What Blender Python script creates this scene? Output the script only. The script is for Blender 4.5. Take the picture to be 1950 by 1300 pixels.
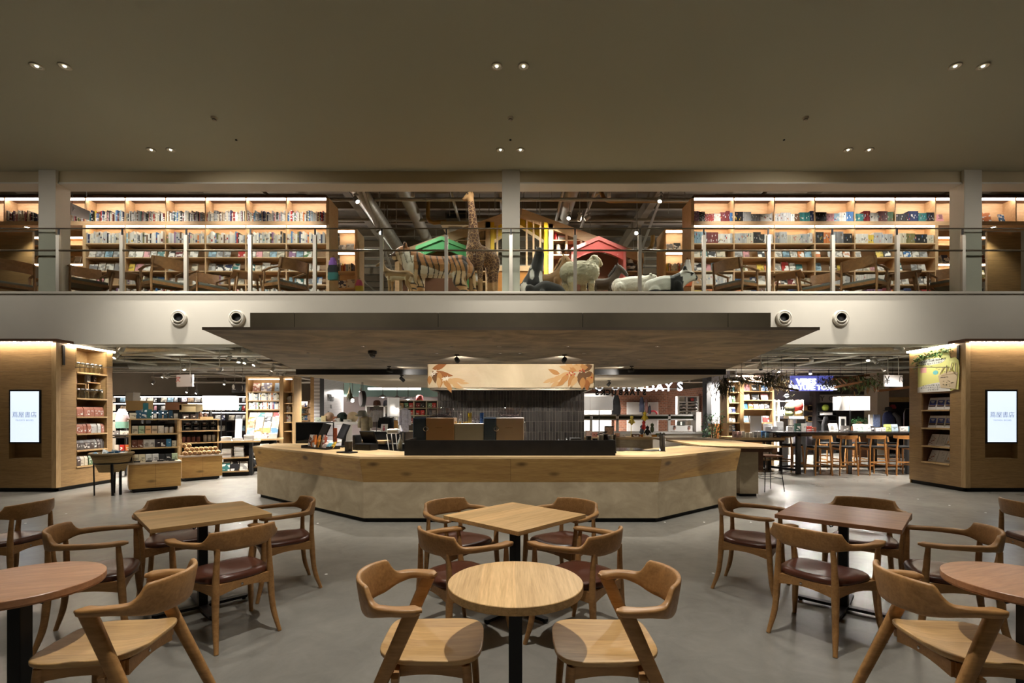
import bpy, bmesh, math, random
from mathutils import Matrix, Vector
R = math.radians
PI = math.pi
random.seed(7)
for _o in list(bpy.data.objects):
 bpy.data.objects.remove(_o, do_unlink=True)
C = bpy.context.scene.collection
SC = bpy.context.scene
# ------------------------------------------------------------------ camera, world, exposure
F = 935.0          # focal length in pixels of the 1950 x 1300 frame
EYE = 1.46
cam = bpy.data.objects.new('camera', bpy.data.cameras.new('camera'))
C.objects.link(cam)
cam.location = (0, 0, EYE)
cam.rotation_euler = (PI/2, 0, 0)
cam.data.sensor_width = 36.0
cam.data.lens = 36.0*F/1950.0
cam.data.shift_x = 2.0/1950.0
cam.data.shift_y = 140.0/1950.0
cam.data.clip_end = 200
SC.camera = cam
SC.view_settings.view_transform = 'Standard'
SC.view_settings.look = 'None'
SC.view_settings.gamma = 1.0
SC.view_settings.use_curve_mapping = False
SC.view_settings.exposure = 0.0
w = bpy.data.worlds.new('world'); SC.world = w; w.use_nodes = True
w.node_tree.nodes['Background'].inputs[0].default_value = (0.9, 0.85, 0.75, 1)
w.node_tree.nodes['Background'].inputs[1].default_value = 0.008
try:
 SC.cycles.use_denoising = True
 SC.cycles.caustics_reflective = False
 SC.cycles.caustics_refractive = False
 SC.cycles.sample_clamp_indirect = 4.0
 SC.cycles.max_bounces = 8
 SC.cycles.diffuse_bounces = 4
 SC.cycles.transparent_max_bounces = 16
except Exception:
 pass
WARM = (1.0, 0.945, 0.85)
NEUT = (1.0, 0.93, 0.83)
COOL = (0.93, 0.96, 1.0)
GAIN = {'canopy_beam': 6, 'canopy_spotlight_beam': 7, 'alcove_beam': 4, 'track_spotlight_beam': 4.0, 'added_deck_beam': 2.6, 'shop_beam': 8.0}
def spot(name, loc, target, power, angle=70, blend=0.6, col=WARM, size=0.05, parent=None):
 power *= GAIN.get(name, 1)
 l = bpy.data.lights.new(name, 'SPOT'); l.energy = power; l.color = col
 l.spot_size = R(angle); l.spot_blend = blend; l.shadow_soft_size = size
 o = bpy.data.objects.new(name, l); C.objects.link(o)
 o.location = loc
 d = Vector(target)-Vector(loc)
 o.rotation_euler = d.to_track_quat('-Z', 'Y').to_euler()
 if parent:
  o.parent = parent
  o.matrix_parent_inverse = parent.matrix_basis.inverted()
 return o
def area(name, loc, target, power, sx, sy, col=WARM):
 l = bpy.data.lights.new(name, 'AREA'); l.energy = power; l.color = col
 l.shape = 'RECTANGLE'; l.size = sx; l.size_y = sy
 o = bpy.data.objects.new(name, l); C.objects.link(o); o.location = loc
 d = Vector(target)-Vector(loc)
 o.rotation_euler = d.to_track_quat('-Z', 'Y').to_euler()
 return o
# ------------------------------------------------------------------ measuring: photograph pixel at depth Y -> metres
def PX(px, Y): return (px-973.0)*Y/F
def PZ(py, Y): return EYE+(790.0-py)*Y/F
def PT(px, py, Y): return Vector((PX(px, Y), Y, PZ(py, Y)))
# ------------------------------------------------------------------ materials
MATS = {}
def lin(c):
 return tuple(((x/255.0)/12.92 if x/255.0 <= 0.04045 else ((x/255.0+0.055)/1.055)**2.4) for x in c)
def newmat(name):
 m = bpy.data.materials.new(name); m.use_nodes = True
 nt = m.node_tree; b = nt.nodes['Principled BSDF']
 return m, nt, b
def N(nt, t, **kw):
 n = nt.nodes.new(t)
 for k, v in kw.items():
  setattr(n, k, v)
 return n
def ramp(nt, fac, stops):
 r = N(nt, 'ShaderNodeValToRGB')
 el = r.color_ramp.elements
 while len(el) < len(stops): el.new(0.5)
 for e, (p, c) in zip(el, stops):
  e.position = p; e.color = (c[0], c[1], c[2], 1)
 nt.links.new(fac, r.inputs[0])
 return r.outputs[0]
def coords(nt, scale=(1, 1, 1), rot=(0, 0, 0), kind='Object'):
 t = N(nt, 'ShaderNodeTexCoord'); mp = N(nt, 'ShaderNodeMapping')
 mp.inputs['Scale'].default_value = scale; mp.inputs['Rotation'].default_value = rot
 nt.links.new(t.outputs[kind], mp.inputs[0])
 return mp.outputs[0]
def noise(nt, vec, scale, detail=4, rough=0.5, dist=0.0):
 n = N(nt, 'ShaderNodeTexNoise'); n.inputs['Scale'].default_value = scale
 n.inputs['Detail'].default_value = detail; n.inputs['Roughness'].default_value = rough
 n.inputs['Distortion'].default_value = dist
 nt.links.new(vec, n.inputs['Vector'])
 return n.outputs[0]
def bump(nt, b, h, strength=0.2, dist=0.01):
 n = N(nt, 'ShaderNodeBump'); n.inputs['Strength'].default_value = strength
 n.inputs['Distance'].default_value = dist
 nt.links.new(h, n.inputs['Height']); nt.links.new(n.outputs[0], b.inputs['Normal'])
def plain(name, col, rough=0.5, metal=0.0, spec=0.5, var=0.0, vscale=8.0, bmp=0.0):
 if name in MATS: return MATS[name]
 m, nt, b = newmat(name)
 c = lin(col)
 b.inputs['Base Color'].default_value = (*c, 1)
 b.inputs['Roughness'].default_value = rough; b.inputs['Metallic'].default_value = metal
 b.inputs['Specular IOR Level'].default_value = spec
 if var or bmp:
  n = noise(nt, coords(nt), vscale, 5, 0.6)
  if var:
   o = ramp(nt, n, [(0.25, tuple(x*(1-var) for x in c)), (0.75, tuple(min(1, x*(1+var)) for x in c))])
   nt.links.new(o, b.inputs['Base Color'])
  if bmp: bump(nt, b, n, bmp)
 MATS[name] = m
 return m
def wood(name, c1, c2, scale=(1, 12, 12), rough=0.45, knots=0.0, plank=0.0, plank_axis=1, fine=1.0):
 """grain runs along the axis whose scale is 1"""
 if name in MATS: return MATS[name]
 m, nt, b = newmat(name)
 a, d = lin(c1), lin(c2)
 v = coords(nt, scale)
 n1 = noise(nt, v, 1.6, 6, 0.62, 1.2)
 v2 = coords(nt, tuple(s*4 for s in scale))
 n2 = noise(nt, v2, 2.5*fine, 3, 0.5)
 mx = N(nt, 'ShaderNodeMath', operation='MULTIPLY_ADD'); mx.inputs[1].default_value = 0.5
 nt.links.new(n2, mx.inputs[0]); nt.links.new(n1, mx.inputs[2])
 col = ramp(nt, mx.outputs[0], [(0.5, d), (0.72, tuple((x+y)/2 for x, y in zip(a, d))), (0.95, a)])
 if plank:
  t = N(nt, 'ShaderNodeTexCoord'); sp = N(nt, 'ShaderNodeSeparateXYZ')
  nt.links.new(t.outputs['Object'], sp.inputs[0])
  mm = N(nt, 'ShaderNodeMath', operation='DIVIDE'); mm.inputs[1].default_value = plank
  nt.links.new(sp.outputs[plank_axis], mm.inputs[0])
  fl = N(nt, 'ShaderNodeMath', operation='FLOOR'); nt.links.new(mm.outputs[0], fl.inputs[0])
  wn = N(nt, 'ShaderNodeTexWhiteNoise', noise_dimensions='1D'); nt.links.new(fl.outputs[0], wn.inputs['W'])
  hs = N(nt, 'ShaderNodeHueSaturation')
  mr = N(nt, 'ShaderNodeMapRange'); mr.inputs[3].default_value = 0.82; mr.inputs[4].default_value = 1.15
  nt.links.new(wn.outputs['Value'], mr.inputs[0]); nt.links.new(mr.outputs[0], hs.inputs['Value'])
  nt.links.new(col, hs.inputs['Color']); col = hs.outputs[0]
 if knots:
  kv = coords(nt, tuple(0.5+0.12*s for s in scale))
  vo = N(nt, 'ShaderNodeTexVoronoi'); vo.inputs['Scale'].default_value = knots
  vo.inputs['Randomness'].default_value = 1.0
  nt.links.new(kv, vo.inputs['Vector'])
  k = ramp(nt, vo.outputs['Distance'], [(0.08, (1, 1, 1)), (0.2, (0, 0, 0))])
  mix = N(nt, 'ShaderNodeMixRGB'); nt.links.new(k, mix.inputs[0]); nt.links.new(col, mix.inputs[1])
  mix.inputs[2].default_value = (*tuple(x*0.42 for x in d), 1); col = mix.outputs[0]
 nt.links.new(col, b.inputs['Base Color'])
 b.inputs['Roughness'].default_value = rough
 bump(nt, b, n2, 0.06, 0.003)
 MATS[name] = m
 return m
def plaster(name, c1, c2, scale=3.0, rough=0.8, bmp=0.15, stretch=(1, 1, 1), dist=1.5, detail=8):
 if name in MATS: return MATS[name]
 m, nt, b = newmat(name)
 n = noise(nt, coords(nt, stretch), scale, detail, 0.62, dist)
 nt.links.new(ramp(nt, n, [(0.3, lin(c1)), (0.7, lin(c2))]), b.inputs['Base Color'])
 b.inputs['Roughness'].default_value = rough
 if bmp: bump(nt, b, n, bmp, 0.01)
 MATS[name] = m
 return m
def emit(name, col, strength):
 if name in MATS: return MATS[name]
 m, nt, b = newmat(name)
 b.inputs['Base Color'].default_value = (*col, 1)
 b.inputs['Emission Color'].default_value = (*col, 1)
 b.inputs['Emission Strength'].default_value = strength
 MATS[name] = m
 return m
def glass(name, tint=(0.93, 0.96, 0.95), refl=0.035):
 if name in MATS: return MATS[name]
 m, nt, b = newmat(name); nt.nodes.remove(b)
 out = nt.nodes['Material Output']
 t = N(nt, 'ShaderNodeBsdfTransparent'); t.inputs[0].default_value = (*tint, 1)
 g = N(nt, 'ShaderNodeBsdfGlossy'); g.inputs['Roughness'].default_value = 0.02
 lw = N(nt, 'ShaderNodeLayerWeight'); lw.inputs[0].default_value = 0.25
 mr = N(nt, 'ShaderNodeMapRange'); mr.inputs[3].default_value = refl; mr.inputs[4].default_value = 0.7
 p = N(nt, 'ShaderNodeMath', operation='POWER'); p.inputs[1].default_value = 3.0
 nt.links.new(lw.outputs['Facing'], p.inputs[0]); nt.links.new(p.outputs[0], mr.inputs[0])
 mx = N(nt, 'ShaderNodeMixShader')
 nt.links.new(mr.outputs[0], mx.inputs[0]); nt.links.new(t.outputs[0], mx.inputs[1]); nt.links.new(g.outputs[0], mx.inputs[2])
 nt.links.new(mx.outputs[0], out.inputs[0])
 MATS[name] = m
 return m
def tint(name='tint', rough=0.5, kind='plain', alt=(0.9, 0.88, 0.84)):
 """base colour from the object's own colour; kind 'spine' / 'cover' / 'pack' prints bands and blocks on it"""
 if name in MATS: return MATS[name]
 m, nt, b = newmat(name)
 oi = N(nt, 'ShaderNodeObjectInfo'); col = oi.outputs['Color']
 b.inputs['Roughness'].default_value = rough
 t = N(nt, 'ShaderNodeTexCoord')
 if kind == 'spine':      # title blocks on the spine
  mp = N(nt, 'ShaderNodeMapping'); mp.inputs['Scale'].default_value = (0.01, 0.01, 26)
  ad = N(nt, 'ShaderNodeVectorMath', operation='ADD'); nt.links.new(t.outputs['Object'], ad.inputs[0])
  cb = N(nt, 'ShaderNodeCombineXYZ'); mu = N(nt, 'ShaderNodeMath', operation='MULTIPLY'); mu.inputs[1].default_value = 37.0
  nt.links.new(oi.outputs['Random'], mu.inputs[0])
  nt.links.new(mu.outputs[0], cb.inputs[0]); nt.links.new(mu.outputs[0], cb.inputs[2]); nt.links.new(cb.outputs[0], ad.inputs[1])
  nt.links.new(ad.outputs[0], mp.inputs[0])
  n = noise(nt, mp.outputs[0], 1.0, 2)
  f = ramp(nt, n, [(0.56, (0, 0, 0)), (0.6, (1, 1, 1))])
 elif kind in ('cover', 'pack'):
  mp = N(nt, 'ShaderNodeMapping'); s = 14 if kind == 'cover' else 22
  mp.inputs['Scale'].default_value = (s, s, s*1.6)
  ad = N(nt, 'ShaderNodeVectorMath', operation='ADD'); nt.links.new(t.outputs['Object'], ad.inputs[0])
  cb = N(nt, 'ShaderNodeCombineXYZ'); mu = N(nt, 'ShaderNodeMath', operation='MULTIPLY'); mu.inputs[1].default_value = 53.0
  nt.links.new(oi.outputs['Random'], mu.inputs[0])
  for k in range(3): nt.links.new(mu.outputs[0], cb.inputs[k])
  nt.links.new(cb.outputs[0], ad.inputs[1]); nt.links.new(ad.outputs[0], mp.inputs[0])
  vo = N(nt, 'ShaderNodeTexVoronoi', distance='CHEBYCHEV'); vo.inputs['Scale'].default_value = 0.8
  nt.links.new(mp.outputs[0], vo.inputs['Vector'])
  bw = N(nt, 'ShaderNodeRGBToBW'); nt.links.new(vo.outputs['Color'], bw.inputs[0])
  f = ramp(nt, bw.outputs[0], [(0.58, (0, 0, 0)), (0.62, (1, 1, 1))])
 if kind != 'plain':
  inv = N(nt, 'ShaderNodeHueSaturation'); inv.inputs['Hue'].default_value = 0.5; inv.inputs['Value'].default_value = 0.45
  nt.links.new(col, inv.inputs['Color'])
  bw2 = N(nt, 'ShaderNodeRGBToBW'); nt.links.new(col, bw2.inputs[0])
  gt = N(nt, 'ShaderNodeMath', operation='LESS_THAN'); gt.inputs[1].default_value = 0.3
  nt.links.new(bw2.outputs[0], gt.inputs[0])
  m2 = N(nt, 'ShaderNodeMixRGB'); nt.links.new(gt.outputs[0], m2.inputs[0])
  nt.links.new(inv.outputs[0], m2.inputs[1]); m2.inputs[2].default_value = (*alt, 1)
  mx = N(nt, 'ShaderNodeMixRGB'); nt.links.new(f, mx.inputs[0]); nt.links.new(col, mx.inputs[1]); nt.links.new(m2.outputs[0], mx.inputs[2])
  col = mx.outputs[0]
 nt.links.new(col, b.inputs['Base Color'])
 MATS[name] = m
 return m
def attr_mat(name, rough=0.8, bmp=0.0, bscale=60, sheen=0.0):
 if name in MATS: return MATS[name]
 m, nt, b = newmat(name)
 a = N(nt, 'ShaderNodeAttribute'); a.attribute_name = 'col'
 nt.links.new(a.outputs['Color'], b.inputs['Base Color'])
 b.inputs['Roughness'].default_value = rough
 b.inputs['Sheen Weight'].default_value = sheen
 if bmp: bump(nt, b, noise(nt, coords(nt), bscale, 3), bmp, 0.02)
 MATS[name] = m
 return m
# ------------------------------------------------------------------ mesh builder
class MB:
 def __init__(s): s.v, s.f, s.m, s.s, s.c, s.M, s.mi, s.col = [], [], [], [], [], None, 0, None
 def add(s, vs, fs, smooth=False):
  o = len(s.v)
  if s.M is not None: vs = [s.M @ Vector(p) for p in vs]
  s.v += [tuple(p) for p in vs]
  for f in fs:
   s.f.append([i+o for i in f]); s.m.append(s.mi); s.s.append(smooth); s.c.append(s.col)
  return s
 def box(s, x0, y0, z0, x1, y1, z1):
  x0, x1 = min(x0, x1), max(x0, x1); y0, y1 = min(y0, y1), max(y0, y1); z0, z1 = min(z0, z1), max(z0, z1)
  return s.add([(x0, y0, z0), (x1, y0, z0), (x1, y1, z0), (x0, y1, z0), (x0, y0, z1), (x1, y0, z1), (x1, y1, z1), (x0, y1, z1)],
     [(0, 3, 2, 1), (4, 5, 6, 7), (0, 1, 5, 4), (1, 2, 6, 5), (2, 3, 7, 6), (3, 0, 4, 7)])
 def bar(s, p, q, w, h, up=(0, 0, 1)):
  p, q = Vector(p), Vector(q); d = (q-p).normalized(); up = Vector(up)
  if abs(d.dot(up)) > 0.99: up = Vector((0, 1, 0))
  a = d.cross(up).normalized()*w/2; b = a.cross(d).normalized()*h/2
  vs = [p-a-b, p+a-b, p+a+b, p-a+b, q-a-b, q+a-b, q+a+b, q-a+b]
  return s.add(vs, [(0, 1, 2, 3), (7, 6, 5, 4), (0, 4, 5, 1), (1, 5, 6, 2), (2, 6, 7, 3), (3, 7, 4, 0)])
 def prism(s, poly, z0, z1, top_off=None, smooth=False):
  n = len(poly)
  a = [(x, y, z0) for x, y in poly]; t = top_off or poly
  b = [(x, y, z1) for x, y in t]
  ar = sum(poly[i][0]*poly[(i+1) % n][1]-poly[(i+1) % n][0]*poly[i][1] for i in range(n))
  fs = [(i, (i+1) % n, n+(i+1) % n, n+i) for i in range(n)]
  if ar < 0: fs = [f[::-1] for f in fs]
  s.add(a+b, fs, smooth)
  o1 = list(range(n)); o2 = list(range(n))
  s.add(a, [o1[::-1] if ar > 0 else o1]); s.add(b, [o2 if ar > 0 else o2[::-1]])
  return s
 def ext(s, poly, vec):
  n = len(poly); vec = Vector(vec); a = [Vector(p) for p in poly]; b = [p+vec for p in a]
  return s.add(a+b, [list(range(n))[::-1], list(range(n, 2*n))]+[(i, (i+1) % n, n+(i+1) % n, n+i) for i in range(n)])
 def loft(s, rings, caps=True, smooth=True, closed=False):
  n = len(rings[0]); k = len(rings); vs = [p for r in rings for p in r]; fs = []
  for i in range(k if closed else k-1):
   j = (i+1) % k
   for a in range(n):
    b = (a+1) % n
    fs.append((i*n+a, i*n+b, j*n+b, j*n+a))
  s.add(vs, fs, smooth)
  if caps and not closed:
   s.add(rings[0], [list(range(n))[::-1]]); s.add(rings[-1], [list(range(n))])
  return s
 def tube(s, pts, rad, n=8, caps=True, flat=(1, 1), up=(0, 0, 1)):
  pts = [Vector(p) for p in pts]
  if not hasattr(rad, '__len__'): rad = [rad]*len(pts)
  rings = []
  u0 = None
  for i, p in enumerate(pts):
   d = (pts[min(i+1, len(pts)-1)]-pts[max(i-1, 0)])
   d = d.normalized() if d.length > 1e-9 else Vector((0, 0, 1))
   if u0 is None:
    up_ = Vector(up)
    if abs(d.dot(up_)) > 0.95: up_ = Vector((0, 1, 0)) if abs(d.y) < 0.9 else Vector((1, 0, 0))
    u0 = (up_-d*up_.dot(d)).normalized()
   else:
    u0 = (u0-d*u0.dot(d)).normalized()
   w_ = d.cross(u0)
   r = rad[i]
   rings.append([p+w_*(math.cos(2*PI*k/n)*r*flat[0])+u0*(math.sin(2*PI*k/n)*r*flat[1]) for k in range(n)])
  return s.loft(rings, caps)
 def lathe(s, prof, n=16, c=(0, 0, 0), smooth=True, caps=True):
  rings = [[(c[0]+r*math.cos(2*PI*k/n), c[1]+r*math.sin(2*PI*k/n), c[2]+z) for k in range(n)] for r, z in prof]
  return s.loft(rings, caps, smooth)
 def ball(s, c, r, n=10, m=6):
  r = r if hasattr(r, '__len__') else (r, r, r)
  prof = [(math.sin(PI*(i+0.02)/(m+0.04)), -math.cos(PI*(i+0.02)/(m+0.04))) for i in range(m+1)]
  rings = [[(c[0]+a*r[0]*math.cos(2*PI*k/n), c[1]+a*r[1]*math.sin(2*PI*k/n), c[2]+z*r[2]) for k in range(n)] for a, z in prof]
  return s.loft(rings)
 def mesh(s, name, mats):
  me = bpy.data.meshes.new(name)
  me.from_pydata(s.v, [], s.f)
  for m in (mats if isinstance(mats, (list, tuple)) else [mats]): me.materials.append(m)
  me.polygons.foreach_set('material_index', s.m)
  me.polygons.foreach_set('use_smooth', s.s)
  if any(c is not None for c in s.c):
   at = me.color_attributes.new('col', 'FLOAT_COLOR', 'CORNER'); buf = []
   for f, c in zip(s.f, s.c): buf += [*(c or (0.5, 0.5, 0.5)), 1.0]*len(f)
   at.data.foreach_set('color', buf)
  me.update()
  return me
 def build(s, name, mats, parent=None, bevel=0, seg=2, loc=None, rot=None, recalc=False):
  me = s.mesh(name, mats)
  if recalc:
   bm = bmesh.new(); bm.from_mesh(me); bmesh.ops.remove_doubles(bm, verts=bm.verts, dist=1e-5)
   bmesh.ops.recalc_face_normals(bm, faces=bm.faces); bm.to_mesh(me); bm.free()
  o = bpy.data.objects.new(name, me); C.objects.link(o)
  if parent: o.parent = parent
  if loc is not None: o.location = loc
  if rot is not None: o.rotation_euler = rot
  if bevel:
   b = o.modifiers.new('bevel', 'BEVEL'); b.width = bevel; b.segments = seg; b.limit_method = 'ANGLE'; b.angle_limit = R(40)
  return o
def T(name, label, cat, loc=(0, 0, 0), rz=0.0, group=None):
 o = bpy.data.objects.new(name, None); C.objects.link(o); o.empty_display_size = 0.1
 o.location = loc; o.rotation_euler = (0, 0, rz); o['label'] = label; o['category'] = cat
 if group: o['group'] = group
 return o
def tag(o, label, cat, group=None, color=None):
 o['label'] = label; o['category'] = cat
 if group: o['group'] = group
 if color is not None: o.color = (*color, 1)
 return o
def struct(o, label=None):
 o['kind'] = 'structure'
 if label: o['label'] = label; 
 return o
def stuff(o, label, cat=None):
 o['kind'] = 'stuff'; o['label'] = label
 if cat: o['category'] = cat
 return o
def inst(name, me, parent=None, loc=(0, 0, 0), rot=(0, 0, 0), scale=None, color=None):
 o = bpy.data.objects.new(name, me); C.objects.link(o)
 if parent: o.parent = parent
 o.location = loc; o.rotation_euler = rot
 if scale: o.scale = scale
 if color is not None: o.color = (*color, 1)
 return o
def kids(o): return [c for c in C.objects if c.parent == o]
def dup(root, loc=None, rz=None, label=None, group=None):
 def cp(o, par):
  c = o.copy(); C.objects.link(c)
  if par: c.parent = par
  for ch in KID.get(o, []): KID.setdefault(c, []).append(cp(ch, c))
  return c
 KID = {}
 for o in C.objects:
  if o.parent: KID.setdefault(o.parent, []).append(o)
 r = cp(root, None)
 if loc is not None: r.location = loc
 if rz is not None: r.rotation_euler = (0, 0, rz)
 if label: r['label'] = label
 if group: r['group'] = group
 return r
def text_mb(mb, body, size, origin, xdir=(1, 0, 0), updir=(0, 0, 1), depth=0.004, align='CENTER', bold=0.0):
 """writing as real raised letters, added to a mesh builder"""
 cu = bpy.data.curves.new('letters', 'FONT'); cu.body = body; cu.size = size; cu.extrude = depth
 cu.align_x = align; cu.align_y = 'CENTER'; cu.resolution_u = 2; cu.offset = bold
 ob = bpy.data.objects.new('letters', cu); C.objects.link(ob)
 dg = bpy.context.evaluated_depsgraph_get(); dg.update()
 me = bpy.data.meshes.new_from_object(ob.evaluated_get(dg))
 x, u = Vector(xdir).normalized(), Vector(updir).normalized(); nn = x.cross(u)
 M = Matrix((x, u, nn)).transposed().to_4x4(); M.translation = Vector(origin)
 mb.add([M @ v.co for v in me.vertices], [list(p.vertices) for p in me.polygons])
 bpy.data.objects.remove(ob); bpy.data.curves.remove(cu); bpy.data.meshes.remove(me)
 return mb
def smooth01(t): t = max(0, min(1, t)); return t*t*(3-2*t)
ORD = 'first second third fourth fifth sixth seventh eighth ninth tenth eleventh twelfth thirteenth fourteenth fifteenth sixteenth seventeenth eighteenth nineteenth twentieth'.split()
def ordw(i):
 if i < 20: return ORD[i]
 t = {2: 'twenty', 3: 'thirty', 4: 'forty', 5: 'fifty', 6: 'sixty'}[(i+1)//10]
 k = (i+1) % 10
 return t+'-'+ORD[k-1] if k else t[:-1]+'ieth'
# ------------------------------------------------------------------ shared materials
OAK = wood('oak_clad', (156, 124, 80), (124, 95, 57), (1.2, 1.2, 14), 0.5)
OAKV = wood('oak_clad_v', (180, 150, 106), (146, 116, 76), (10, 10, 1), 0.5)
OAKH = wood('oak_h', (198, 166, 118), (166, 132, 86), (1, 10, 10), 0.5)
OAKY = wood('oak_knotty', (196, 156, 92), (160, 118, 62), (0.8, 8, 8), 0.42, knots=3.0)
OAKTOP = wood('oak_top', (216, 186, 140), (188, 154, 106), (1, 14, 14), 0.38, plank=0.16)
TABLE = wood('table_oak', (232, 190, 130), (192, 148, 90), (1, 22, 22), 0.5, plank=0.155, plank_axis=1)
TABLE_RED = wood('table_elm', (192, 138, 98), (152, 104, 70), (1.2, 9, 9), 0.36, plank=0.19, plank_axis=1)
CHAIRW = wood('chair_oak', (182, 136, 84), (144, 102, 58), (1.5, 9, 9), 0.42)
SEATW = wood('seat_oak', (212, 172, 116), (180, 140, 88), (1, 12, 12), 0.4, plank=0.13)
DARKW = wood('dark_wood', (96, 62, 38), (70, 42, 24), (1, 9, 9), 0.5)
LEATHER = plain('brown_leather', (84, 47, 34), 0.3, var=0.18, vscale=30, bmp=0.05)
BLACK = plain('black_steel', (20, 20, 22), 0.45, 0.4)
BLACKM = plain('matt_black', (16, 16, 17), 0.7)
TRKG = plain('track_head_pale', (176, 172, 164), 0.5)
WHITE = plain('white_paint', (226, 222, 214), 0.7)
WHITEB = plain('bright_white', (242, 240, 236), 0.6)
PAGES = plain('paper_pages', (232, 226, 212), 0.9)
CHROME = plain('chrome', (215, 215, 218), 0.12, 1.0)
STEEL = plain('brushed_steel', (150, 150, 152), 0.35, 1.0)
GREYM = plain('grey_metal', (150, 146, 138), 0.5, 0.3)
PIPEM = plain('pipe_grey', (150, 145, 134), 0.55, 0.2, var=0.15, vscale=3)
DUCTM = plain('duct_foil', (170, 166, 156), 0.4, 0.6, var=0.25, vscale=9, bmp=0.5)
TINT = tint('tint_plain', 0.55)
SPINE = tint('tint_spine', 0.5, 'spine')
COVER = tint('tint_cover', 0.45, 'cover')
PACK = tint('tint_pack', 0.4, 'pack')
LAMPW = emit('lamp_glow', (1.0, 0.86, 0.68), 40.0)
# ------------------------------------------------------------------ the lamps of the hall (spots inside the ceiling downlights; the fittings are built below)
ZC = 6.28
HALL = []      # (x, y, target, power, angle, visible fitting)
for px in (70, 123, 946, 997, 1819, 1872): HALL.append((PX(px, 6.78), 6.78))
for px in (288, 325, 953, 991, 1615, 1655): HALL.append((PX(px, 8.92), 8.92))
HALLP = {'front': 330, 'back': 440, 'table': 600}
for x in (-12.6, -9.9, 9.9, 12.6): HALL.append((x, 6.78))  # unseen downlights added to brighten the ends of the slab front
for i, (x, y) in enumerate(HALL):
 if y < 8: spot('hall_spot', (x, y, ZC-0.06), (x*0.8, 9.5, 3.0), HALLP['front']*(0.45 if abs(x) < 1 else (0.4 if abs(x) > 9 else 1.0)), 105, 1.0, WARM, 0.06)
 else: spot('hall_spot', (x, y, ZC-0.06), (x*0.9, y-1.6 if abs(x) < 1 else y+0.25, 0), HALLP['back'], 80, 1.0, WARM, 0.06)
for x, y, p in ((0.02, 2.25, 1.6), (-2.6, 4.5, 0.35), (2.8, 4.5, 0.35), (-2.6, 2.0, 0.3), (2.8, 2.0, 0.3), (0.0, -0.6, 0.5), (-5.5, 3.5, 0.3), (5.5, 3.5, 0.3), (-4.0, -0.5, 0.3), (4.0, -0.5, 0.3)):
 spot('hall_spot', (x, y, ZC-0.06), (x*0.96, y-0.15, 0), HALLP['table']*p, 58, 0.75, WARM, 0.06)
 HALL.append((x, y))
for x in (-3.2, -1.1, 1.1, 3.2):  # unseen downlights added to brighten the counter front
 spot('hall_spot', (x, 4.4, ZC-0.06), (x*1.05, 7.0 if abs(x) < 2 else 7.8, 0.4), 720, 60, 0.9, WARM, 0.06); HALL.append((x, 4.4))
# ------------------------------------------------------------------ setting
FLOORM, nt, b = newmat('polished_concrete')
v = coords(nt)
n1 = noise(nt, v, 0.7, 8, 0.65, 0.6); n2 = noise(nt, v, 3.5, 6, 0.7, 1.0)
mx = N(nt, 'ShaderNodeMath', operation='MULTIPLY_ADD'); mx.inputs[1].default_value = 0.6
nt.links.new(n2, mx.inputs[0]); nt.links.new(n1, mx.inputs[2])
nt.links.new(ramp(nt, mx.outputs[0], [(0.45, lin((110, 108, 102))), (1.05, lin((142, 139, 132)))]), b.inputs['Base Color'])
b.inputs['Roughness'].default_value = 0.27
b.inputs['Specular IOR Level'].default_value = 0.5
PAINT = plain('warm_white_paint', (208, 202, 190), 0.85, var=0.03, vscale=2)
CEILP = plain('ceiling_paint', (189, 187, 167), 0.9)
DECK = plain('dark_deck', (96, 90, 82), 0.9, var=0.3, vscale=2)
struct(MB().box(-16, -9, -0.2, 16, 42, 0).build('floor', FLOORM), 'grey polished concrete floor')
struct(MB().box(-16, -9, ZC, 16, 9.85, ZC+0.2).build('ceiling', CEILP), 'plain painted ceiling high over the seating hall')
struct(MB().box(-16, -9.3, 0, 16, -9, ZC+0.2).build('wall_rear', PAINT))
struct(MB().box(-16.3, -9, 0, -16, 9.4, ZC).build('wall_left', PAINT))
struct(MB().box(16, -9, 0, 16.3, 9.4, ZC).build('wall_right', PAINT))
# floor slab of the upper storey, its front beam, and the beam over the opening
struct(MB().box(-16, 9.5, 2.83, 16, 9.92, 3.80).build('trim_1', PAINT), 'wide white slab front under the glass balustrade')
struct(MB().box(-16, 9.47, 3.80, 16, 9.92, 3.85).build('trim_2', PAINT, bevel=0.006), 'thin white kerb along the balcony edge')
UPFLOOR = wood('upper_floor', (150, 128, 100), (120, 98, 72), (1, 8, 8), 0.45)
struct(MB().box(-16, 9.92, 3.62, 16, 30, 3.85).build('floor_2', UPFLOOR), 'floor of the upper storey')
BEAMM = plain('beam_paint', (204, 188, 156), 0.85)
struct(MB().box(-16, 9.72, 6.06, 16, 10.05, ZC).build('trim_3', BEAMM), 'painted beam over the balcony opening')
struct(MB().box(-16, 9.70, 6.03, 16, 10.05, 6.06).build('trim_4', WHITE), 'pale edge strip under the beam')
for i, (x0, x1) in enumerate(((-9.29, -8.95), (-0.175, 0.175), (8.91, 9.26))):
 struct(MB().box(x0, 9.65, 3.85, x1, 9.98, ZC).build('column_%s' % ('left', 'centre', 'right')[i], PAINT, bevel=0.004), 'square white %s column behind the balustrade' % ('left', 'middle', 'right')[i])
struct(MB().box(-16, 10.05, 7.75, 16, 30, 7.9).build('ceiling_2', DECK), 'dark open deck above the upper storey')
struct(MB().box(-16, 9.92, 3.5, 16, 42, 3.62).build('ceiling_3', DECK), 'dark open deck above the shop floor')
BACKW = plain('back_wall_paint', (150, 138, 122), 0.9, var=0.08, vscale=1.5)
struct(MB().box(-16, 29.8, 3.85, 16, 30, 7.75).build('wall_upper_back', BACKW))
struct(MB().box(-16, 30.0, 0, 16, 30.3, 3.5).build('wall_lower_back', BACKW))
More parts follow.
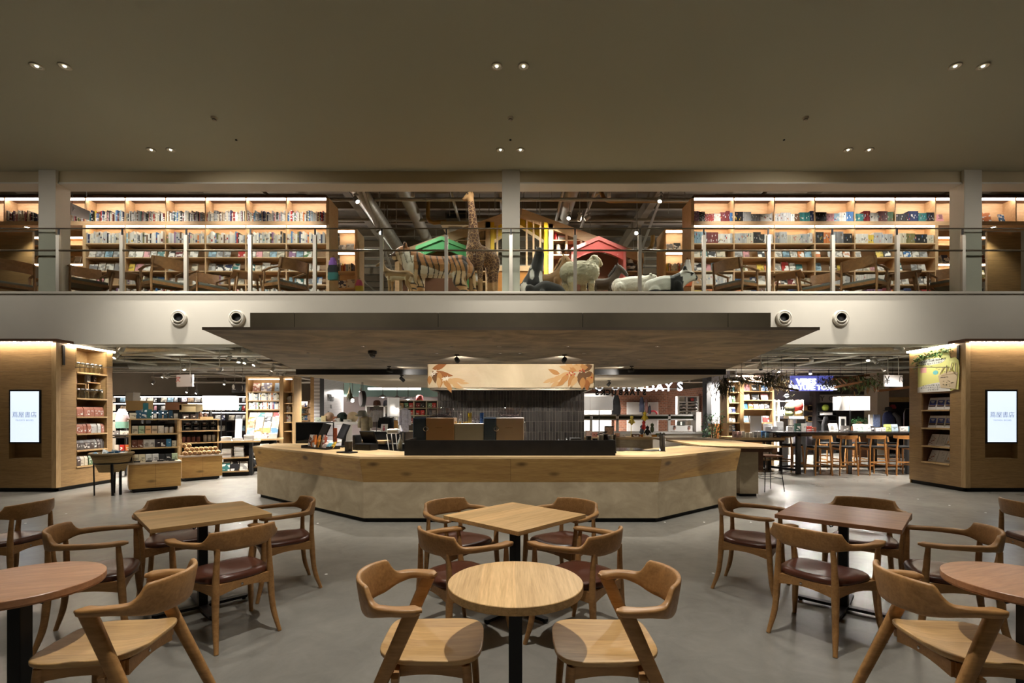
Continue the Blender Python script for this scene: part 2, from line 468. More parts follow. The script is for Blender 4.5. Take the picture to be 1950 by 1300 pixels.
struct(MB().box(-16.3, 9.4, 0, -16, 42, 7.9).build('wall_side_left', BACKW))
struct(MB().box(16, 9.4, 0, 16.3, 42, 7.9).build('wall_side_right', BACKW))
# steel joists and purlins that can be told apart under the upper deck
JOIST = plain('joist_steel', (122, 110, 94), 0.7, 0.1)
jm = MB().box(-16, -0.06, 0, 16, 0.06, 0.22).mesh('joist', JOIST)
deck2 = bpy.data.objects['ceiling_2']
for k in range(17):
 inst('joist', jm, deck2, (0, 11.2+k*1.1, 7.53))
jm2 = MB().box(-0.10, 10.05, 0, 0.10, 29.8, 0.30).mesh('girder', JOIST)
for x in (-13, -8.5, -4.3, -0.2, 3.9, 8.2, 12.6): inst('girder', jm2, deck2, (x, 0, 7.25))
deck3 = bpy.data.objects['ceiling_3']
jm3 = MB().box(-16, -0.07, 0, 16, 0.07, 0.2).mesh('joist', JOIST)
for k in range(9): inst('joist', jm3, deck3, (0, 11.2+k*2.1, 3.30))
# glass smoke screens hanging from the slab front
GL = glass('clear_glass'); GLG = glass('green_glass', (0.92, 0.945, 0.925), 0.04)
for x0, x1, side in ((-8.52, -4.9, 'left'), (4.9, 8.6, 'right')):
 t = T('smoke_screen', 'clear glass smoke screen hung under the slab beside the %s wooden pillar' % side, 'glass screen', ((x0+x1)/2, 9.6, 2.4))
 hw = (x1-x0)/2
 MB().box(-hw, -0.004, 0.0, hw, 0.004, 0.43).build('pane', GL, t)
 MB().box(-hw, -0.008, -0.012, hw, 0.008, 0.0).build('bottom_channel', GREYM, t)
# balustrade
XP = [PX(p, 9.55) for p in (-10, 112, 233, 355, 477, 600, 727, 850, 973, 1095, 1218, 1340, 1463, 1585, 1708, 1833, 1957)]
bal = T('balustrade', 'glass balustrade with flat steel posts and two thin rails along the balcony', 'balustrade', (0, 9.55, 3.85))
POSTM = plain('post_steel', (178, 172, 160), 0.4, 0.6)
RAILM = plain('rail_bronze', (92, 80, 62), 0.4, 0.5)
pm = MB().box(-0.032, -0.035, 0, 0.032, 0.02, 1.10).mesh('post', POSTM)
pm.materials.append(POSTM)
bm_ = MB().box(-0.014, -0.012, 1.10, 0.014, 0.012, 1.235).mesh('post_bracket', BLACK)
for x in XP:
 p = inst('post', pm, bal, (x, 0, 0)); inst('post_bracket', bm_, p)
for a, b_ in zip(XP[:-1], XP[1:]):
 MB().box(a+0.04, 0.0, 0.01, b_-0.04, 0.012, 1.225).build('pane', GLG, bal)
MB().tube([(XP[0], -0.005, 1.235), (XP[-1], -0.005, 1.235)], 0.013, 8).build('top_rail', RAILM, bal)
for a, b_ in zip(XP[:-1], XP[1:]):
 MB().tube([(a+0.035, -0.03, 0.80), (b_-0.035, -0.03, 0.80)], 0.019, 8).build('middle_rail', RAILM, bal)
# air nozzles on the slab front
NOZ = plain('nozzle_white', (206, 200, 188), 0.5)
for i, px in enumerate((342, 452, 1492, 1600)):
 x, z = PX(px, 9.5), PZ(606, 9.5)
 t = T('air_nozzle', 'round white jet air nozzle on slab front, %s' % ('further left of the canopy', 'just left of the canopy', 'just right of the canopy', 'further right of the canopy')[i], 'air vent', (x, 9.5, z))
 def ring(prof, n=28, tilt=0.0):
  m = MB(); m.M = Matrix.Rotation(PI/2, 4, 'X'); 
  if tilt: m.M = Matrix.Rotation(tilt, 4, 'X') @ m.M
  return m.lathe(prof, n, caps=False)
 s = -1 if i < 2 else 1
 ring([(0.155, 0.0), (0.158, 0.03), (0.14, 0.055), (0.115, 0.05), (0.11, 0.0)]).build('flange', NOZ, t)
 e = ring([(0.112, -0.01), (0.108, 0.06), (0.092, 0.085), (0.08, 0.07), (0.07, 0.01), (0.0, 0.0)], tilt=R(-8)).build('nozzle', NOZ, t, rot=(0, 0, R(-14*s)))
 ring([(0.078, 0.072), (0.066, 0.02), (0.001, 0.015)], tilt=R(-8)).build('throat', BLACKM, t, rot=(0, 0, R(-14*s)))
# downlights in the hall ceiling
DLW = plain('downlight_trim', (200, 190, 170), 0.5)
ring_me = MB().lathe([(0.075, 0), (0.08, -0.012), (0.062, -0.014), (0.052, 0.0)], 20, caps=False).mesh('trim_ring', DLW)
cup_me = MB().lathe([(0.055, 0.0), (0.045, 0.012), (0.001, 0.014)], 20, caps=False).mesh('reflector', CHROME)
len_me = MB().lathe([(0.022, -0.004), (0.018, -0.014), (0.001, -0.017)], 12).mesh('lens', emit('downlight_lens', (1, 0.9, 0.75), 5))
rows = {6.78: 'nearer row', 8.92: 'row by the beam'}
for i, (x, y) in enumerate(HALL):
 side = 'left' if x < -2 else ('right' if x > 2 else 'middle')
 row = rows.get(round(y, 2), 'above the tables')
 if y in (6.78, 8.92) and abs(x) < 9: lab = '%s ceiling downlight of the %s pair, %s' % ('first' if i % 2 == 0 else 'second', side, row)
 else: lab = 'unseen recessed downlight outside the picture, %s of the hall lamps' % ordw(i)
 t = T('ceiling_downlight', lab, 'downlight', (x, y, ZC), 0, 'recessed downlights in the hall ceiling')
 inst('trim_ring', ring_me, t); inst('reflector', cup_me, t, (0, 0, -0.004)); inst('lens', len_me, t)
for i, px in enumerate((408, 972, 1534)):
 t = T('smoke_detector', 'white ceiling smoke detector, %s one of three in a row' % ('left', 'middle', 'right')[i], 'smoke detector', (PX(px, 7.96), 7.96, ZC))
 MB().lathe([(0.05, 0), (0.05, -0.015), (0.03, -0.03), (0.028, -0.05), (0.001, -0.052)], 18).build('housing', DLW, t)
 MB().lathe([(0.031, -0.03), (0.031, -0.042)], 18, caps=False).build('sensor_slot', BLACKM, t)
for i, px in enumerate((450, 972, 1493)):
 y = F*4.82/524
 tag(MB().lathe([(0.018, 0), (0.018, -0.012), (0.001, -0.014)], 12).build('ceiling_sensor', BLACKM, loc=(PX(px, y), y, ZC)), 'tiny black ceiling sensor dot, %s one of three' % ('left', 'middle', 'right')[i], 'sensor')
# ------------------------------------------------------------------ wooden pillar blocks with screens
STRIPW = emit('led_warm', (1.0, 0.86, 0.70), 70.0)
def pillar(sx):
 side = 'left' if sx < 0 else 'right'
 X0 = 8.6; X1 = 11.6; Y0 = 9.3; Y1 = 10.6
 def bx(m, xa, y0, z0, xb, y1, z1): return m.box(sx*xa, y0, z0, sx*xb, y1, z1)
 t = T('wooden_pillar', 'oak clad pillar block with a screen and a shelf niche at the %s' % side, 'pillar')
 t['kind'] = 'structure'
 px0, px1 = (18, 78) if sx < 0 else (1877, 1937)
 sa, sb = sorted((abs(PX(px0, Y0)), abs(PX(px1, Y0)))); z0, z1 = PZ(844, Y0), PZ(742, Y0); zn = PZ(873, Y0)
 # front cladding in panels around the screen recess
 rows_ = (0.08, 1.54, 2.27, 2.83)
 seam = 0.004
 zz = [0.08, zn, 1.52, 2.30, 2.68]
 m = MB()
 for a, c in ((X0+0.09, sa-0.01), (sb+0.01, X1)):
  for q0, q1 in ((0.08, 1.53), (1.53, 2.28), (2.28, 2.83)):
   bx(MB(), a, Y0, q0+seam/2, c, Y0+0.04, q1-seam/2).build('panel', OAK, t)
 bx(MB(), sa-0.01, Y0, 0.08, sb+0.01, Y0+0.04, zn).build('panel', OAK, t)
 bx(MB(), sa-0.01, Y0, z1+0.005, sb+0.01, Y0+0.04, 2.28-seam).build('panel', OAK, t)
 bx(MB(), sa-0.01, Y0, 2.28, sb+0.01, Y0+0.04, 2.83).build('panel', OAK, t)
 m = MB(); bx(m, sa-0.01, Y0+0.12, zn, sb+0.01, Y0+0.14, z1); bx(m, sa-0.03, Y0+0.04, zn, sa-0.01, Y0+0.14, z1); bx(m, sb+0.01, Y0+0.04, zn, sb+0.03, Y0+0.14, z1); bx(m, sa-0.01, Y0+0.04, zn-0.02, sb+0.01, Y0+0.14, zn)
 m.build('screen_recess', OAK, t)
 bx(MB(), X0, Y0-0.015, 0.08, X0+0.09, Y0+0.08, 2.83).build('corner_post', OAKV, t)
 m = MB(); bx(m, X0-0.14, Y0-0.16, 2.83, X1, Y0+0.2, 2.88); m.build('cap', DARKW, t)
 m = MB(); bx(m, X0+0.02, Y0-0.10, 2.815, X1, Y0-0.07, 2.83); m.build('light_strip', STRIPW, t)
 m = MB(); bx(m, X0+0.06, Y0+0.06, 0, X1, Y0+0.1, 0.08); bx(m, X0+0.06, Y0+0.06, 0, X0+0.1, Y1, 0.08); m.build('plinth', BLACKM, t)
 # side face with niche
 if sx < 0: n0, n1, zb, zt, boards = 9.72, 10.45, 0.40, 2.80, (0.44, 0.76, 1.09, 1.43, 1.80, 2.32)
 else: n0, n1, zb, zt, boards = 9.62, 10.28, 0.46, 1.90, (0.50, 0.83, 1.20, 1.57)
 bx(MB(), X0, Y0+0.08, 0.08, X0+0.03, n0, 2.83).build('panel', OAK, t)
 bx(MB(), X0, n1, 0.08, X0+0.03, Y1, 2.83).build('panel', OAK, t)
 bx(MB(), X0, n0, 0.08, X0+0.03, n1, zb).build('panel', OAK, t)
 if zt < 2.8: bx(MB(), X0, n0, zt, X0+0.03, n1, 2.83).build('panel', OAK, t)
 m = MB(); D = X0+0.42
 bx(m, D, n0, zb, D+0.02, n1, zt); bx(m, X0+0.03, n0-0.02, zb, D, n0, zt); bx(m, X0+0.03, n1, zb, D, n1+0.02, zt); bx(m, X0+0.03, n0, zt, D, n1, zt+0.02)
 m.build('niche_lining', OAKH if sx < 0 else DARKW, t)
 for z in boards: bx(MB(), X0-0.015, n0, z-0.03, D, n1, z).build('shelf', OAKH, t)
 bx(MB(), X0+0.03, Y1, 0, X1, Y1+0.02, 2.83).build('back_panel', OAK, t)
 m = MB(); bx(m, X0+0.01, Y0+0.11, 2.42, X0-0.012, Y0+0.16, 2.80); m.build('shutter_slot', BLACKM, t)
 m = MB(); bx(m, X0-0.06, Y0+0.2, 2.80, X0-0.02, Y1, 2.83); m.build('side_light', emit('led_side', (1.0, 0.86, 0.70), 60.0), t)
 # screen
 s = T('digital_screen', 'tall white digital sign lit blue white, set into the %s pillar' % side, 'screen', (sx*(sa+sb)/2, Y0-0.01, z0))
 hw, h = (sb-sa)/2, z1-z0
 MB().box(-hw, 0.0, 0, hw, 0.09, h).build('housing', BLACK, s, bevel=0.004)
 k = 0.028
 SCR = MATS.get('screen')
 if not SCR:
  SCR, nt, b = newmat('screen'); MATS['screen'] = SCR
  b.inputs['Base Color'].default_value = (0.8, 0.86, 0.95, 1); b.inputs['Roughness'].default_value = 0.2
  b.inputs['Emission Color'].default_value = (0.74, 0.86, 1.0, 1); b.inputs['Emission Strength'].default_value = 0.98
 MB().box(-hw+k, -0.003, k, hw-k, 0.0, h-k).build('display', SCR, s)
 TX = emit('screen_letters', (0.34, 0.41, 0.58), 0.45)
 m = MB(); text_mb(m, '蔦屋書店', 0.118, (0, -0.005, h*0.53), depth=0.001)
 m.build('lettering', TX, s)
 m = MB(); text_mb(m, 'TSUTAYA  BOOKS', 0.042, (0, -0.005, h*0.53-0.1), depth=0.001)
 m.build('lettering', TX, s)
 return t
PIL_L = pillar(-1); PIL_R = pillar(1)
# ------------------------------------------------------------------ canopy over the counter
CAN = plaster('canopy_mortar', (70, 61, 49), (140, 127, 107), 1.3, 0.75, 0.2, (1, 1.4, 1), 1.2)
CANF = plain('canopy_steel', (70, 62, 47), 0.45, 0.15, var=0.15, vscale=4)
cz = 2.56
can = T('canopy', 'broad dark mortar canopy hung over the octagonal counter', 'canopy', (0, 0, cz))
poly = [(-3.98, 6.35), (3.98, 6.35), (5.2, 11.8), (-5.2, 11.8)]
MB().prism(poly, 0, 0.03).build('soffit', CAN, can)
m = MB()
edge = plain('canopy_edge', (60, 50, 38), 0.5)
m.box(-3.98, 6.325, -0.004, 3.98, 6.35, 0.034); 
m.build('edge_trim', edge, can)
xs = [PX(p, 6.35) for p in (475, 560, 834, 1110, 1387, 1469)]
for a, c in zip(xs[:-1], xs[1:]): MB().box(a+0.003, 6.36, 0.034, c-0.003, 6.40, 0.224).build('fascia_panel', CANF, can)
MB().box(xs[0], 6.40, 0.03, xs[0]+0.03, 9.49, 0.224).build('fascia_side', CANF, can); MB().box(xs[-1]-0.03, 6.40, 0.03, xs[-1], 9.49, 0.224).build('fascia_side', CANF, can)
MB().box(xs[0]+0.03, 6.40, 0.20, xs[-1]-0.03, 9.49, 0.22).build('top_plate', CANF, can)
CAN2 = plaster('lower_soffit', (120, 108, 90), (150, 138, 116), 2.0, 0.8, 0.2, (0.6, 3, 1), 0.8)
MB().prism([(-5.17, 11.85), (5.17, 11.85), (4.55, 17.4), (-4.55, 17.4)], -0.13, -0.10).build('rear_soffit', CAN2, can)
MB().box(-5.17, 11.80, -0.13, 5.17, 11.85, 0.03).build('rear_fascia', BLACK, can)
# little recessed lights and black spot heads under the canopy
LENS2 = emit('small_lens', (1, 0.9, 0.78), 6)
r2 = MB().lathe([(0.034, 0), (0.036, -0.008), (0.026, -0.009), (0.02, 0.0)], 16, caps=False).mesh('trim_ring', GREYM)
l2 = MB().lathe([(0.02, -0.004), (0.001, -0.005)], 12).mesh('lens', LENS2)
l2d = MB().lathe([(0.02, -0.004), (0.001, -0.005)], 12).mesh('lens', BLACKM)
pts = [(692, 659, 1), (861, 659, 0), (951, 659, 0), (1082, 659, 1), (1252, 659, 1), (588, 672, 0), (832, 672, 1), (953, 672, 1), (990, 672, 1), (1112, 672, 0), (1217, 684, 1), (727, 684, 1), (632, 695, 0), (1356, 673, 0), (1333, 684, 0), (612, 684, 0)]
for i, (px, py, on) in enumerate(pts):
 y = F*(cz-EYE)/(790-py); x = PX(px, y)
 t = T('canopy_downlight', '%s recessed light under the canopy, %s of the hood, %s of the pinholes' % ('lit' if on else 'unlit', 'left' if x < 0 else 'right', ordw(i)), 'downlight', (x, y, cz), 0, 'pinhole lights under the canopy')
 inst('trim_ring', r2, t); inst('lens', l2 if on else l2d, t)
 if on or i % 2 == 0: spot('canopy_beam', (x, y, cz-0.02), (x*0.98, y-0.05, 0), 42, 95, 0.7, NEUT, 0.03)  # some dark-lensed pinholes cast a beam too
def spot_head(name, px, py, zc, tgt, power, lab, grp=None, ang=60, col=NEUT, s=1.0, mat=None, glow=None, lamp=True):
 y = F*(zc-EYE)/(790-py); x = PX(px, y)
 t = T(name, lab, 'spotlight', (x, y, zc), 0, grp)
 d = (Vector(tgt)-Vector((x, y, zc-0.1*s))).normalized()
 q = d.to_track_quat('-Z', 'Y').to_matrix().to_4x4()
 mat = mat or BLACKM
 if name[0] == 't': MB().tube([(0, 0, -0.01), (0, 0, (3.5 if zc < 4 else 7.75)-zc)], 0.01*s, 6).build('stem', mat or TRKG, t)
 MB().lathe([(0.045*s, 0), (0.045*s, -0.02*s), (0.012*s, -0.022*s), (0.012*s, -0.07*s)], 12).build('mount', mat, t)
 m = MB(); m.M = Matrix.Translation((0, 0, -0.09*s)) @ q
 m.lathe([(0.03*s, 0.05*s), (0.04*s, 0.045*s), (0.044*s, -0.08*s), (0.036*s, -0.08*s), (0.034*s, -0.05*s)], 14).build('lamp_head', mat, t)
 m = MB(); m.M = Matrix.Translation((0, 0, -0.09*s)) @ q
 m.lathe([(0.036*s, -0.062*s), (0.001, -0.062*s)], 12).build('lens', glow or LENS2, t)
 if lamp:
  p0 = Vector((x, y, zc-0.09*s))+d*0.085*s
  spot(name+'_beam', p0, tgt, power, ang, 0.6, col, 0.03)
 return t
spot_head('canopy_spotlight', 870, 675, cz, (-0.9, 10.6, 2.2), 16, 'black spotlight under the canopy at the left of the hood front', ang=90)
spot_head('canopy_spotlight', 1075, 675, cz, (0.9, 10.6, 2.2), 16, 'black spotlight under the canopy at the right of the hood front', ang=90)
spot_head('canopy_spotlight', 741, 697, cz, (-1.9, 11.9, 2.4), 10, 'black spotlight under the canopy beside the dark rear fascia, left', ang=80)
spot_head('canopy_spotlight', 1203, 697, cz, (1.9, 11.9, 2.4), 10, 'black spotlight under the canopy beside the dark rear fascia, right', ang=80)
spot_head('canopy_spotlight', 765, 714, 2.43, (-1.6, 13, 1.2), 10, 'small black spotlight under the rear soffit, left of hood')
spot_head('canopy_spotlight', 1160, 724, 2.43, (1.9, 14, 1.2), 10, 'small black spotlight under the rear soffit, right of hood')
# dome camera
y = F*(cz-EYE)/(790-668); 
t = T('dome_camera', 'black dome security camera under the canopy, left part', 'camera', (PX(709, y), y, cz))
MB().lathe([(0.075, 0), (0.075, -0.05), (0.06, -0.06)], 18).build('base_ring', BLACK, t)
MB().lathe([(0.058, -0.06), (0.05, -0.09), (0.03, -0.112), (0.001, -0.12)], 18).build('dome', plain('dome_smoke', (24, 24, 26), 0.08), t)
# ------------------------------------------------------------------ cafe seating
def catmull(pts, n):
 out = []; P = [Vector(p) for p in pts]; P = [P[0]*2-P[1]]+P+[P[-1]*2-P[-2]]
 for i in range(1, len(P)-2):
  for k in range(n):
   t = k/n; a, b, c, d = P[i-1:i+3]
   out.append(0.5*((2*b)+(c-a)*t+(2*a-5*b+4*c-d)*t*t+(3*b-a-3*c+d)*t**3))
 out.append(P[-2]); return out
def rail_mb(half, ztop, zbot, wid, lean, per=8):
 """half: plan points from arm tip to the middle of the back; ztop/zbot/wid: functions of arc distance u from the middle"""
 full = [Vector((x, y, 0)) for x, y in half]+[Vector((x, -y, 0)) for x, y in half[:-1][::-1]]
 P = catmull(full, per)
 s = [0.0]
 for a, b in zip(P[:-1], P[1:]): s.append(s[-1]+(b-a).length)
 L = s[-1]/2; rings = []; n = 14
 for i, p in enumerate(P):
  d = (P[min(i+1, len(P)-1)]-P[max(i-1, 0)]).normalized(); nr = Vector((-d.y, d.x, 0))
  if nr.dot(Vector((0, 0, 0))-p+Vector((0.05, 0, 0))) > 0: nr = -nr      # outward
  u = abs(s[i]-L); zt, zb, w_ = ztop(u), zbot(u), wid(u); e = (L-u)
  tipk = smooth01((e+0.02)/0.05); w_ *= max(0.55, tipk)
  zc, h = (zt+zb)/2, (zt-zb)/2*max(0.5, tipk); ring = []
  for k in range(n):
   a = 2*PI*k/n; ca, sa = math.cos(a), math.sin(a)
   cx = math.copysign(abs(ca)**0.45, ca)*w_/2; cz_ = math.copysign(abs(sa)**0.45, sa)*h
   ring.append(p+nr*(cx+lean*cz_)+Vector((0, 0, zc+cz_)))
  rings.append(ring)
 m = MB(); m.loft(rings); return m
def dome(outline, zs, m=None):
 """stack of scaled outlines (scale, z)"""
 m = m or MB(); cx = sum(p[0] for p in outline)/len(outline)
 rings = [[(cx+(x-cx)*k, y*k, z+(dz(x, y) if False else 0)) for x, y in outline] for k, z in zs]
 m.loft(rings); return m
def super_outline(hx0, hx1, wf, wb, n=36, p=3.0):
 """seat plan: x from -hx0 (back) to hx1 (front), half width wf at the front and wb at the back"""
 o = []
 for k in range(n):
  a = 2*PI*k/n; c, s_ = math.cos(a), math.sin(a)
  ex = math.copysign(abs(c)**(2/p), c); ey = math.copysign(abs(s_)**(2/p), s_)
  x = ex*(hx1 if ex > 0 else hx0); t = (x+hx0)/(hx0+hx1)
  o.append((x, ey*(wb+(wf-wb)*t)))
 return o
def arch_bar(p, q, z0, z1, th, rise, n=8):
 p, q = Vector((*p, 0)), Vector((*q, 0)); d = q-p; nr = Vector((-d.y, d.x, 0)).normalized()*th
 top = [p+d*(k/n)+Vector((0, 0, z1)) for k in range(n+1)]
 bot = [p+d*(k/n)+Vector((0, 0, z0+rise*math.sin(PI*k/n))) for k in range(n+1)][::-1]
 return MB().ext([v-nr/2 for v in top+bot], nr)
def leg_mb(pts, rad, n=10, flat=(1, 1)):
 return MB().tube(catmull(pts, 5), [rad[0]+0 for _ in range(1)]*1 if False else _interp(rad, (len(pts)-1)*5+1), n, True, flat)
def _interp(r, n):
 k = len(r)-1; out = []
 for i in range(n):
  t = i/(n-1)*k; j = min(int(t), k-1); out.append(r[j]+(r[j+1]-r[j])*smooth01(t-j))
 return out
def make_leather_chair():
 t = T('leather_armchair', '', 'chair')
 half = [(0.215, 0.262), (0.13, 0.283), (0.03, 0.286), (-0.08, 0.266), (-0.17, 0.212), (-0.222, 0.12), (-0.24, 0.0)]
 def zt(u):
  if u < 0.215: return 0.738-0.006*(u/0.215)**2
  if u < 0.285: return 0.732-0.062*(1-(1-(u-0.215)/0.07)**2.6)
  return 0.670-0.008*smooth01((u-0.3)/0.25)
 def zb(u): return 0.606+0.027*smooth01((u-0.12)/0.16)
 def wd(u):
  if u < 0.2: return 0.026
  if u < 0.3: return 0.026+0.022*smooth01((u-0.2)/0.1)
  return 0.048-0.006*smooth01((u-0.3)/0.1)+0.022*smooth01((u-0.42)/0.1)
 rail_mb(half, zt, zb, wd, 0.12).build('back_rail', CHAIRW, t)
 for s in (1, -1):
  leg_mb([(0.232, s*0.285, 0), (0.196, s*0.262, 0.16), (0.180, s*0.252, 0.36), (0.172, s*0.262, 0.52), (0.165, s*0.270, 0.645)], [0.0135, 0.019, 0.0225, 0.018, 0.0135]).build('leg', CHAIRW, t)
  leg_mb([(-0.262, s*0.205, 0), (-0.215, s*0.186, 0.16), (-0.198, s*0.178, 0.36), (-0.196, s*0.172, 0.5), (-0.2, s*0.165, 0.625)], [0.0135, 0.019, 0.0225, 0.018, 0.0145]).build('leg', CHAIRW, t)
 a, b_, c, d = (0.18, 0.252), (0.18, -0.252), (-0.198, -0.178), (-0.198, 0.178)
 for p, q in ((a, b_), (b_, c), (c, d), (d, a)): arch_bar(p, q, 0.330, 0.402, 0.024, 0.026).build('apron', CHAIRW, t)
 o = super_outline(0.215, 0.222, 0.262, 0.205, 36, 3.2)
 rings = []
 for k, z, dish in ((0.93, 0.398, 0), (0.985, 0.404, 0), (1.0, 0.414, 0), (0.985, 0.427, 0.0), (0.93, 0.436, 0.2), (0.75, 0.440, 0.8), (0.5, 0.439, 1), (0.25, 0.440, 1), (0.02, 0.439, 1)):
  rings.append([(x*k, y*k, z-0.012*dish*math.cos(PI*min(1, abs(y*k)/0.3)) + 0.008*(x*k/0.2)*(1 if x > 0 else -1)*dish*0.4+(0.014 if x*k < -0.12 else 0)*smooth01((-x*k-0.12)/0.08)*(0 if k > 0.98 else 1)) for x, y in o])
 MB().loft(rings).build('seat_pad', LEATHER, t)
 MB().lathe([(0.008, 0), (0.008, 0.003), (0.001, 0.004)], 10).build('metal_tag', CHROME, t, loc=(-0.211, 0.02, 0.375), rot=(0, -PI/2, 0))
 return t
def make_wood_chair():
 t = T('oak_armchair', '', 'chair')
 half = [(-0.005, 0.224), (-0.055, 0.239), (-0.11, 0.245), (-0.17, 0.230), (-0.232, 0.185), (-0.288, 0.1), (-0.308, 0.0)]
 def zt(u):
  if u < 0.2: return 0.748-0.006*(u/0.2)**2
  if u < 0.27: return 0.742-0.070*(1-(1-(u-0.2)/0.07)**2.4)
  return 0.672-0.004*smooth01((u-0.3)/0.15)
 def zb(u): return 0.592+0.044*smooth01((u-0.14)/0.2)
 def wd(u):
  if u < 0.2: return 0.026
  if u < 0.3: return 0.026+0.026*smooth01((u-0.2)/0.1)
  return 0.052+0.016*smooth01((u-0.33)/0.1)
 rail_mb(half, zt, zb, wd, 0.16).build('back_rail', CHAIRW, t)
 for s in (1, -1):
  top, bot = Vector((-0.045, s*0.229, 0.636)), Vector((-0.33, s*0.258, 0))
  rings = []
  for k in range(7):
   u = k/6; p = top.lerp(bot, u); w_ = 0.036-0.012*u; th = 0.017-0.002*u
   ring = []
   for j in range(12):
    a = 2*PI*j/12; ca, sa = math.cos(a), math.sin(a)
    ring.append(p+Vector((math.copysign(abs(ca)**0.6, ca)*w_, math.copysign(abs(sa)**0.6, sa)*th, 0)))
   rings.append(ring)
  MB().loft(rings).build('leg', CHAIRW, t)
  leg_mb([(0.205, s*0.20, 0), (0.195, s*0.188, 0.2), (0.175, s*0.175, 0.40)], [0.0135, 0.018, 0.022]).build('leg', CHAIRW, t)
 a, b_, c, d = (0.175, 0.175), (0.175, -0.175), (-0.15, -0.165), (-0.15, 0.165)
 for p, q in ((a, b_), (b_, c), (c, d), (d, a)): arch_bar(p, q, 0.345, 0.412, 0.026, 0.018).build('apron', CHAIRW, t)
 for s in (1, -1): MB().bar((-0.12, s*0.16, 0.385), (-0.11, s*0.25, 0.36), 0.03, 0.045).build('stretcher', CHAIRW, t)
 o = super_outline(0.205, 0.232, 0.226, 0.205, 44, 4.6)
 o = [(x+(0.012*(1-(y/0.22)**2) if x > 0.18 else 0), y) for x, y in o]
 rings = []
 for k, z, dish in ((0.88, 0.402, 0), (0.975, 0.414, 0), (0.998, 0.421, 0), (1.0, 0.432, 0), (0.994, 0.4355, 0.02), (0.97, 0.4363, 0.1), (0.85, 0.436, 0.4), (0.6, 0.434, 0.8), (0.3, 0.433, 1), (0.02, 0.433, 1)):
  rings.append([(x*k, y*k, z-0.007*dish+0.016*smooth01((-x*k-0.06)/0.14)) for x, y in o])
 MB().loft(rings).build('seat', SEATW, t)
 MB().lathe([(0.008, 0), (0.008, 0.003), (0.001, 0.004)], 10).build('metal_tag', CHROME, t, loc=(-0.164, 0.02, 0.385), rot=(0, -PI/2, 0))
 return t
def make_table(name, label, x, y, rz, woodm, shape):
 t = T(name, label, 'table', (x, y, 0), rz)
 if shape == 'round':
  n = 64; m = MB(); pf = [(0.286, 0.682), (0.3, 0.692), (0.3, 0.7175), (0.2975, 0.72)]
  for a, b_ in zip(pf[:-1], pf[1:]): m.lathe([a, b_], n, caps=False)
  m.prism([(0.2975*math.cos(2*PI*k/n), 0.2975*math.sin(2*PI*k/n)) for k in range(n)], 0.684, 0.72)
  m.build('tabletop', woodm, t, rot=(0, 0, R(90)) if abs(x) < 1 else (0, 0, R(20)))
 else:
  MB().box(-0.375, -0.375, 0.69, 0.375, 0.375, 0.72).build('tabletop', woodm, t, bevel=0.003)
 MB().box(-0.03, -0.03, 0.03, 0.03, 0.03, 0.69).build('column', BLACK, t, bevel=0.004)
 MB().box(-0.13, -0.13, 0.682 if shape != 'round' else 0.674, 0.13, 0.13, 0.69 if shape != 'round' else 0.682).build('mount_plate', BLACK, t)
 for k in range(4):
  a = k*PI/2+(PI/4 if shape == 'round' else 0)
  m = MB(); m.M = Matrix.Rotation(a, 4, 'Z')
  m.prism([(0.0, -0.032), (0.30, -0.022), (0.315, 0.0), (0.30, 0.022), (0.0, 0.032)], 0.014, 0.034)
  f = m.build('foot', BLACK, t, bevel=0.004)
  m = MB(); m.M = Matrix.Rotation(a, 4, 'Z'); m.lathe([(0.014, 0), (0.014, 0.014)], 10, (0.285, 0, 0)); m.build('glide', BLACKM, f)
 for k in range(2):
  s = 1 if k else -1
  m = MB(); m.M = Matrix.Rotation(R(45) if shape != 'round' else 0, 4, 'Z')
  m.tube([(s*0.075, 0, 0.685), (s*0.075, 0, 0.645), (s*0.085, 0, 0.625), (s*0.1, 0, 0.622), (s*0.112, 0, 0.634), (s*0.115, 0, 0.648)], 0.0045, 6)
  m.build('bag_hook', BLACK, t)
 return t
TB = [('square_table', 'square oak cafe table turned cornerwise between the counter and the round middle table', 0.03, 3.65, R(47), TABLE, 'square'),
 ('square_table', 'square oak cafe table turned cornerwise, at the left with four leather chairs', -2.33, 3.71, R(44), TABLE, 'square'),
 ('square_table', 'square dark red-brown cafe table turned cornerwise, at the right with four leather chairs', 2.50, 3.69, R(-43), TABLE_RED, 'square'),
 ('round_table', 'round pale oak cafe table in the middle between two oak armchairs', 0.02, 2.19, 0, TABLE, 'round'),
 ('round_table', 'round reddish cafe table cut by the left picture edge', -2.19, 2.19, 0, TABLE_RED, 'round'),
 ('round_table', 'round reddish cafe table cut by the right picture edge', 2.31, 2.19, 0, TABLE_RED, 'round')]
for a in TB: make_table(*a)
def face(x, y, tx, ty): return math.atan2(ty-y, tx-x)
LC = make_leather_chair(); used = []
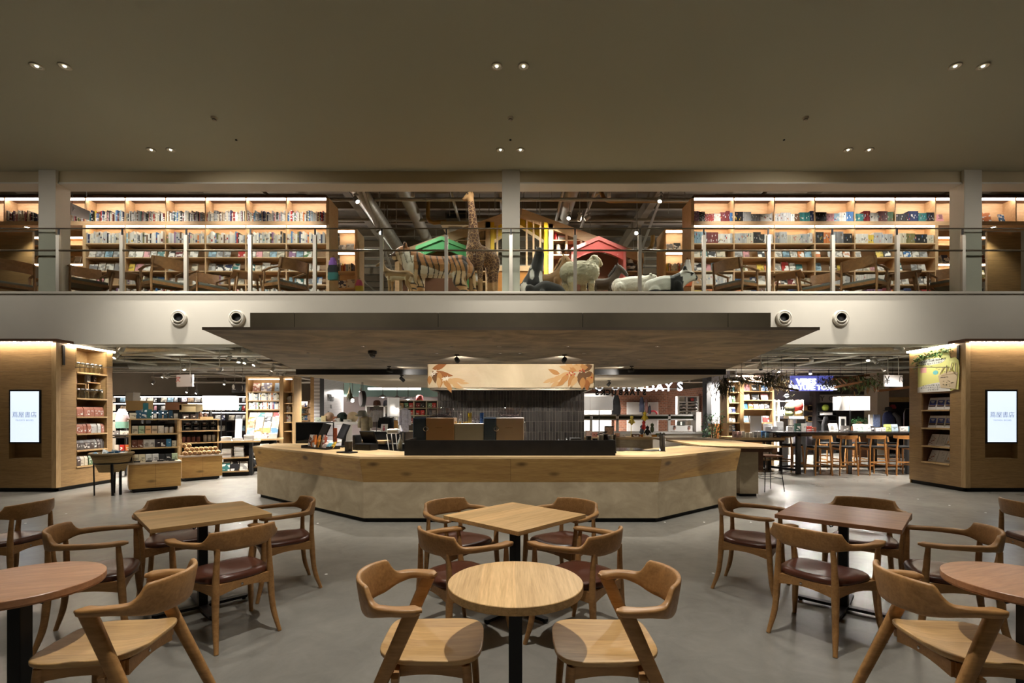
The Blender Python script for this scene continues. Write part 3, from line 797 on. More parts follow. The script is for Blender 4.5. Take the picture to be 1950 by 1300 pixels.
CH = [(-1.90, 3.30, R(147), 'leather armchair on the near right side of the left square table, seen from behind'),
 (-2.76, 3.27, R(28), 'leather armchair on the near left side of the left square table, facing right'),
 (-2.82, 4.17, R(-52), 'leather armchair behind the left square table, half hidden by its top'),
 (-1.94, 4.17, R(-145), 'leather armchair between the left square table and the counter corner'),
 (-0.43, 4.08, R(-45), 'leather armchair on the far left side of the middle square table'),
 (0.43, 4.08, R(-135), 'leather armchair on the far right side of the middle square table'),
 (-0.33, 3.20, R(40), 'dark-backed leather armchair on the near left side of the middle square table'),
 (0.45, 3.20, R(140), 'leather armchair on the near right side of the middle square table'),
 (2.03, 4.14, R(-38), 'leather armchair left of the right square table, in front of the counter end'),
 (2.97, 4.14, R(-128), 'leather armchair behind the right square table, back rail above its top'),
 (2.06, 3.27, R(33), 'leather armchair on the near side of the right square table, shiny seat, seen from behind'),
 (2.89, 3.24, R(152), 'leather armchair on the near right side of the right square table, facing left'),
 (-4.22, 4.12, R(180), 'leather armchair at the left picture edge, facing left, behind the left round table'),
 (4.50, 4.14, R(-12), 'leather armchair at the right picture edge, only its back visible')]
for i, (x, y, a, lab) in enumerate(CH):
 if i == 0: LC.location = (x, y, 0); LC.rotation_euler = (0, 0, a); LC['label'] = lab; LC['group'] = 'leather armchairs round the square tables'
 else: dup(LC, (x, y, 0), a, lab)
WC = make_wood_chair()
for i, (x, y, a, lab) in enumerate([(-0.37, 2.26, R(1), 'all oak armchair with wooden seat, left of the middle round table'),
         (0.435, 2.25, R(179), 'all oak armchair with wooden seat, right of the middle round table'),
         (-1.82, 2.25, R(187), 'all oak armchair in the lower left corner, back towards the middle'),
         (2.05, 2.24, R(-5), 'all oak armchair in the lower right corner, back towards the middle')]):
 if i == 0: WC.location = (x, y, 0); WC.rotation_euler = (0, 0, a); WC['label'] = lab; WC['group'] = 'oak armchairs round the round tables'
 else: dup(WC, (x, y, 0), a, lab)
# little white marks on the floor
mk = MB().lathe([(0.014, 0), (0.014, 0.0015), (0.001, 0.002)], 10).mesh('floor_mark', WHITEB)
for i, (px, py) in enumerate([(621, 1093), (457, 996), (605, 996), (1266, 994), (1341, 994), (1430, 994), (1358, 1091), (1694, 940), (1748, 950), (1808, 962), (1877, 976), (126, 978), (48, 996)]):
 y = F*EYE/(py-790)
 o = inst('floor_stud', mk, None, (PX(px, y), y, 0)); tag(o, 'small round white floor stud, %s of those in the concrete' % ORD[i], 'floor stud', 'white studs in the floor')
# ------------------------------------------------------------------ bar counter
PLASTER = plaster('counter_plaster', (150, 134, 108), (182, 166, 138), 2.6, 0.75, 0.12, (1, 1, 1.6), 0.7)
bar = T('bar_counter', 'long octagonal bar counter of knotty oak over trowelled plaster', 'counter')
base = [(-4.60, 9.70), (-4.52, 8.75), (-2.005, 6.67), (1.995, 6.67), (3.72, 8.10)]
topo = [(-4.68, 9.70), (-4.63, 8.80), (-2.03, 6.585), (2.02, 6.585), (3.82, 8.16)]
inner = [(3.17, 9.03), (1.72, 7.58), (-1.70, 7.58), (-4.0, 9.70)]
ib = [(3.15, 8.95), (1.68, 7.53), (-1.68, 7.53), (-3.98, 9.62)]
for a, b_, c, d in zip(base[:-1], base[1:], topo[:-1], topo[1:]):
 def thick(p, q, th):
  v = Vector((q[0]-p[0], q[1]-p[1])).normalized(); return Vector((-v.y, v.x))*th
 n = thick(a, b_, 0.05)
 MB().prism([a, b_, (b_[0]+n.x, b_[1]+n.y), (a[0]+n.x, a[1]+n.y)], 0.06, 0.548).build('plaster_panel', PLASTER, bar)
 # oak board band, in long boards that lean out
 L = (Vector(b_)-Vector(a)).length; k = max(1, round(L/2.1))
 for j in range(k):
  e = 0.0015/L
  A, B = Vector(a).lerp(Vector(b_), j/k+e), Vector(a).lerp(Vector(b_), (j+1)/k-e)
  Cc, Dd = Vector(c).lerp(Vector(d), j/k+e), Vector(c).lerp(Vector(d), (j+1)/k-e)
  o = MB().prism([A, B, (B.x+n.x, B.y+n.y), (A.x+n.x, A.y+n.y)], 0.55, 0.872, [Cc, Dd, (Dd.x+n.x, Dd.y+n.y), (Cc.x+n.x, Cc.y+n.y)])
  v = (Vector(b_)-Vector(a)).normalized(); ang = math.atan2(v.y, v.x)
  # local frame along the board so that the grain follows it
  M = Matrix.Translation((A.x, A.y, 0.55)) @ Matrix.Rotation(ang, 4, 'Z'); Mi = M.inverted()
  o.v = [tuple(Mi @ Vector(p)) for p in o.v]
  ob = o.build('oak_board', OAKY, bar); ob.matrix_local = M
 v = (Vector(b_)-Vector(a)).normalized(); nn = Vector((-v.y, v.x))
 A, B = Vector(a)+nn*0.05+v*0.02, Vector(b_)+nn*0.05-v*0.02
 MB().prism([A, B, B+nn*0.04, A+nn*0.04], 0.0, 0.06).build('plinth', BLACKM, bar)
# worktop in three mitred boards
cuts = [([topo[1], topo[2], inner[2], inner[3], topo[0]], R(-39)), ([topo[2], topo[3], inner[1], inner[2]], 0), ([topo[3], topo[4], inner[0], inner[1]], R(41))]
for poly, ang in cuts:
 M = Matrix.Translation((poly[0][0], poly[0][1], 0.872)) @ Matrix.Rotation(ang, 4, 'Z'); Mi = M.inverted()
 q = [(Mi @ Vector((p[0], p[1], 0.872))) for p in poly]
 ob = MB().prism([(p.x, p.y) for p in q], 0.0, 0.028).build('worktop', OAKTOP, bar); ob.matrix_local = M
for a, b_ in zip(ib[:-1], ib[1:]):
 v = (Vector(b_)-Vector(a)).normalized(); nn = Vector((-v.y, v.x))*0.04
 MB().prism([a, b_, Vector(b_)-nn, Vector(a)-nn], 0.0, 0.872).build('inner_panel', BLACKM, bar)
# dark steel screen on the counter
scr = T('machine_screen', 'low dark steel screen standing along the middle of the bar counter', 'screen panel', (0, 6.80, 0.90))
DK = plain('blackened_steel', (38, 36, 34), 0.42, 0.5, var=0.25, vscale=5)
MB().box(-1.476, 0, 0, 1.447, 0.03, 0.212).build('front_panel', DK, scr)
MB().box(-1.476, 0.03, 0, -1.446, 0.70, 0.212).build('side_panel', DK, scr); MB().box(1.417, 0.03, 0, 1.447, 0.70, 0.212).build('side_panel', DK, scr)
# inner work bench behind
bench = T('work_bench', 'black back bench with a polished top behind the middle of the counter', 'bench', (0, 7.65, 0))
MB().box(-1.5, 0, 0, 1.5, 0.75, 0.86).build('body', BLACK, bench)
MB().box(-1.52, -0.01, 0.86, 2.16, 0.77, 0.90).build('top', plain('bench_top', (40, 40, 44), 0.12), bench)
MB().box(1.5, 0.02, 0.5, 2.14, 0.75, 0.855).build('drawer_unit', BLACK, bench)
MB().box(1.52, 0.0, 0.64, 2.13, 0.02, 0.655).build('drawer_rail', STEEL, bench)
MB().box(1.52, 0.0, 0.0, 2.13, 0.75, 0.5).build('drawer_unit', BLACK, bench)
# espresso machines seen from behind
BRZ = plain('bronze_panel', (168, 138, 108), 0.32, 0.5); BRZ2 = plain('bronze_panel_grey', (164, 150, 136), 0.32, 0.55); NAVY = plain('navy_enamel', (40, 56, 78), 0.3, 0.3)
CLEARP = glass('clear_plastic', (0.78, 0.76, 0.80), 0.22)
def machine(px0, pxm, px1, panel, label):
 Y = 7.75; x0, xm, x1 = PX(px0, Y), PX(pxm, Y), PX(px1, Y)
 t = T('espresso_machine', label, 'coffee machine', ((x0+x1)/2, Y, 0.90)); c = (x0+x1)/2
 zt = PZ(795, Y)-0.90
 MB().box(xm-c, 0, 0.02, x1-c, 0.42, zt).build('rear_panel', panel, t, bevel=0.012)
 MB().box(x0-c, 0.005, 0.02, xm-c-0.004, 0.42, zt).build('side_column', NAVY, t, bevel=0.012)
 m = MB(); m.M = Matrix.Translation((xm-c, 0.0, zt*0.66)) @ Matrix.Rotation(PI/2, 4, 'X')
 m.lathe([(0.03, 0), (0.042, 0.0), (0.042, 0.012), (0.03, 0.012)], 20, caps=False).build('badge_ring', CHROME, t)
 MB().box(x0-c+0.02, 0.03, zt, x1-c-0.02, 0.40, zt+0.012).build('hopper_tray', BLACKM, t)
 hx0, hx1 = xm-c+0.01, x1-c-0.03
 m = MB(); z0, z1 = zt+0.012, zt+0.15
 o0 = super_outline((hx1-hx0)/2*0.86, (hx1-hx0)/2*0.86, 0.13, 0.13, 20, 5); o1 = super_outline((hx1-hx0)/2, (hx1-hx0)/2, 0.16, 0.16, 20, 5)
 cx = (hx0+hx1)/2
 m.loft([[(x+cx, y+0.2, z0) for x, y in o0], [(x+cx, y+0.2, z1) for x, y in o1], [(x+cx, y+0.2, z1+0.006) for x, y in o1], [(x*0.2+cx, y*0.2+0.2, z1+0.014) for x, y in o1]])
 m.build('bean_hopper', CLEARP, t)
 m = MB()
 for k in range(60): m.ball((random.uniform(hx0+0.05, hx1-0.05), random.uniform(0.1, 0.3), z0+0.012+random.random()*0.02), (0.012, 0.009, 0.008), 6, 4)
 stuff(m.build('coffee_beans', plain('beans', (60, 36, 22), 0.4), t), 'roasted beans in the hopper')
 m = MB(); text_mb(m, 'mastrena', 0.03, (cx-0.01, -0.002, zt*0.70), depth=0.001); m.build('lettering', plain('engraved', (90, 68, 48), 0.5), t)
 m = MB(); m.tube([(x1-c+0.03, 0.05, 0.1), (x1-c+0.03, 0.05, 0.2), (x1-c+0.02, 0.06, zt-0.08), (x1-c, 0.1, zt-0.06)], 0.008, 8); m.build('steam_wand', CHROME, t)
 for sx in (x0-c+0.04, x1-c-0.04):
  for sy in (0.05, 0.37): MB().lathe([(0.018, 0), (0.018, 0.02)], 10, (sx, sy, 0)).build('foot', BLACKM, t)
 return t
machine(786, 811, 865, BRZ, 'espresso machine with warm bronze rear panel, left behind the dark screen')
machine(921, 945, 998, BRZ2, 'espresso machine with greyer bronze rear panel, right of the glassware box')
# box with glassware between them
Y = 7.75; x0, x1 = PX(864, Y), PX(922, Y)
t = T('glass_rinser_box', 'pale grey steel box between the two espresso machines', 'box', ((x0+x1)/2, Y, 0.90)); hw = (x1-x0)/2-0.012
MB().box(-hw, 0, 0, hw, 0.40, PZ(808, Y)-0.90).build('body', plain('pale_steel', (150, 154, 152), 0.4, 0.4), t, bevel=0.008)
MB().box(-hw-0.006, -0.006, PZ(808, Y)-0.90, hw+0.006, 0.406, PZ(808, Y)-0.885).build('lid', WHITEB, t, bevel=0.003)
gz = PZ(808, Y)+0.015
def cup(x, y, z, r, h, mat, name, lab, taper=0.82, grp=None):
 t = T(name, lab, name.split('_')[-1], (x, y, z), 0, grp)
 MB().lathe([(0.001, 0.002), (r*taper, 0.002), (r*taper, 0.0), (r, h), (r-0.003, h), (r*taper-0.003, 0.008), (0.001, 0.008)], 14, caps=False).build('wall', mat, t)
 return t
YG = plain('yellow_glass', (206, 190, 60), 0.15); BG = plain('blue_glass', (110, 160, 205), 0.15)
for nm, px, r, h, mat, lab in (('clear_tumbler', 874, 0.036, 0.16, CLEARP, 'clear tumbler at the left on the pale steel box'), ('yellow_tumbler', 893, 0.036, 0.17, glass('yellow_clear', (0.85, 0.75, 0.2), 0.1), 'tall yellow tumbler on the pale steel box'),
     ('clear_tumbler', 901, 0.026, 0.12, CLEARP, 'small clear tumbler just right of the yellow tumbler'), ('clear_tumbler', 909, 0.024, 0.12, CLEARP, 'slim clear tumbler left of the blue tumbler'), ('blue_tumbler', 916, 0.034, 0.17, glass('blue_clear', (0.35, 0.6, 0.85), 0.1), 'tall blue tumbler at the right on the pale steel box')):
 yy = Y+(0.26 if r > 0.03 else 0.1)
 cup(PX(px, Y+0.1), yy, gz, r, h, mat, nm, lab)
for i, px in enumerate((868, 876, 884, 889)):
 cup(PX(px, Y+0.03), Y+0.05, gz, 0.022, 0.032, glass('amber_clear', (0.95, 0.82, 0.5), 0.1), 'shot_glass', '%s tiny amber shot glass along the front of the pale steel box' % ORD[i], grp='shot glasses on the steel box')
# milk frother pitcher, taps, till box, cup stacks on the bench right of the machines
t = T('steel_pitcher', 'shiny steel milk pitcher right of the second espresso machine', 'pitcher', (PX(1004, 7.8), 7.8, 0.90))
MB().lathe([(0.001, 0), (0.05, 0), (0.052, 0.05), (0.042, 0.11), (0.046, 0.13), (0.043, 0.13), (0.03, 0.02)], 18, caps=False).build('body', CHROME, t)
MB().tube([(0.045, 0, 0.1), (0.085, 0, 0.1), (0.085, 0, 0.03), (0.05, 0, 0.03)], 0.006, 6).build('handle', CHROME, t)
for i, px in enumerate((1063, 1078)):
 t = T('counter_tap', 'slim chrome tap on the black bench, %s of two' % ('left', 'right')[i], 'tap', (PX(px, 8.1), 8.1, 0.90))
 MB().lathe([(0.02, 0), (0.02, 0.015), (0.01, 0.02)], 12).build('base', CHROME, t)
 MB().tube([(0, 0, 0.02), (0, 0, 0.15), (0, -0.02, 0.18), (0, -0.06, 0.18), (0, -0.07, 0.16)], 0.008, 8).build('spout', CHROME, t)
t = T('napkin_box', 'plain black box on the bench in front of the tiled wall', 'box', (PX(1097, 7.85), 7.85, 0.90))
MB().box(-0.085, 0, 0, 0.085, 0.2, 0.19).build('body', BLACKM, t, bevel=0.004); MB().box(-0.06, -0.003, 0.06, 0.06, 0, 0.08).build('slot', plain('slot', (6, 6, 6), 0.9), t)
for i, (px, mat, h, lab) in enumerate([(1121, BLACKM, 0.17, 'stack of black cup lids'), (1133, BLACKM, 0.13, 'lower stack of black cup lids'), (1145, WHITEB, 0.19, 'stack of white paper cups'), (1153, BLACKM, 0.2, 'tall stack of black cup lids'), (1163, WHITEB, 0.18, 'second stack of white paper cups'), (1168, BLACKM, 0.19, 'stack of black lids at the screen end')]):
 Y = 7.12+0.02*i
 t = T('cup_stack', lab+' behind the right end of the dark screen', 'cups', (PX(px, Y), Y, 0.90))
 n = 9
 for k in range(n):
  z = 0.10+h*0.9*k/n
  MB().lathe([(0.03, z), (0.04, z+h/n*0.9), (0.043, z+h/n*0.9+0.003), (0.001, z+h/n)], 12).build('cup', mat, t)
 MB().lathe([(0.046, 0), (0.046, 0.10)], 12).build('holder', BLACKM, t)
# chrome water column and small tray on the right worktop
t = T('water_font', 'double chrome water tap column on the right counter leg', 'tap', (PX(1261, 7.6), 7.6, 0.90))
for dx in (-0.022, 0.024):
 MB().lathe([(0.03, 0), (0.03, 0.012), (0.022, 0.016), (0.022, 0.27), (0.018, 0.285), (0.001, 0.29)], 16, (dx, 0, 0)).build('column', CHROME, t)
MB().tube([(0, -0.02, 0.24), (0, -0.09, 0.25), (0, -0.11, 0.22)], 0.008, 8).build('spout', CHROME, t)
tag(MB().box(-0.16, -0.10, 0, 0.16, 0.10, 0.012).build('drip_tray', STEEL, bevel=0.003, loc=(PX(1243, 7.72), 7.72, 0.90), rot=(0, 0, R(38))), 'thin steel drip tray beside the chrome tap column', 'tray')
# ------------------------------------------------------------------ hood and tiled wall
HOODP = plaster('hood_plaster', (196, 176, 142), (214, 196, 164), 1.6, 0.75, 0.08, (1, 1, 1), 0.8)
hood = T('extractor_hood', 'cream plaster hood box with painted brown leaves at both ends', 'hood', (0, 10.6, 2.05))
MB().box(-1.79, 0, 0, 1.785, 0.06, 0.51).build('front_panel', HOODP, hood)
for s in (-1, 1): MB().box(s*1.785-0.03, 0.06, 0, s*1.785+0.03, 1.4, 0.51).build('side_panel', HOODP, hood)
m = MB(); m.box(-1.76, 0.06, -0.045, 1.76, 0.12, 0.0); m.box(-1.76, 0.12, -0.045, -1.70, 1.4, 0); m.box(1.70, 0.12, -0.045, 1.76, 1.4, 0)
m.build('steel_lip', plain('lip_steel', (170, 160, 140), 0.35, 0.7), hood)
MB().box(-1.70, 0.12, 0.36, 1.70, 1.4, 0.4).build('inner_filter', BLACKM, hood)
def leaf(m, x, z, L, W, ang, y=-0.004):
 ca, sa = math.cos(ang), math.sin(ang); n = 7; P = []
 for k in range(n+1):
  u = k/n; w_ = W*math.sin(PI*u**0.8)*0.5; P.append((u*L, w_))
 out = [(a, b) for a, b in P]+[(a, -b) for a, b in P[::-1][1:-1]]
 bend = random.uniform(-0.25, 0.25)
 out = [(a, b+bend*a*a/L) for a, b in out]
 m.ext([(x+a*ca-b*sa, y, z+a*sa+b*ca) for a, b in out][::-1], (0, 0.004, 0))
lc = [plain('leaf_rust', (150, 92, 44), 0.8), plain('leaf_ochre', (180, 128, 72), 0.8), plain('leaf_umber', (104, 72, 42), 0.8), plain('leaf_pale', (200, 160, 110), 0.8)]
def hz(px, py): return PX(px, 10.6), PZ(py, 10.6)-2.05
leaves = [(823, 702, 30, 10, 10, 0), (826, 707, 34, 11, -25, 0), (824, 706, 22, 10, -65, 2), (836, 708, 24, 10, -80, 1), (845, 722, 24, 9, -60, 1), (850, 720, 26, 9, -35, 3), (858, 722, 26, 8, -10, 3), (818, 715, 16, 8, -85, 1), (852, 730, 18, 7, -70, 1), (865, 728, 18, 5, -40, 3),
  (1128, 696, 26, 12, 200, 2), (1120, 699, 30, 12, 185, 1), (1110, 704, 30, 11, 170, 3), (1098, 706, 28, 10, 165, 1), (1088, 711, 26, 9, 190, 3), (1072, 716, 26, 9, 195, 3), (1060, 720, 22, 6, 190, 3), (1112, 706, 28, 12, -100, 2), (1104, 708, 26, 11, -85, 2), (1092, 710, 26, 10, -105, 1), (1082, 712, 24, 10, -120, 1), (1120, 706, 24, 11, -60, 1), (1124, 716, 22, 11, -110, 1), (1116, 722, 20, 10, -80, 0), (1127, 708, 18, 9, 215, 2), (1090, 700, 22, 9, 130, 3), (1104, 699, 20, 9, 100, 3), (1052, 722, 18, 6, 200, 3), (1066, 712, 22, 8, 165, 1), (1076, 722, 20, 8, 230, 1), (1064, 726, 18, 7, 220, 3), (1098, 716, 22, 9, 250, 3), (1110, 718, 22, 10, 265, 1), (1086, 704, 20, 8, 150, 3), (841, 714, 22, 9, -100, 1), (834, 718, 20, 8, -75, 3), (862, 733, 20, 6, -25, 3), (872, 727, 20, 5, -15, 3)]
random.seed(2)
for q, (px, py, L, W, a, c) in enumerate(leaves):
 m = MB(); x, z = hz(px, py); leaf(m, x, z, L*11.6/F, W*11.8/F, R(a), -0.004-0.0006*q); m.build('painted_leaf', lc[c], hood)
m = MB()
for px, py in ((1080, 713), (1084, 710), (1090, 709), (1094, 712), (1104, 706), (1109, 704), (1126, 719), (1112, 707), (1087, 714)):
 x, z = hz(px, py); m.ball((x, -0.036, z), (0.018, 0.004, 0.018), 8, 5)
m.build('painted_berry', plain('berry_red', (186, 62, 38), 0.7), hood)
m = MB()
for px, py in ((829, 708), (824, 712), (846, 722), (852, 720)):
 x, z = hz(px, py)
 for q in range(5): leaf(m, x, z, 0.06, 0.025, q*1.25+px, -0.036-0.0004*q)
m.build('painted_blossom', plain('blossom_white', (226, 214, 196), 0.8), hood)
# tiled wall
wt = T('tiled_wall', 'wall of tall dark grey glazed tiles with pale joints below the hood', 'wall', (0, 12.0, 0)); wt['kind'] = 'structure'
MB().box(-1.79, 0.012, 0, 1.79, 0.3, 2.45).build('grout', plain('grout_pale', (176, 168, 156), 0.85), wt)
TILEM, nt, b = newmat('tile_glaze')
oi = N(nt, 'ShaderNodeObjectInfo')
nt.links.new(ramp(nt, oi.outputs['Random'], [(0.0, lin((58, 54, 52))), (1.0, lin((84, 79, 76)))]), b.inputs['Base Color'])
b.inputs['Roughness'].default_value = 0.22
bump(nt, b, noise(nt, coords(nt), 18, 3), 0.15, 0.01)
tm = MB(); g = 0.0035; W_, H_ = 3.58/51, 0.252
tm.box(-W_/2+g, 0.004, g, W_/2-g, 0.02, H_-g); tm.add([(-W_/2+g+0.004, 0, g+0.004), (W_/2-g-0.004, 0, g+0.004), (W_/2-g-0.004, 0, H_-g-0.004), (-W_/2+g+0.004, 0, H_-g-0.004), (-W_/2+g, 0.004, g), (W_/2-g, 0.004, g), (W_/2-g, 0.004, H_-g), (-W_/2+g, 0.004, H_-g)],
 [(0, 1, 2, 3), (4, 5, 1, 0), (5, 6, 2, 1), (6, 7, 3, 2), (7, 4, 0, 3)])
tme = tm.mesh('tile', TILEM)
for r_ in range(5):
 for c in range(51):
  inst('tile', tme, wt, (-1.79+W_*(c+0.5), 0, 0.796+r_*H_))
# ------------------------------------------------------------------ left end of the counter: snacks, tills, equipment
Y = 8.35
def on_left(px, py): # point of the worktop under a pixel
 y = F*(EYE-0.90)/(py-790); return PX(px, y), y
x0, y0 = on_left(607, 854)
TR = T('snack_tray', 'black wire tray of packaged snacks at the front of the left counter', 'tray', (x0, y0, 0.90), R(-36))
m = MB(); m.box(-0.36, -0.10, 0, 0.36, 0.16, 0.012); m.box(-0.36, -0.10, 0.012, 0.36, -0.095, 0.03); m.box(-0.36, 0.155, 0.012, 0.36, 0.16, 0.05); m.box(-0.36, -0.1, 0.012, -0.355, 0.16, 0.05); m.box(0.355, -0.1, 0.012, 0.36, 0.16, 0.05)
m.build('tray_body', BLACK, TR)
def pouch(w_, h, d):
 m = MB(); rings = []
 for k in range(7):
  u = k/6; th = d*max(0.08, math.sin(PI*min(1, 0.12+u*0.9))) ; ww = w_*(1-0.06*math.sin(PI*u))
  rings.append([(math.copysign(abs(math.cos(2*PI*j/12))**0.5, math.cos(2*PI*j/12))*ww/2, math.copysign(abs(math.sin(2*PI*j/12))**0.8, math.sin(2*PI*j/12))*th/2, u*h) for j in range(12)])
 m.loft(rings); return m
POU = pouch(0.085, 0.13, 0.035).mesh('snack_pouch', PACK)
SN = [((-0.30, 0.03), (96, 52, 30), 'dark brown'), ((-0.22, 0.02), (196, 112, 52), 'tan'), ((-0.15, 0.0), (214, 120, 46), 'orange'), ((-0.08, 0.02), (222, 150, 60), 'amber'), ((0.0, 0.05), (196, 196, 196), 'silver grey'), ((0.07, 0.03), (176, 90, 70), 'brick red'),
 ((0.14, 0.0), (210, 190, 180), 'pale pink'), ((0.2, 0.03), (150, 60, 50), 'dark red'), ((0.25, 0.0), (90, 150, 170), 'teal'), ((0.31, 0.03), (222, 180, 60), 'yellow')]
for i, ((dx, dy), c, nm) in enumerate(SN):
 ca, sa = math.cos(R(-36)), math.sin(R(-36))
 low = 0.7 if i > 5 else 1.15
 o = inst('snack_packet', POU, None, (x0+dx*ca-dy*sa, y0+dx*sa+dy*ca, 0.913), (R(-12 if i < 6 else -35), R(random.uniform(-12, 12)), R(-36+random.uniform(-20, 20))), (1.25, 1.3, low*1.45), lin(c))
 tag(o, '%s snack packet, %s from the left in the black counter tray' % (nm, ORD[i]), 'snack packet', 'snack packets in the counter tray')
def till(px, py, lab, lean=-24):
 x, y = on_left(px, py); y += 0.30
 t = T('order_terminal', lab, 'terminal', (x, y, 0.90), R(-30))
 MB().box(-0.12, -0.1, 0, 0.12, 0.1, 0.02).build('foot', BLACK, t, bevel=0.004)
 MB().bar((0, 0.02, 0.02), (0, 0.06, 0.24), 0.06, 0.03).build('neck', BLACK, t)
 m = MB(); m.M = Matrix.Translation((0, 0.03, 0.27)) @ Matrix.Rotation(R(lean), 4, 'X') @ Matrix.Rotation(R(8), 4, 'Y')
 m.box(-0.10, -0.012, -0.14, 0.10, 0.012, 0.14); m.build('housing', BLACK, t, bevel=0.008)
 m = MB(); m.M = Matrix.Translation((0, 0.03, 0.27)) @ Matrix.Rotation(R(lean), 4, 'X') @ Matrix.Rotation(R(8), 4, 'Y')
 m.box(-0.085, -0.015, -0.12, 0.085, -0.0125, 0.12); m.build('panel', plain('dark_screen', (46, 48, 52), 0.2), t)
till(603, 850, 'tilted black order terminal, left of the two behind the snacks')
till(640, 853, 'tilted black order terminal, right of the two behind the snacks')
x, y = on_left(622, 846); y += 0.45
t = T('menu_card', 'narrow orange and red menu card standing between the two terminals', 'card', (x, y, 0.90), R(-30))
MB().box(-0.05, 0, 0, 0.05, 0.01, 0.30).build('board', plain('menu_orange', (196, 96, 58), 0.5, var=0.5, vscale=20), t); MB().box(-0.06, -0.03, 0, 0.06, 0.05, 0.012).build('foot', BLACK, t)
x, y = on_left(660, 862)
t = T('card_reader', 'flat black card reader mat at the counter corner beside the snacks', 'card reader', (x, y, 0.90), R(-30))
MB().box(-0.14, -0.07, 0, 0.14, 0.09, 0.02).build('mat', BLACKM, t, bevel=0.005)
MB().box(-0.02, -0.02, 0.02, 0.06, 0.06, 0.17).build('stand', plain('reader_grey', (60, 58, 58), 0.5, var=0.6, vscale=30), t, bevel=0.004)
x, y = on_left(690, 858); y += 0.12
t = T('till_printer', 'bulky black till and printer at the counter corner', 'till', (x, y, 0.90), R(-20))
MB().box(-0.16, -0.06, 0, 0.14, 0.18, 0.11).build('printer', BLACK, t, bevel=0.02)
m = MB(); m.M = Matrix.Translation((0.02, 0.1, 0.2)) @ Matrix.Rotation(R(30), 4, 'X'); m.box(-0.15, -0.015, -0.12, 0.12, 0.015, 0.12); m.build('monitor', BLACK, t, bevel=0.01)
MB().box(-0.22, -0.02, 0, -0.17, 0.16, 0.24).build('receipt_unit', BLACKM, t, bevel=0.01)
# back display cabinet: dark glass pastry case behind the terminals
t = T('pastry_case', 'black framed dark glass pastry case behind the order terminals', 'display case', (PX(588, 9.95), 9.95, 0.0))
w0 = PX(563, 9.95)-PX(588, 9.95); w1 = PX(616, 9.95)-PX(588, 9.95); zt = PZ(806, 9.95)
MB().box(w0, 0, 0, w1, 0.6, 0.86).build('plinth', BLACKM, t)
m = MB()
for a in (w0, w1-0.02):
 for yy in (0, 0.58): m.box(a, yy, 0.86, a+0.02, yy+0.02, zt)
m.box(w0, 0, zt, w1, 0.6, zt+0.02); m.build('frame', BLACK, t)
MB().box(w0+0.02, 0.005, 0.86, w1-0.02, 0.012, zt).build('glass_front', plain('dark_glass', (16, 18, 20), 0.06), t)
MB().box(w0+0.02, 0.3, 1.02, w1-0.02, 0.58, 1.03).build('shelf', STEEL, t)
t = T('service_shelf', 'pale wood service shelf on a black frame behind the counter', 'shelf', (PX(703, 9.6), 9.6, 0))
MB().box(-0.28, 0, 0.90, 0.3, 0.5, 0.95).build('top', OAKTOP, t); MB().box(-0.26, 0.05, 0, 0.9, 0.45, 0.86).build('cabinet', BLACKM, t)
MB().box(0.31, 0.02, 0.86, 0.9, 0.45, 0.89).build('lower_top', BLACK, t)
t = T('syrup_pump', 'pale plastic bottle with a pump, left of the dark screen', 'bottle', (PX(762, 7.7), 7.7, 0.90))
MB().lathe([(0.001, 0), (0.035, 0), (0.035, 0.15), (0.014, 0.19), (0.014, 0.21)], 14).build('bottle', plain('pale_bottle', (170, 176, 170), 0.3), t)
MB().tube([(0, 0, 0.21), (0, 0, 0.25), (0, -0.04, 0.25)], 0.006, 6).build('pump', WHITEB, t)
t = T('white_towel_rack', 'white bent wire rack holding cloths left of the dark screen', 'rack', (PX(747, 7.75), 7.75, 0.90))
for k in (-0.05, 0.02): MB().tube([(k, 0, 0), (k-0.04, 0.02, 0.26), (k+0.03, 0.02, 0.27), (k+0.06, 0, 0.02)], 0.008, 6).build('wire_leg', WHITEB, t)
MB().box(-0.10, 0.03, 0.26, 0.08, 0.2, 0.34).build('folded_cloth', WHITEB, t, bevel=0.02)
# right inner counter: plaster return, wood handoff bar with leg
pw = T('plaster_return', 'low plaster counter back wall with a pale top behind the right opening', 'counter', (0, 12.4, 0))
xa, xb = PX(1110, 12.4), PX(1243, 12.4)
MB().box(xa, 0, 0, xb, 0.5, 0.84).build('wall_panel', PLASTER, pw); MB().box(xa, -0.03, 0.84, xb+0.02, 0.55, 0.90).build('top', OAKTOP, pw)
hb = T('handoff_bar', 'pale wood pick-up bar on a plaster leg, right of the octagonal counter', 'table')
tp = [(3.50, 9.06), (3.84, 8.72), (4.42, 8.58), (4.88, 8.86), (4.90, 12.2), (3.50, 12.2)]
M = Matrix.Translation((4.2, 9, 0.872)) @ Matrix.Rotation(R(90), 4, 'Z'); Mi = M.inverted()
ob = MB().prism([((Mi @ Vector((p[0], p[1], 0.872))).x, (Mi @ Vector((p[0], p[1], 0.872))).y) for p in tp], 0, 0.03).build('top', OAKTOP, hb); ob.matrix_local = M
MB().box(PX(1409, 8.8), 8.8, 0.05, PX(1444, 8.8), 11.8, 0.872).build('plaster_leg', PLASTER, hb)
MB().box(PX(1409, 8.8)+0.01, 8.83, 0, PX(1444, 8.8)-0.02, 11.7, 0.05).build('plinth', BLACKM, hb)
MB().box(PX(1409, 8.8), 8.75, 0.80, 4.75, 8.79, 0.872).build('apron', DARKW, hb)
MB().prism([(4.435, 8.8), (4.52, 8.8), (4.52, 11.8), (4.435, 11.8)], 0.46, 0.872).build('side_apron', DARKW, hb)
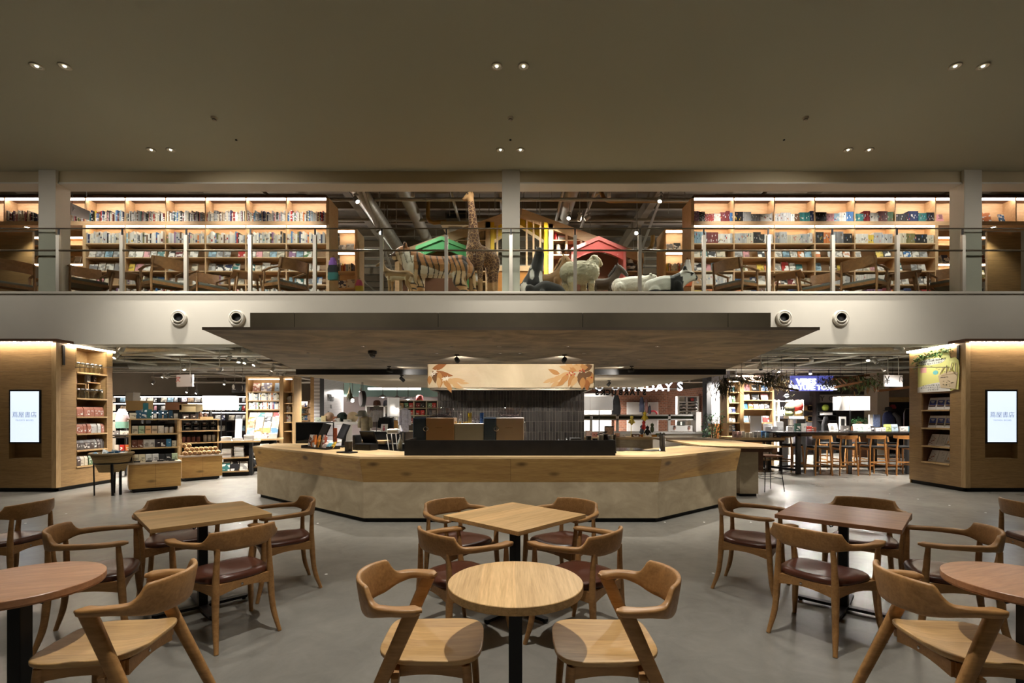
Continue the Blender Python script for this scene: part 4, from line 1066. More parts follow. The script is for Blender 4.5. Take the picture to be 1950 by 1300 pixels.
# ------------------------------------------------------------------ upper storey: bookcases
random.seed(11)
PAL = [('white', (228, 224, 216)), ('cream', (214, 204, 182)), ('pale grey', (186, 186, 186)), ('grey', (132, 132, 136)), ('black', (30, 30, 34)), ('red', (178, 44, 40)), ('dark red', (112, 34, 38)), ('navy', (38, 50, 92)), ('blue', (62, 112, 168)),
 ('pale blue', (150, 184, 204)), ('teal', (52, 116, 116)), ('green', (74, 116, 70)), ('olive', (118, 112, 66)), ('yellow', (218, 188, 70)), ('orange', (208, 120, 56)), ('brown', (104, 74, 52)), ('tan', (174, 144, 108)), ('pink', (214, 150, 156)), ('mauve', (148, 112, 148))]
PD = dict(PAL)
WL = [9, 6, 6, 4, 5, 2.2, 2, 2, 2, 2, 1, 1, 1, 1, 1.2, 2, 2, 1.2, 1]
def book_me(w_, h, d):
 m = MB(); m.box(0, 0, 0, w_, d, h); m.f.pop(); m.m.pop(); m.s.pop(); m.c.pop()
 return m
_bk = {}
def book_mesh(w_, h, d):
 k = (round(w_*1000/4), round(h*100), round(d*100))
 if k not in _bk:
  w2, h2, d2 = k[0]*0.004, k[1]*0.01, k[2]*0.01
  m = MB(); c = min(0.003, w2*0.14)
  m.mi = 0; m.box(0, 0, 0, c, d2, h2); m.box(w2-c, 0, 0, w2, d2, h2); m.box(c, 0, 0, w2-c, c, h2)
  m.mi = 1; m.box(c, c, 0.003, w2-c, d2-0.004, h2-0.004)
  _bk[k] = (m.mesh('book', [SPINE, PAGES]), w2)
 return _bk[k]
class Bulk:            # real geometry for what is past the limit of single books: one mesh, colours per face
 def __init__(s): s.m = MB()
 def book(s, x, y, z, w_, h, d, col):
  s.m.col = lin(col); s.m.box(x, y, z, x+w_, y+d, z+h-0.004)
  s.m.col = lin((226, 220, 206)); s.m.box(x+0.002, y+0.004, z+h-0.006, x+w_-0.002, y+d-0.004, z+h-0.002)
  if random.random() < 0.7:
   cc = random.choices(PAL, WL)[0][1]; s.m.col = lin(cc); k = random.uniform(0.1, 0.7)*h
   s.m.box(x+0.002, y-0.0012, z+k, x+w_-0.002, y, z+k+random.uniform(0.02, 0.25*h))
BOOKN = [0]; FACEN = [0]
ATT = attr_mat('printed_paper', 0.5)
def spine_row(x0, x1, y, z, hmin, hmax, style, where, bulk, single, grp, wmin=0.012, wmax=0.034, fill=1.0):
 x = x0; i = 0; end = x0+(x1-x0)*fill
 while True:
  if style == 'series':
   nm, c = random.choices(PAL, WL)[0]; run = random.randint(5, 14); w_ = random.choice((0.016, 0.02, 0.024)); h = random.uniform(hmin, hmax)
  else:
   run = 1; nm, c = random.choices(PAL, WL)[0]; w_ = random.uniform(wmin, wmax); h = random.uniform(hmin, hmax)
   if style == 'white' and random.random() < 0.6: nm, c = PAL[random.choice((0, 0, 1, 2))]
  for _ in range(run):
   d = random.uniform(0.14, 0.20)
   if x+w_ > end: return
   jit = random.uniform(-16, 16); cc = tuple(max(0, min(255, v+jit)) for v in c)
   if single and BOOKN[0] < 300:
    me, w2 = book_mesh(max(w_, 0.012), h, d)
    if x+w2 > end: return
    o = inst('book', me, None, (x, y+0.015+(0.0 if style == 'series' else random.uniform(0, 0.03)), z), (0, 0, 0), None, lin(cc))
    tag(o, '%s book, %s on the %s' % (nm, ordw(i), where), 'book', grp); BOOKN[0] += 1; x += w2+0.0018
   else:
    bulk.book(x, y+0.015, z, w_, h, d, cc); x += w_+0.0016
   i += 1
_fb = {}
def face_mesh(w_, h):
 k = (round(w_*50), round(h*50))
 if k not in _fb:
  w2, h2 = k[0]/50, k[1]/50
  m = MB(); m.mi = 0; m.box(0, 0, 0, w2, 0.003, h2); m.mi = 1; m.box(0.002, 0.003, 0.002, w2-0.002, 0.016, h2-0.002); m.mi = 0; m.box(0, 0.016, 0, w2, 0.018, h2)
  _fb[k] = (m.mesh('display_book', [COVER, PAGES]), w2, h2)
 return _fb[k]
def face_row(x0, x1, y, z, where, grp, palw=WL, hmin=0.17, hmax=0.25, gap=0.02, rz=0.0, skip=0.12):
 x = x0+0.01; i = 0
 while True:
  w_ = random.uniform(0.13, 0.2); h = random.uniform(hmin, hmax)
  me, w2, h2 = face_mesh(w_, h)
  if x+w2 > x1: return
  if random.random() > skip:
   nm, c = random.choices(PAL, palw)[0]
   o = inst('display_book', me, None, (x, y+0.05, z+0.001), (R(-14), 0, 0), None, lin(c))
   tag(o, '%s cover out, %s on %s' % (nm, ordw(i), where), 'book', grp); FACEN[0] += 1
   i += 1
  x += w2+gap
LED = emit('shelf_led', (1.0, 0.86, 0.72), 26)
LED2 = emit('shelf_led_low', (1.0, 0.86, 0.72), 22)
SHW = wood('shelf_oak', (222, 188, 146), (200, 162, 120), (1, 9, 9), 0.5)
YB = 11.5; DP = 0.30
ZA, ZB_, ZC_, ZD_, ZE_, ZF_ = 6.00, 5.485, 5.16, 4.84, 4.52, 4.20
ZTOP = 6.54
def bookcase(side, ppx, low0, low1):
 """ppx: pixel columns of the dividers of the top row; low0..low1: indices between which the lower rows run"""
 X = [PX(p, YB) for p in ppx]; t = T('tall_bookcase', 'tall lit oak bookcase upstairs at the %s, open bays over six rows' % side, 'bookcase', (0, YB, 3.85))
 t['kind'] = 'thing'
 f = -3.85
 MB().box(X[0], -0.02, ZTOP+f, X[-1], 0.6, ZTOP+0.07+f).build('cap_board', DARKW, t)
 MB().box(X[0], 0.0, ZA-0.095+f, X[-1], DP, ZA+f).build('shelf', SHW, t)
 MB().box(X[0], DP, ZA-0.1+f, X[-1], DP+0.02, ZTOP+f).build('back_panel', SHW, t)
 a, b_ = X[low0], X[low1]
 MB().box(a, DP, f+3.85, b_, DP+0.02, ZA-0.1+f).build('back_panel', SHW, t)
 for i, x in enumerate(X):
  MB().box(x-0.012, 0.0, ZA+f, x+0.012, DP, ZTOP+f).build('divider', SHW, t)
  if low0 <= i <= low1: MB().box(x-0.014, 0.0, 0, x+0.014, DP, ZA-0.095+f).build('divider', SHW, t)
 for q0, q1 in zip(X[:-1], X[1:]):
  MB().box(q0+0.02, 0.01, ZTOP-0.03+f, q1-0.02, 0.05, ZTOP-0.004+f).build('light_strip', LED, t)
 for q0, q1 in zip(X[low0:low1], X[low0+1:low1+1]):
  MB().box(q0+0.02, 0.01, ZA-0.125+f, q1-0.02, 0.05, ZA-0.10+f).build('light_strip', LED2, t)
  for z in (ZB_, ZC_, ZD_, ZE_, ZF_): MB().box(q0+0.014, 0.0, z-0.026+f, q1-0.014, DP, z+f).build('shelf', SHW, t)
 for s, x in ((-1, a), (1, b_)):
  MB().box(x+(0.014 if s > 0 else -0.06), 0, 0, x+(0.06 if s > 0 else -0.014), 0.6, (ZA if (side == 'left') == (s < 0) else ZTOP)-0.1*((side == 'left') == (s < 0))+f).build('end_panel', SHW, t)
 return X
LX = bookcase('left', (-69, 8, 85, 162, 238, 315, 391, 468, 545, 622), 3, 9)
RX = bookcase('right', (1321, 1398, 1475, 1552, 1628, 1705, 1782, 1858, 1935, 2012), 0, 6)
bulkL, bulkR = Bulk(), Bulk()
def bayname(k, side): return '%s bay, %s upper bookcase' % (ORD[k], side)
for k in range(1, 9):
 spine_row(LX[k]+0.02, LX[k+1]-0.03, YB, ZA, 0.17, 0.27, 'mixed', 'top shelf, '+bayname(k-1, 'left'), bulkL, True, 'books on the top shelf of the left bookcase', 0.014, 0.034)
for k in range(0, 6):
 fl = (0.93, 0.95, 0.98, 0.99, 0.99, 0.99)[k]
 spine_row(RX[k]+0.02, RX[k+1]-0.02, YB, ZA, 0.17, 0.25, 'series', 'top shelf, '+bayname(k, 'right'), bulkR, True, 'comics on the top shelf of the right bookcase')
for k in range(3, 9):
 spine_row(LX[k]+0.02, LX[k+1]-0.03, YB, ZB_, 0.19, 0.29, 'white', '', bulkL, False, None, 0.02, 0.045)
for k in range(0, 6):
 spine_row(RX[k]+0.02, RX[k+1]-0.03, YB, ZB_, 0.2, 0.28, 'series', '', bulkR, False, None)
WHITE_W = [14, 6, 4, 2, 3, 1, .6, 1, 1, 2, .6, .6, .5, 2, 1.2, .8, 1.2, 1.6, 1]
for k in range(3, 9):
 n = k-3
 face_row(LX[k]+0.02, LX[k+1]-0.03, YB, ZC_, 'shelf three, '+bayname(n, 'left'), 'display books in the left bookcase', WHITE_W, 0.16, 0.22)
 face_row(LX[k]+0.02, LX[k+1]-0.03, YB, ZD_, 'shelf four, '+bayname(n, 'left'), 'display books in the left bookcase', WHITE_W, 0.16, 0.22)
 if n in (1, 3): spine_row(LX[k]+0.02, LX[k+1]-0.03, YB, ZE_, 0.18, 0.24, 'white', '', bulkL, False, None, 0.02, 0.045, 0.5); face_row(LX[k]+0.5, LX[k+1]-0.03, YB, ZE_, 'shelf five, '+bayname(n, 'left'), 'display books in the left bookcase', WHITE_W, 0.16, 0.22)
 else: face_row(LX[k]+0.02, LX[k+1]-0.03, YB, ZE_, 'shelf five, '+bayname(n, 'left'), 'display books in the left bookcase', WHITE_W, 0.16, 0.22)
 spine_row(LX[k]+0.02, LX[k+1]-0.03, YB, ZF_, 0.17, 0.25, 'white', '', bulkL, False, None, 0.02, 0.045)
for k in range(0, 6):
 face_row(RX[k]+0.02, RX[k+1]-0.03, YB, ZC_, 'shelf three, '+bayname(k, 'right'), 'display books in the right bookcase', WHITE_W, 0.16, 0.22)
 face_row(RX[k]+0.02, RX[k+1]-0.03, YB, ZD_, 'shelf four, '+bayname(k, 'right'), 'display books in the right bookcase', None or WL, 0.16, 0.24)
 if k in (0, 3, 4): spine_row(RX[k]+0.02, RX[k+1]-0.03, YB, ZE_, 0.2, 0.25, 'series', '', bulkR, False, None)
 else: face_row(RX[k]+0.02, RX[k+1]-0.03, YB, ZE_, 'shelf five, '+bayname(k, 'right'), 'display books in the right bookcase', WL, 0.16, 0.24)
 spine_row(RX[k]+0.02, RX[k+1]-0.03, YB, ZF_, 0.17, 0.25, 'series', '', bulkR, False, None)
face_row(RX[6]+0.03, RX[7]-0.02, YB, ZA, 'top shelf, seventh bay, right upper bookcase', 'display books in the right bookcase')
face_row(RX[7]+0.02, RX[8]-0.02, YB, ZA, 'top shelf, eighth bay, right upper bookcase', 'display books in the right bookcase')
stuff(bulkL.m.build('books', ATT), 'remaining tightly packed books on the lower shelves of the left upstairs bookcase', 'books')
stuff(bulkR.m.build('books', ATT), 'remaining tightly packed comics on the lower shelves of the right upstairs bookcase', 'books')
# alcoves beside the portals: wood wall with a lit soffit, deeper lit shelves seen through the gap
for side, p0, p1, q0, q1, lx in (('left', -12, 62, 52, 160, 50), ('right', 1880, 1944, 1782, 1890, 1893)):
 t = T('alcove_panel', 'plain wood alcove wall under the top shelf at the upper %s end' % side, 'panel', (PX((p0+p1)/2, 11.9), 11.9, 3.85)); t['kind'] = 'structure'
 hw = PX(p1, 11.9)-PX((p0+p1)/2, 11.9)
 MB().box(-hw, 0, 0, hw, 0.05, ZA-0.1-3.85).build('panel', OAK, t)
 t2 = T('soffit_light', 'bright small downlight over the wood alcove at the upper %s end' % side, 'downlight', (PX(lx, 11.6), 11.62, ZA-0.095))
 inst('trim_ring', ring_me, t2); MB().lathe([(0.04, -0.004), (0.001, -0.006)], 14).build('lens', emit('alcove_lens', (1, 0.88, 0.7), 25), t2)
 spot('alcove_beam', (PX(lx, 11.6), 11.62, ZA-0.12), (PX(lx, 11.6), 11.75, 3.85), 18, 110, 0.7, WARM, 0.03)
 Yd = 12.7; a, b_ = PX(q0, Yd), PX(q1, Yd)
 t3 = T('deep_bookcase', 'lit shelf unit seen through the gap beside the upper %s column' % side, 'bookcase', ((a+b_)/2, Yd, 3.85)); hw = (b_-a)/2
 MB().box(-hw, 0.3, 0, hw, 0.32, 2.6).build('back_panel', SHW, t3)
 for z in (0.35, 0.75, 1.15, 1.55, 2.0, 2.25): MB().box(-hw, 0, z-0.03, hw, 0.3, z).build('shelf', SHW, t3)
 for z in (1.52, 2.22): MB().box(-hw, 0.02, z-0.03, hw, 0.06, z-0.004).build('light_strip', LED, t3)
 for j, z in enumerate((0.75, 1.15, 1.55)):
  face_row(a+0.02, b_-0.02, Yd, 3.85+z, '%s shelf of deep unit by upper %s column' % (('lowest', 'middle', 'upper')[j], side), 'books in the deep unit', WL, 0.18, 0.26)
for side, s in (('left', -1), ('right', 1)):
 Yd = 13.0; a, b_ = (PX(640, Yd), PX(676, Yd)) if s < 0 else (PX(1268, Yd), PX(1312, Yd)); hw = (b_-a)/2; X_ = (a+b_)/2
 t3 = T('end_bookcase', 'lower lit oak bookcase behind the inner end of the %s upstairs bookcase' % side, 'bookcase', (X_, Yd, 3.85))
 MB().box(-hw, 0.28, 0, hw, 0.30, 2.5).build('back_panel', SHW, t3); MB().box(-hw-0.02, -0.01, 2.5, hw+0.05, 0.64, 2.54).build('cap_board', SHW, t3)
 ex = hw if s < 0 else -hw
 MB().box(ex, 0, 0, ex-s*0.06, 0.62, 2.5).build('end_panel', SHW, t3)
 for z in (0.6, 0.98, 1.42, 1.95): MB().box(-hw, 0, z-0.035, hw, 0.28, z).build('shelf', SHW, t3)
 for z in (2.49, 1.91): MB().box(-hw+0.02, 0.02, z-0.03, hw-0.03, 0.06, z-0.002).build('light_strip', LED, t3)
 bl = Bulk(); spine_row(a+0.03, b_-0.04, Yd, 3.85+1.42, 0.15, 0.24, 'mixed', '', bl, False, None)
 stuff(bl.m.build('books', ATT), 'thin coloured books packed on the lit shelf of the lower bookcase, %s' % side, 'books')
 face_row(a+0.03, b_-0.04, Yd, 3.85+1.95, 'upper shelf of the lower %s upstairs bookcase' % side, 'books in the lower bookcase', WL, 0.2, 0.26)
 face_row(a+0.03, b_-0.04, Yd, 3.85+0.98, 'third shelf of the lower %s upstairs bookcase' % side, 'books in the lower bookcase', WL, 0.2, 0.26)
 face_row(a+0.03, b_-0.04, Yd, 3.85+0.6, 'bottom shelf of the lower %s upstairs bookcase' % side, 'books in the lower bookcase', WL, 0.2, 0.26)
# hanging clothes on the end panels
def cloth(name, lab, px, py0, py1, Y, cols, w_):
 z1, z0 = PZ(py0, Y), PZ(py1, Y); t = T(name, lab, 'clothing', (PX(px, Y), Y, z0)); h = z1-z0
 n = len(cols)
 for i, c in enumerate(cols):
  rings = []
  for k in range(5):
   u = k/4; z = h*(1-(i+u)/n); ww = w_*(0.45+0.55*min(1, (i+u)/n*2.2)); rings.append([(ww/2*math.cos(2*PI*j/12)+0.012*math.sin(3*j+u*4), 0.05*math.sin(2*PI*j/12)*(1+0.3*math.sin(j*2)), z) for j in range(12)])
  MB().loft(rings).build('fabric', plain('fabric_%d_%d_%d' % c, c, 0.9), t)
 MB().tube([(0, 0, h-0.01), (0, 0.0, h+0.05), (0.02, 0.03, h+0.06), (0, 0.06, h+0.05)], 0.005, 6).build('hook', BLACK, t)
 return t
cloth('hanging_apron', 'purple, black and teal child garment hung on the left bookcase end', 634, 491, 533, 11.42, [(132, 92, 176), (36, 40, 46), (54, 112, 110)], 0.24)
cloth('hanging_bag', 'pink and yellow little bag hung on the lower left bookcase end', 684, 533, 556, 12.9, [(224, 110, 160), (222, 206, 90)], 0.2)
cloth('hanging_coat', 'white and rust coloured child garment hung by the right bookcase end', 1309, 495, 545, 11.42, [(224, 222, 218), (186, 92, 50)], 0.22)
# black direction sign hung at the left column
t = T('direction_sign', 'black hanging direction sign with a white arrow beside the upper left column', 'sign', (PX(150, 10.35), 10.35, PZ(405, 10.35)), 0)
o0 = t.location
def q_(px, py, Y): return PT(px, py, Y)-o0
m = MB(); m.ext([q_(134, 386, 10.1), q_(170, 402, 10.9), q_(169, 419, 10.9), q_(134, 409, 10.1)], (0.01, 0.006, 0)); m.build('board', BLACK, t, recalc=True)
m = MB()
for a, b_ in (((139, 391, 10.18), (143.5, 398, 10.27)), ((143.5, 398, 10.27), (139.5, 402, 10.18))): m.bar(q_(*a)+Vector((0, -0.012, 0)), q_(*b_)+Vector((0, -0.012, 0)), 0.012, 0.004, (0, 1, 0))
m.build('arrow', WHITEB, t)
m = MB()
for a in ((138, 389, 10.19), (165, 401, 10.8)): m.tube([q_(*a), q_(*a)+Vector((0, 0, 7.75-PT(*a).z))], 0.004, 5)
m.build('wire', BLACK, t)
# lounge chairs and low tables along the glass
LWOOD = wood('lounge_oak', (150, 108, 68), (118, 82, 48), (1.5, 9, 9), 0.45)
CUSH = plain('grey_cushion', (104, 106, 100), 0.9, bmp=0.1, vscale=80)
def make_lounge():
 t = T('lounge_armchair', '', 'chair')
 for s in (1, -1):
  MB().tube([(0.30, s*0.33, 0), (0.28, s*0.32, 0.62)], [0.018, 0.024], 8).build('leg', LWOOD, t)
  MB().tube([(-0.34, s*0.32, 0), (-0.28, s*0.31, 0.42), (-0.36, s*0.29, 0.80)], [0.018, 0.026, 0.018], 8).build('leg', LWOOD, t)
  MB().tube([(0.33, s*0.33, 0.625), (0.0, s*0.335, 0.635), (-0.30, s*0.305, 0.62)], [0.026, 0.03, 0.022], 8, flat=(1.2, 0.6)).build('arm', LWOOD, t)
  MB().bar((0.28, s*0.315, 0.33), (-0.30, s*0.305, 0.28), 0.022, 0.06).build('side_rail', LWOOD, t)
 MB().bar((0.27, -0.32, 0.33), (0.27, 0.32, 0.33), 0.022, 0.06).build('front_rail', LWOOD, t); MB().bar((-0.29, -0.31, 0.29), (-0.29, 0.31, 0.29), 0.022, 0.06).build('rear_rail', LWOOD, t)
 MB().ext([(0.28, -0.30, 0.35), (0.28, 0.30, 0.35), (-0.29, 0.29, 0.30), (-0.29, -0.29, 0.30)], (0, 0, 0.07)).build('seat_cushion', CUSH, t, bevel=0.02)
 P = catmull([(-0.29, 0.32, 0), (-0.35, 0.2, 0), (-0.385, 0, 0), (-0.35, -0.2, 0), (-0.29, -0.32, 0)], 5)
 MB().loft([[(p.x-0.012, p.y, 0.58), (p.x+0.012, p.y, 0.58), (p.x-0.028, p.y, 0.80), (p.x-0.05, p.y, 0.80)] for p in P], True, False).build('back_panel', LWOOD, t)
 return t
def make_low_table():
 t = T('low_table', '', 'table')
 MB().box(-0.3, -0.3, 0.545, 0.3, 0.3, 0.575).build('tabletop', LWOOD, t, bevel=0.008)
 for a in (1, -1):
  for b_ in (1, -1): MB().tube([(a*0.27, b_*0.27, 0), (a*0.20, b_*0.20, 0.545)], [0.014, 0.024], 8).build('leg', LWOOD, t)
 return t
UP = 3.85
LCH = make_lounge(); LTB = make_low_table()
spots = [(22, 10.4, 143, 'left of the upper left column'), (165, 10.35, -37, 'just right of the upper left column'), (312, 10.25, 143, 'back to the third balustrade post'), (396, 10.75, -37, 'just right of the third balustrade post'),
  (545, 10.35, 143, 'before the last bay of the left bookcase'), (1400, 10.35, 37, 'before the first bay of the right bookcase'), (1562, 10.8, -143, 'before the third bay of the right bookcase'), (1645, 10.25, 37, 'before the fourth bay of the right bookcase'), (1812, 10.35, -143, 'just left of the upper right column')]
for i, (px, y, a, wh) in enumerate(spots):
 lab = 'wooden lounge armchair upstairs, '+wh
 if i == 0: LCH.location = (PX(px, y), y, UP); LCH.rotation_euler = (0, 0, R(a)); LCH['label'] = lab; LCH['group'] = 'lounge armchairs along the balcony'
 else: dup(LCH, (PX(px, y), y, UP), R(a), lab)
for i, (px, y, a, wh) in enumerate([(238, 10.4, 40, 'beside the second armchair from the left column'), (472, 10.4, 35, 'before the fifth bay of the left bookcase'), (1498, 10.4, -38, 'between the first two armchairs at the right bookcase'), (1718, 10.4, -35, 'left of the armchair by the upper right column')]):
 lab = 'low square wooden table upstairs, '+wh
 if i == 0: LTB.location = (PX(px, y), y, UP); LTB.rotation_euler = (0, 0, R(a)); LTB['label'] = lab; LTB['group'] = 'low tables along the balcony'
 else: dup(LTB, (PX(px, y), y, UP), R(a), lab)
# small round floor lights along the kerb
FLU = emit('floor_uplight', (1, 0.92, 0.8), 3.0)
for i, px in enumerate((33, 122, 228, 412, 515, 702, 793, 880, 969, 1059, 1149, 1239, 1329)):
 t = T('kerb_light', 'small lit round lamp on the balcony kerb, %s from the left' % ORD[i], 'floor light', (PX(px, 9.72), 9.72, 3.85), 0, 'kerb lights behind the glass')
 MB().lathe([(0.05, 0), (0.05, 0.012), (0.042, 0.018)], 14, caps=False).build('rim', GREYM, t); MB().lathe([(0.042, 0.016), (0.001, 0.02)], 14).build('lens', FLU, t)
# ------------------------------------------------------------------ play house of shelves upstairs
YH = 13.5
def hp(px, py): return (PX(px, YH), PZ(py, YH)-UP)
house = T('play_house', 'big gabled oak shelf house upstairs with a yellow window in its middle', 'shelf house', (0, YH, UP))
def gab(poly, d0, d1, name, mat): 
 m = MB(); m.ext([(x, d0, z) for x, z in poly][::1], (0, d1-d0, 0)); return m.build(name, mat, house, recalc=True)
GRN = plain('green_panel', (58, 150, 86), 0.6); COR = plain('coral_panel', (216, 92, 86), 0.6); YEL = plain('yellow_panel', (228, 190, 36), 0.55); CORL = plain('coral_light', (226, 122, 116), 0.6); GRNL = plain('green_light', (92, 176, 112), 0.6)
ap = hp(988, 395); R0 = hp(1226, 482); L0 = hp(752, 480); th = 0.27
gab([ap, R0, (R0[0], R0[1]-th), (ap[0], ap[1]-th)], 0, 0.4, 'roof_beam', SHW); gab([ap, (ap[0], ap[1]-th), (L0[0], L0[1]-th), L0], 0, 0.4, 'roof_beam', SHW)
def post(px, pyt, w_=0.12, d=0.4, name='post', mat=None): x, z = hp(px, pyt); MB().box(x-w_/2, 0, 0, x+w_/2, d, z).build(name, mat or SHW, house)
post(756, 490); post(1220, 492); post(929, 422, 0.13); post(1049, 426, 0.13)
# dark backs and boards of the side shelves
bk = plain('shelf_dark_back', (104, 66, 42), 0.8)
for a, c in ((762, 925), (1053, 1215)):
 x0, x1 = hp(a, 0)[0], hp(c, 0)[0]; s = 1 if a > 1000 else -1
 z0, z1 = hp(0, 433)[1], hp(0, 490)[1]
 P = [(x0, 0), (x1, 0), (x1, z1 if s > 0 else z0), (x0, z0 if s > 0 else z1)]
 gab(P, 0.33, 0.36, 'back_panel', bk)
for a, c, py in ((855, 925, 456), (1053, 1128, 456), (760, 800, 515), (893, 925, 515), (893, 925, 535), (1195, 1215, 515), (1053, 1085, 484)):
 (x0, z), (x1, _) = hp(a, py), hp(c, py); MB().box(x0, 0.01, z-0.03, x1, 0.36, z).build('shelf', SHW, house)
for px, pa, pb in ((870, 446, 470), (1079, 436, 478), (1107, 446, 470), (1191, 490, 540)):
 (x, z1), (_, z0) = hp(px, pa), hp(px, pb); MB().box(x-0.03, 0.01, z0, x+0.03, 0.36, z1).build('divider', SHW, house)
# yellow gabled window with slats
ya = hp(988, 404); yl, yr = hp(934, 424), hp(1043, 424); w_ = 0.10
for e in (yl, yr):
 s = 1 if e is yl else -1
 MB().box(e[0], -0.03, 0, e[0]+s*w_, 0.40, e[1]).build('yellow_jamb', YEL, house)
 gab([ya, e, (e[0], e[1]-0.52), (ya[0], ya[1]-0.30)], 0.05, 0.30, 'yellow_gable', YEL)
for px in (947, 960, 974, 988, 1003, 1016, 1029):
 x = hp(px, 0)[0]; zt = ya[1]-abs(px-988)*0.0053-0.06
 MB().box(x-0.025, -0.01, hp(0, 507)[1], x+0.025, 0.05, zt).build('slat', SHW, house)
MB().box(yl[0]+w_, -0.01, hp(0, 516)[1], yr[0]-w_, 0.38, hp(0, 506)[1]).build('sill', SHW, house)
MB().box(yl[0]+w_, 0.02, 0, yr[0]-w_, 0.05, hp(0, 516)[1]).build('lower_panel', wood('amber_panel', (190, 128, 52), (168, 108, 40), (1, 8, 8), 0.5), house)
# green and coral little gables
for (cx, cy, hw, py, dark, light, nm) in ((844, 458, 48, 477, GRN, GRNL, 'green'), (1136, 458, 51, 480, COR, CORL, 'coral')):
 a = hp(cx, cy); l = hp(cx-hw, py); r = hp(cx+hw, py)
 for e, s in ((l, 1), (r, -1)):
  gab([a, e, (e[0], e[1]-0.10), (a[0], a[1]-0.10)], -0.35, 0.38, nm+'_roof', light)
  MB().box(e[0], -0.33, 0, e[0]+s*0.07, 0.38, e[1]-0.02).build(nm+'_wall', light, house)
 # front gable board with an arched opening
 zb = hp(0, py+24)[1]; n = 10; pts_ = [(l[0], l[1]-0.05), (a[0], a[1]-0.05), (r[0], r[1]-0.05), (r[0], zb)]
 arc = [(r[0]-(r[0]-l[0])*k/n, zb+0.26*math.sin(PI*k/n)) for k in range(1, n)]
 m = MB(); top = lambda x: a[1]-0.06-(a[1]-l[1])*abs(x-a[0])/(r[0]-a[0])
 full = [(r[0], zb)]+arc+[(l[0], zb)]
 for p, q in zip(full[:-1], full[1:]):
  m.ext([(p[0], -0.30, p[1]), (q[0], -0.30, q[1]), (q[0], -0.30, top(q[0])), (p[0], -0.30, top(p[0]))], (0, 0.05, 0))
 m.build(nm+'_gable', dark, house, recalc=True)
# ------------------------------------------------------------------ stuffed animals
def creature(name, label, limbs, colfn, voxel, loc, rz=0, sc=1.0, mat=None, smooth=6, cat='stuffed animal', fuzz=0.0):
 """limbs: chains of (x, y, z, r): one skin is grown over their union"""
 m = MB()
 for ch in limbs:
  if len(ch) == 1:
   x, y, z, r = ch[0]; m.ball((x, y, z), r, 14, 10); continue
  pts_ = [Vector(p[:3]) for p in ch]; rr = [p[3] for p in ch]
  P = catmull(pts_, 5) if len(pts_) > 2 else [pts_[0].lerp(pts_[1], k/5) for k in range(6)]
  m.tube(P, _interp(rr, len(P)), 12); m.ball(P[0], rr[0], 12, 8); m.ball(P[-1], rr[-1], 12, 8)
 me = m.mesh(name, ATT); o = bpy.data.objects.new(name, me); C.objects.link(o)
 md = o.modifiers.new('r', 'REMESH'); md.mode = 'VOXEL'; md.voxel_size = voxel
 ms = o.modifiers.new('s', 'SMOOTH'); ms.factor = 0.5; ms.iterations = smooth
 dg = bpy.context.evaluated_depsgraph_get(); dg.update()
 nm = bpy.data.meshes.new_from_object(o.evaluated_get(dg)); bpy.data.objects.remove(o)
 nm.name = name; nm.materials.clear(); nm.materials.append(mat or FUR)
 at = nm.color_attributes.new('col', 'FLOAT_COLOR', 'POINT')
 buf = []
 for v in nm.vertices: buf += [*lin(colfn(v.co)), 1.0]
 at.data.foreach_set('color', buf)
 for p in nm.polygons: p.use_smooth = True
 if fuzz:
  for v in nm.vertices: v.co += v.normal*random.uniform(-fuzz, fuzz)
 o = bpy.data.objects.new(name, nm); C.objects.link(o); o.location = loc; o.rotation_euler = (0, 0, rz); o.scale = (sc, sc, sc)
 return tag(o, label, cat)
FUR = attr_mat('plush_fur', 0.95, 0.35, 70, 0.3)
def nz(x, y, z): return math.sin(x*1.7+y*2.3)+math.sin(y*1.9-z*2.7+1.3)*0.8+math.sin(z*2.1+x*2.9+0.7)*0.6
def eyes(o, pts_, r, col=(18, 16, 14)):
 for p in pts_: MB().ball(p, r, 10, 8).build('eye', plain('eye_black', col, 0.15), o)
# tiger, facing left (-x)
def tiger_col(c):
 x, y, z = c
 belly = z < 0.66-0.06*math.sin(x*5) and x > -0.28 and x < 0.42 and z > 0.42
 w_ = math.sin(x*52+1.5*nz(x*4, y*4, z*4)+z*6)
 st = w_ > 0.5+0.35*math.sin(z*9+x*5)
 base = (150, 98, 50) if z > 0.78 else (172, 124, 74)
 if x < -0.42: 
  if z < 0.92: base = (220, 208, 184)
  st = w_ > 0.93 and z > 0.75
  if x < -0.66 and z < 1.0: base = (210, 190, 160)
  if -0.66 < x < -0.5 and z < 1.02 : base = (226, 218, 200)
  if x < -0.58 and z >= 1.0: base = (158, 104, 56); st = w_ > 0.8
 elif z < 0.62: base = (206, 178, 138)
 if belly: base = (222, 212, 192); st = st and w_ > 0.85
 if z < 0.35: st = math.sin(z*60) > 0.6; base = (200, 160, 112)
 if x < -0.80: base = (90, 60, 50) if z > 0.93 else base
 return (36, 26, 20) if st else base
ty = 10.45
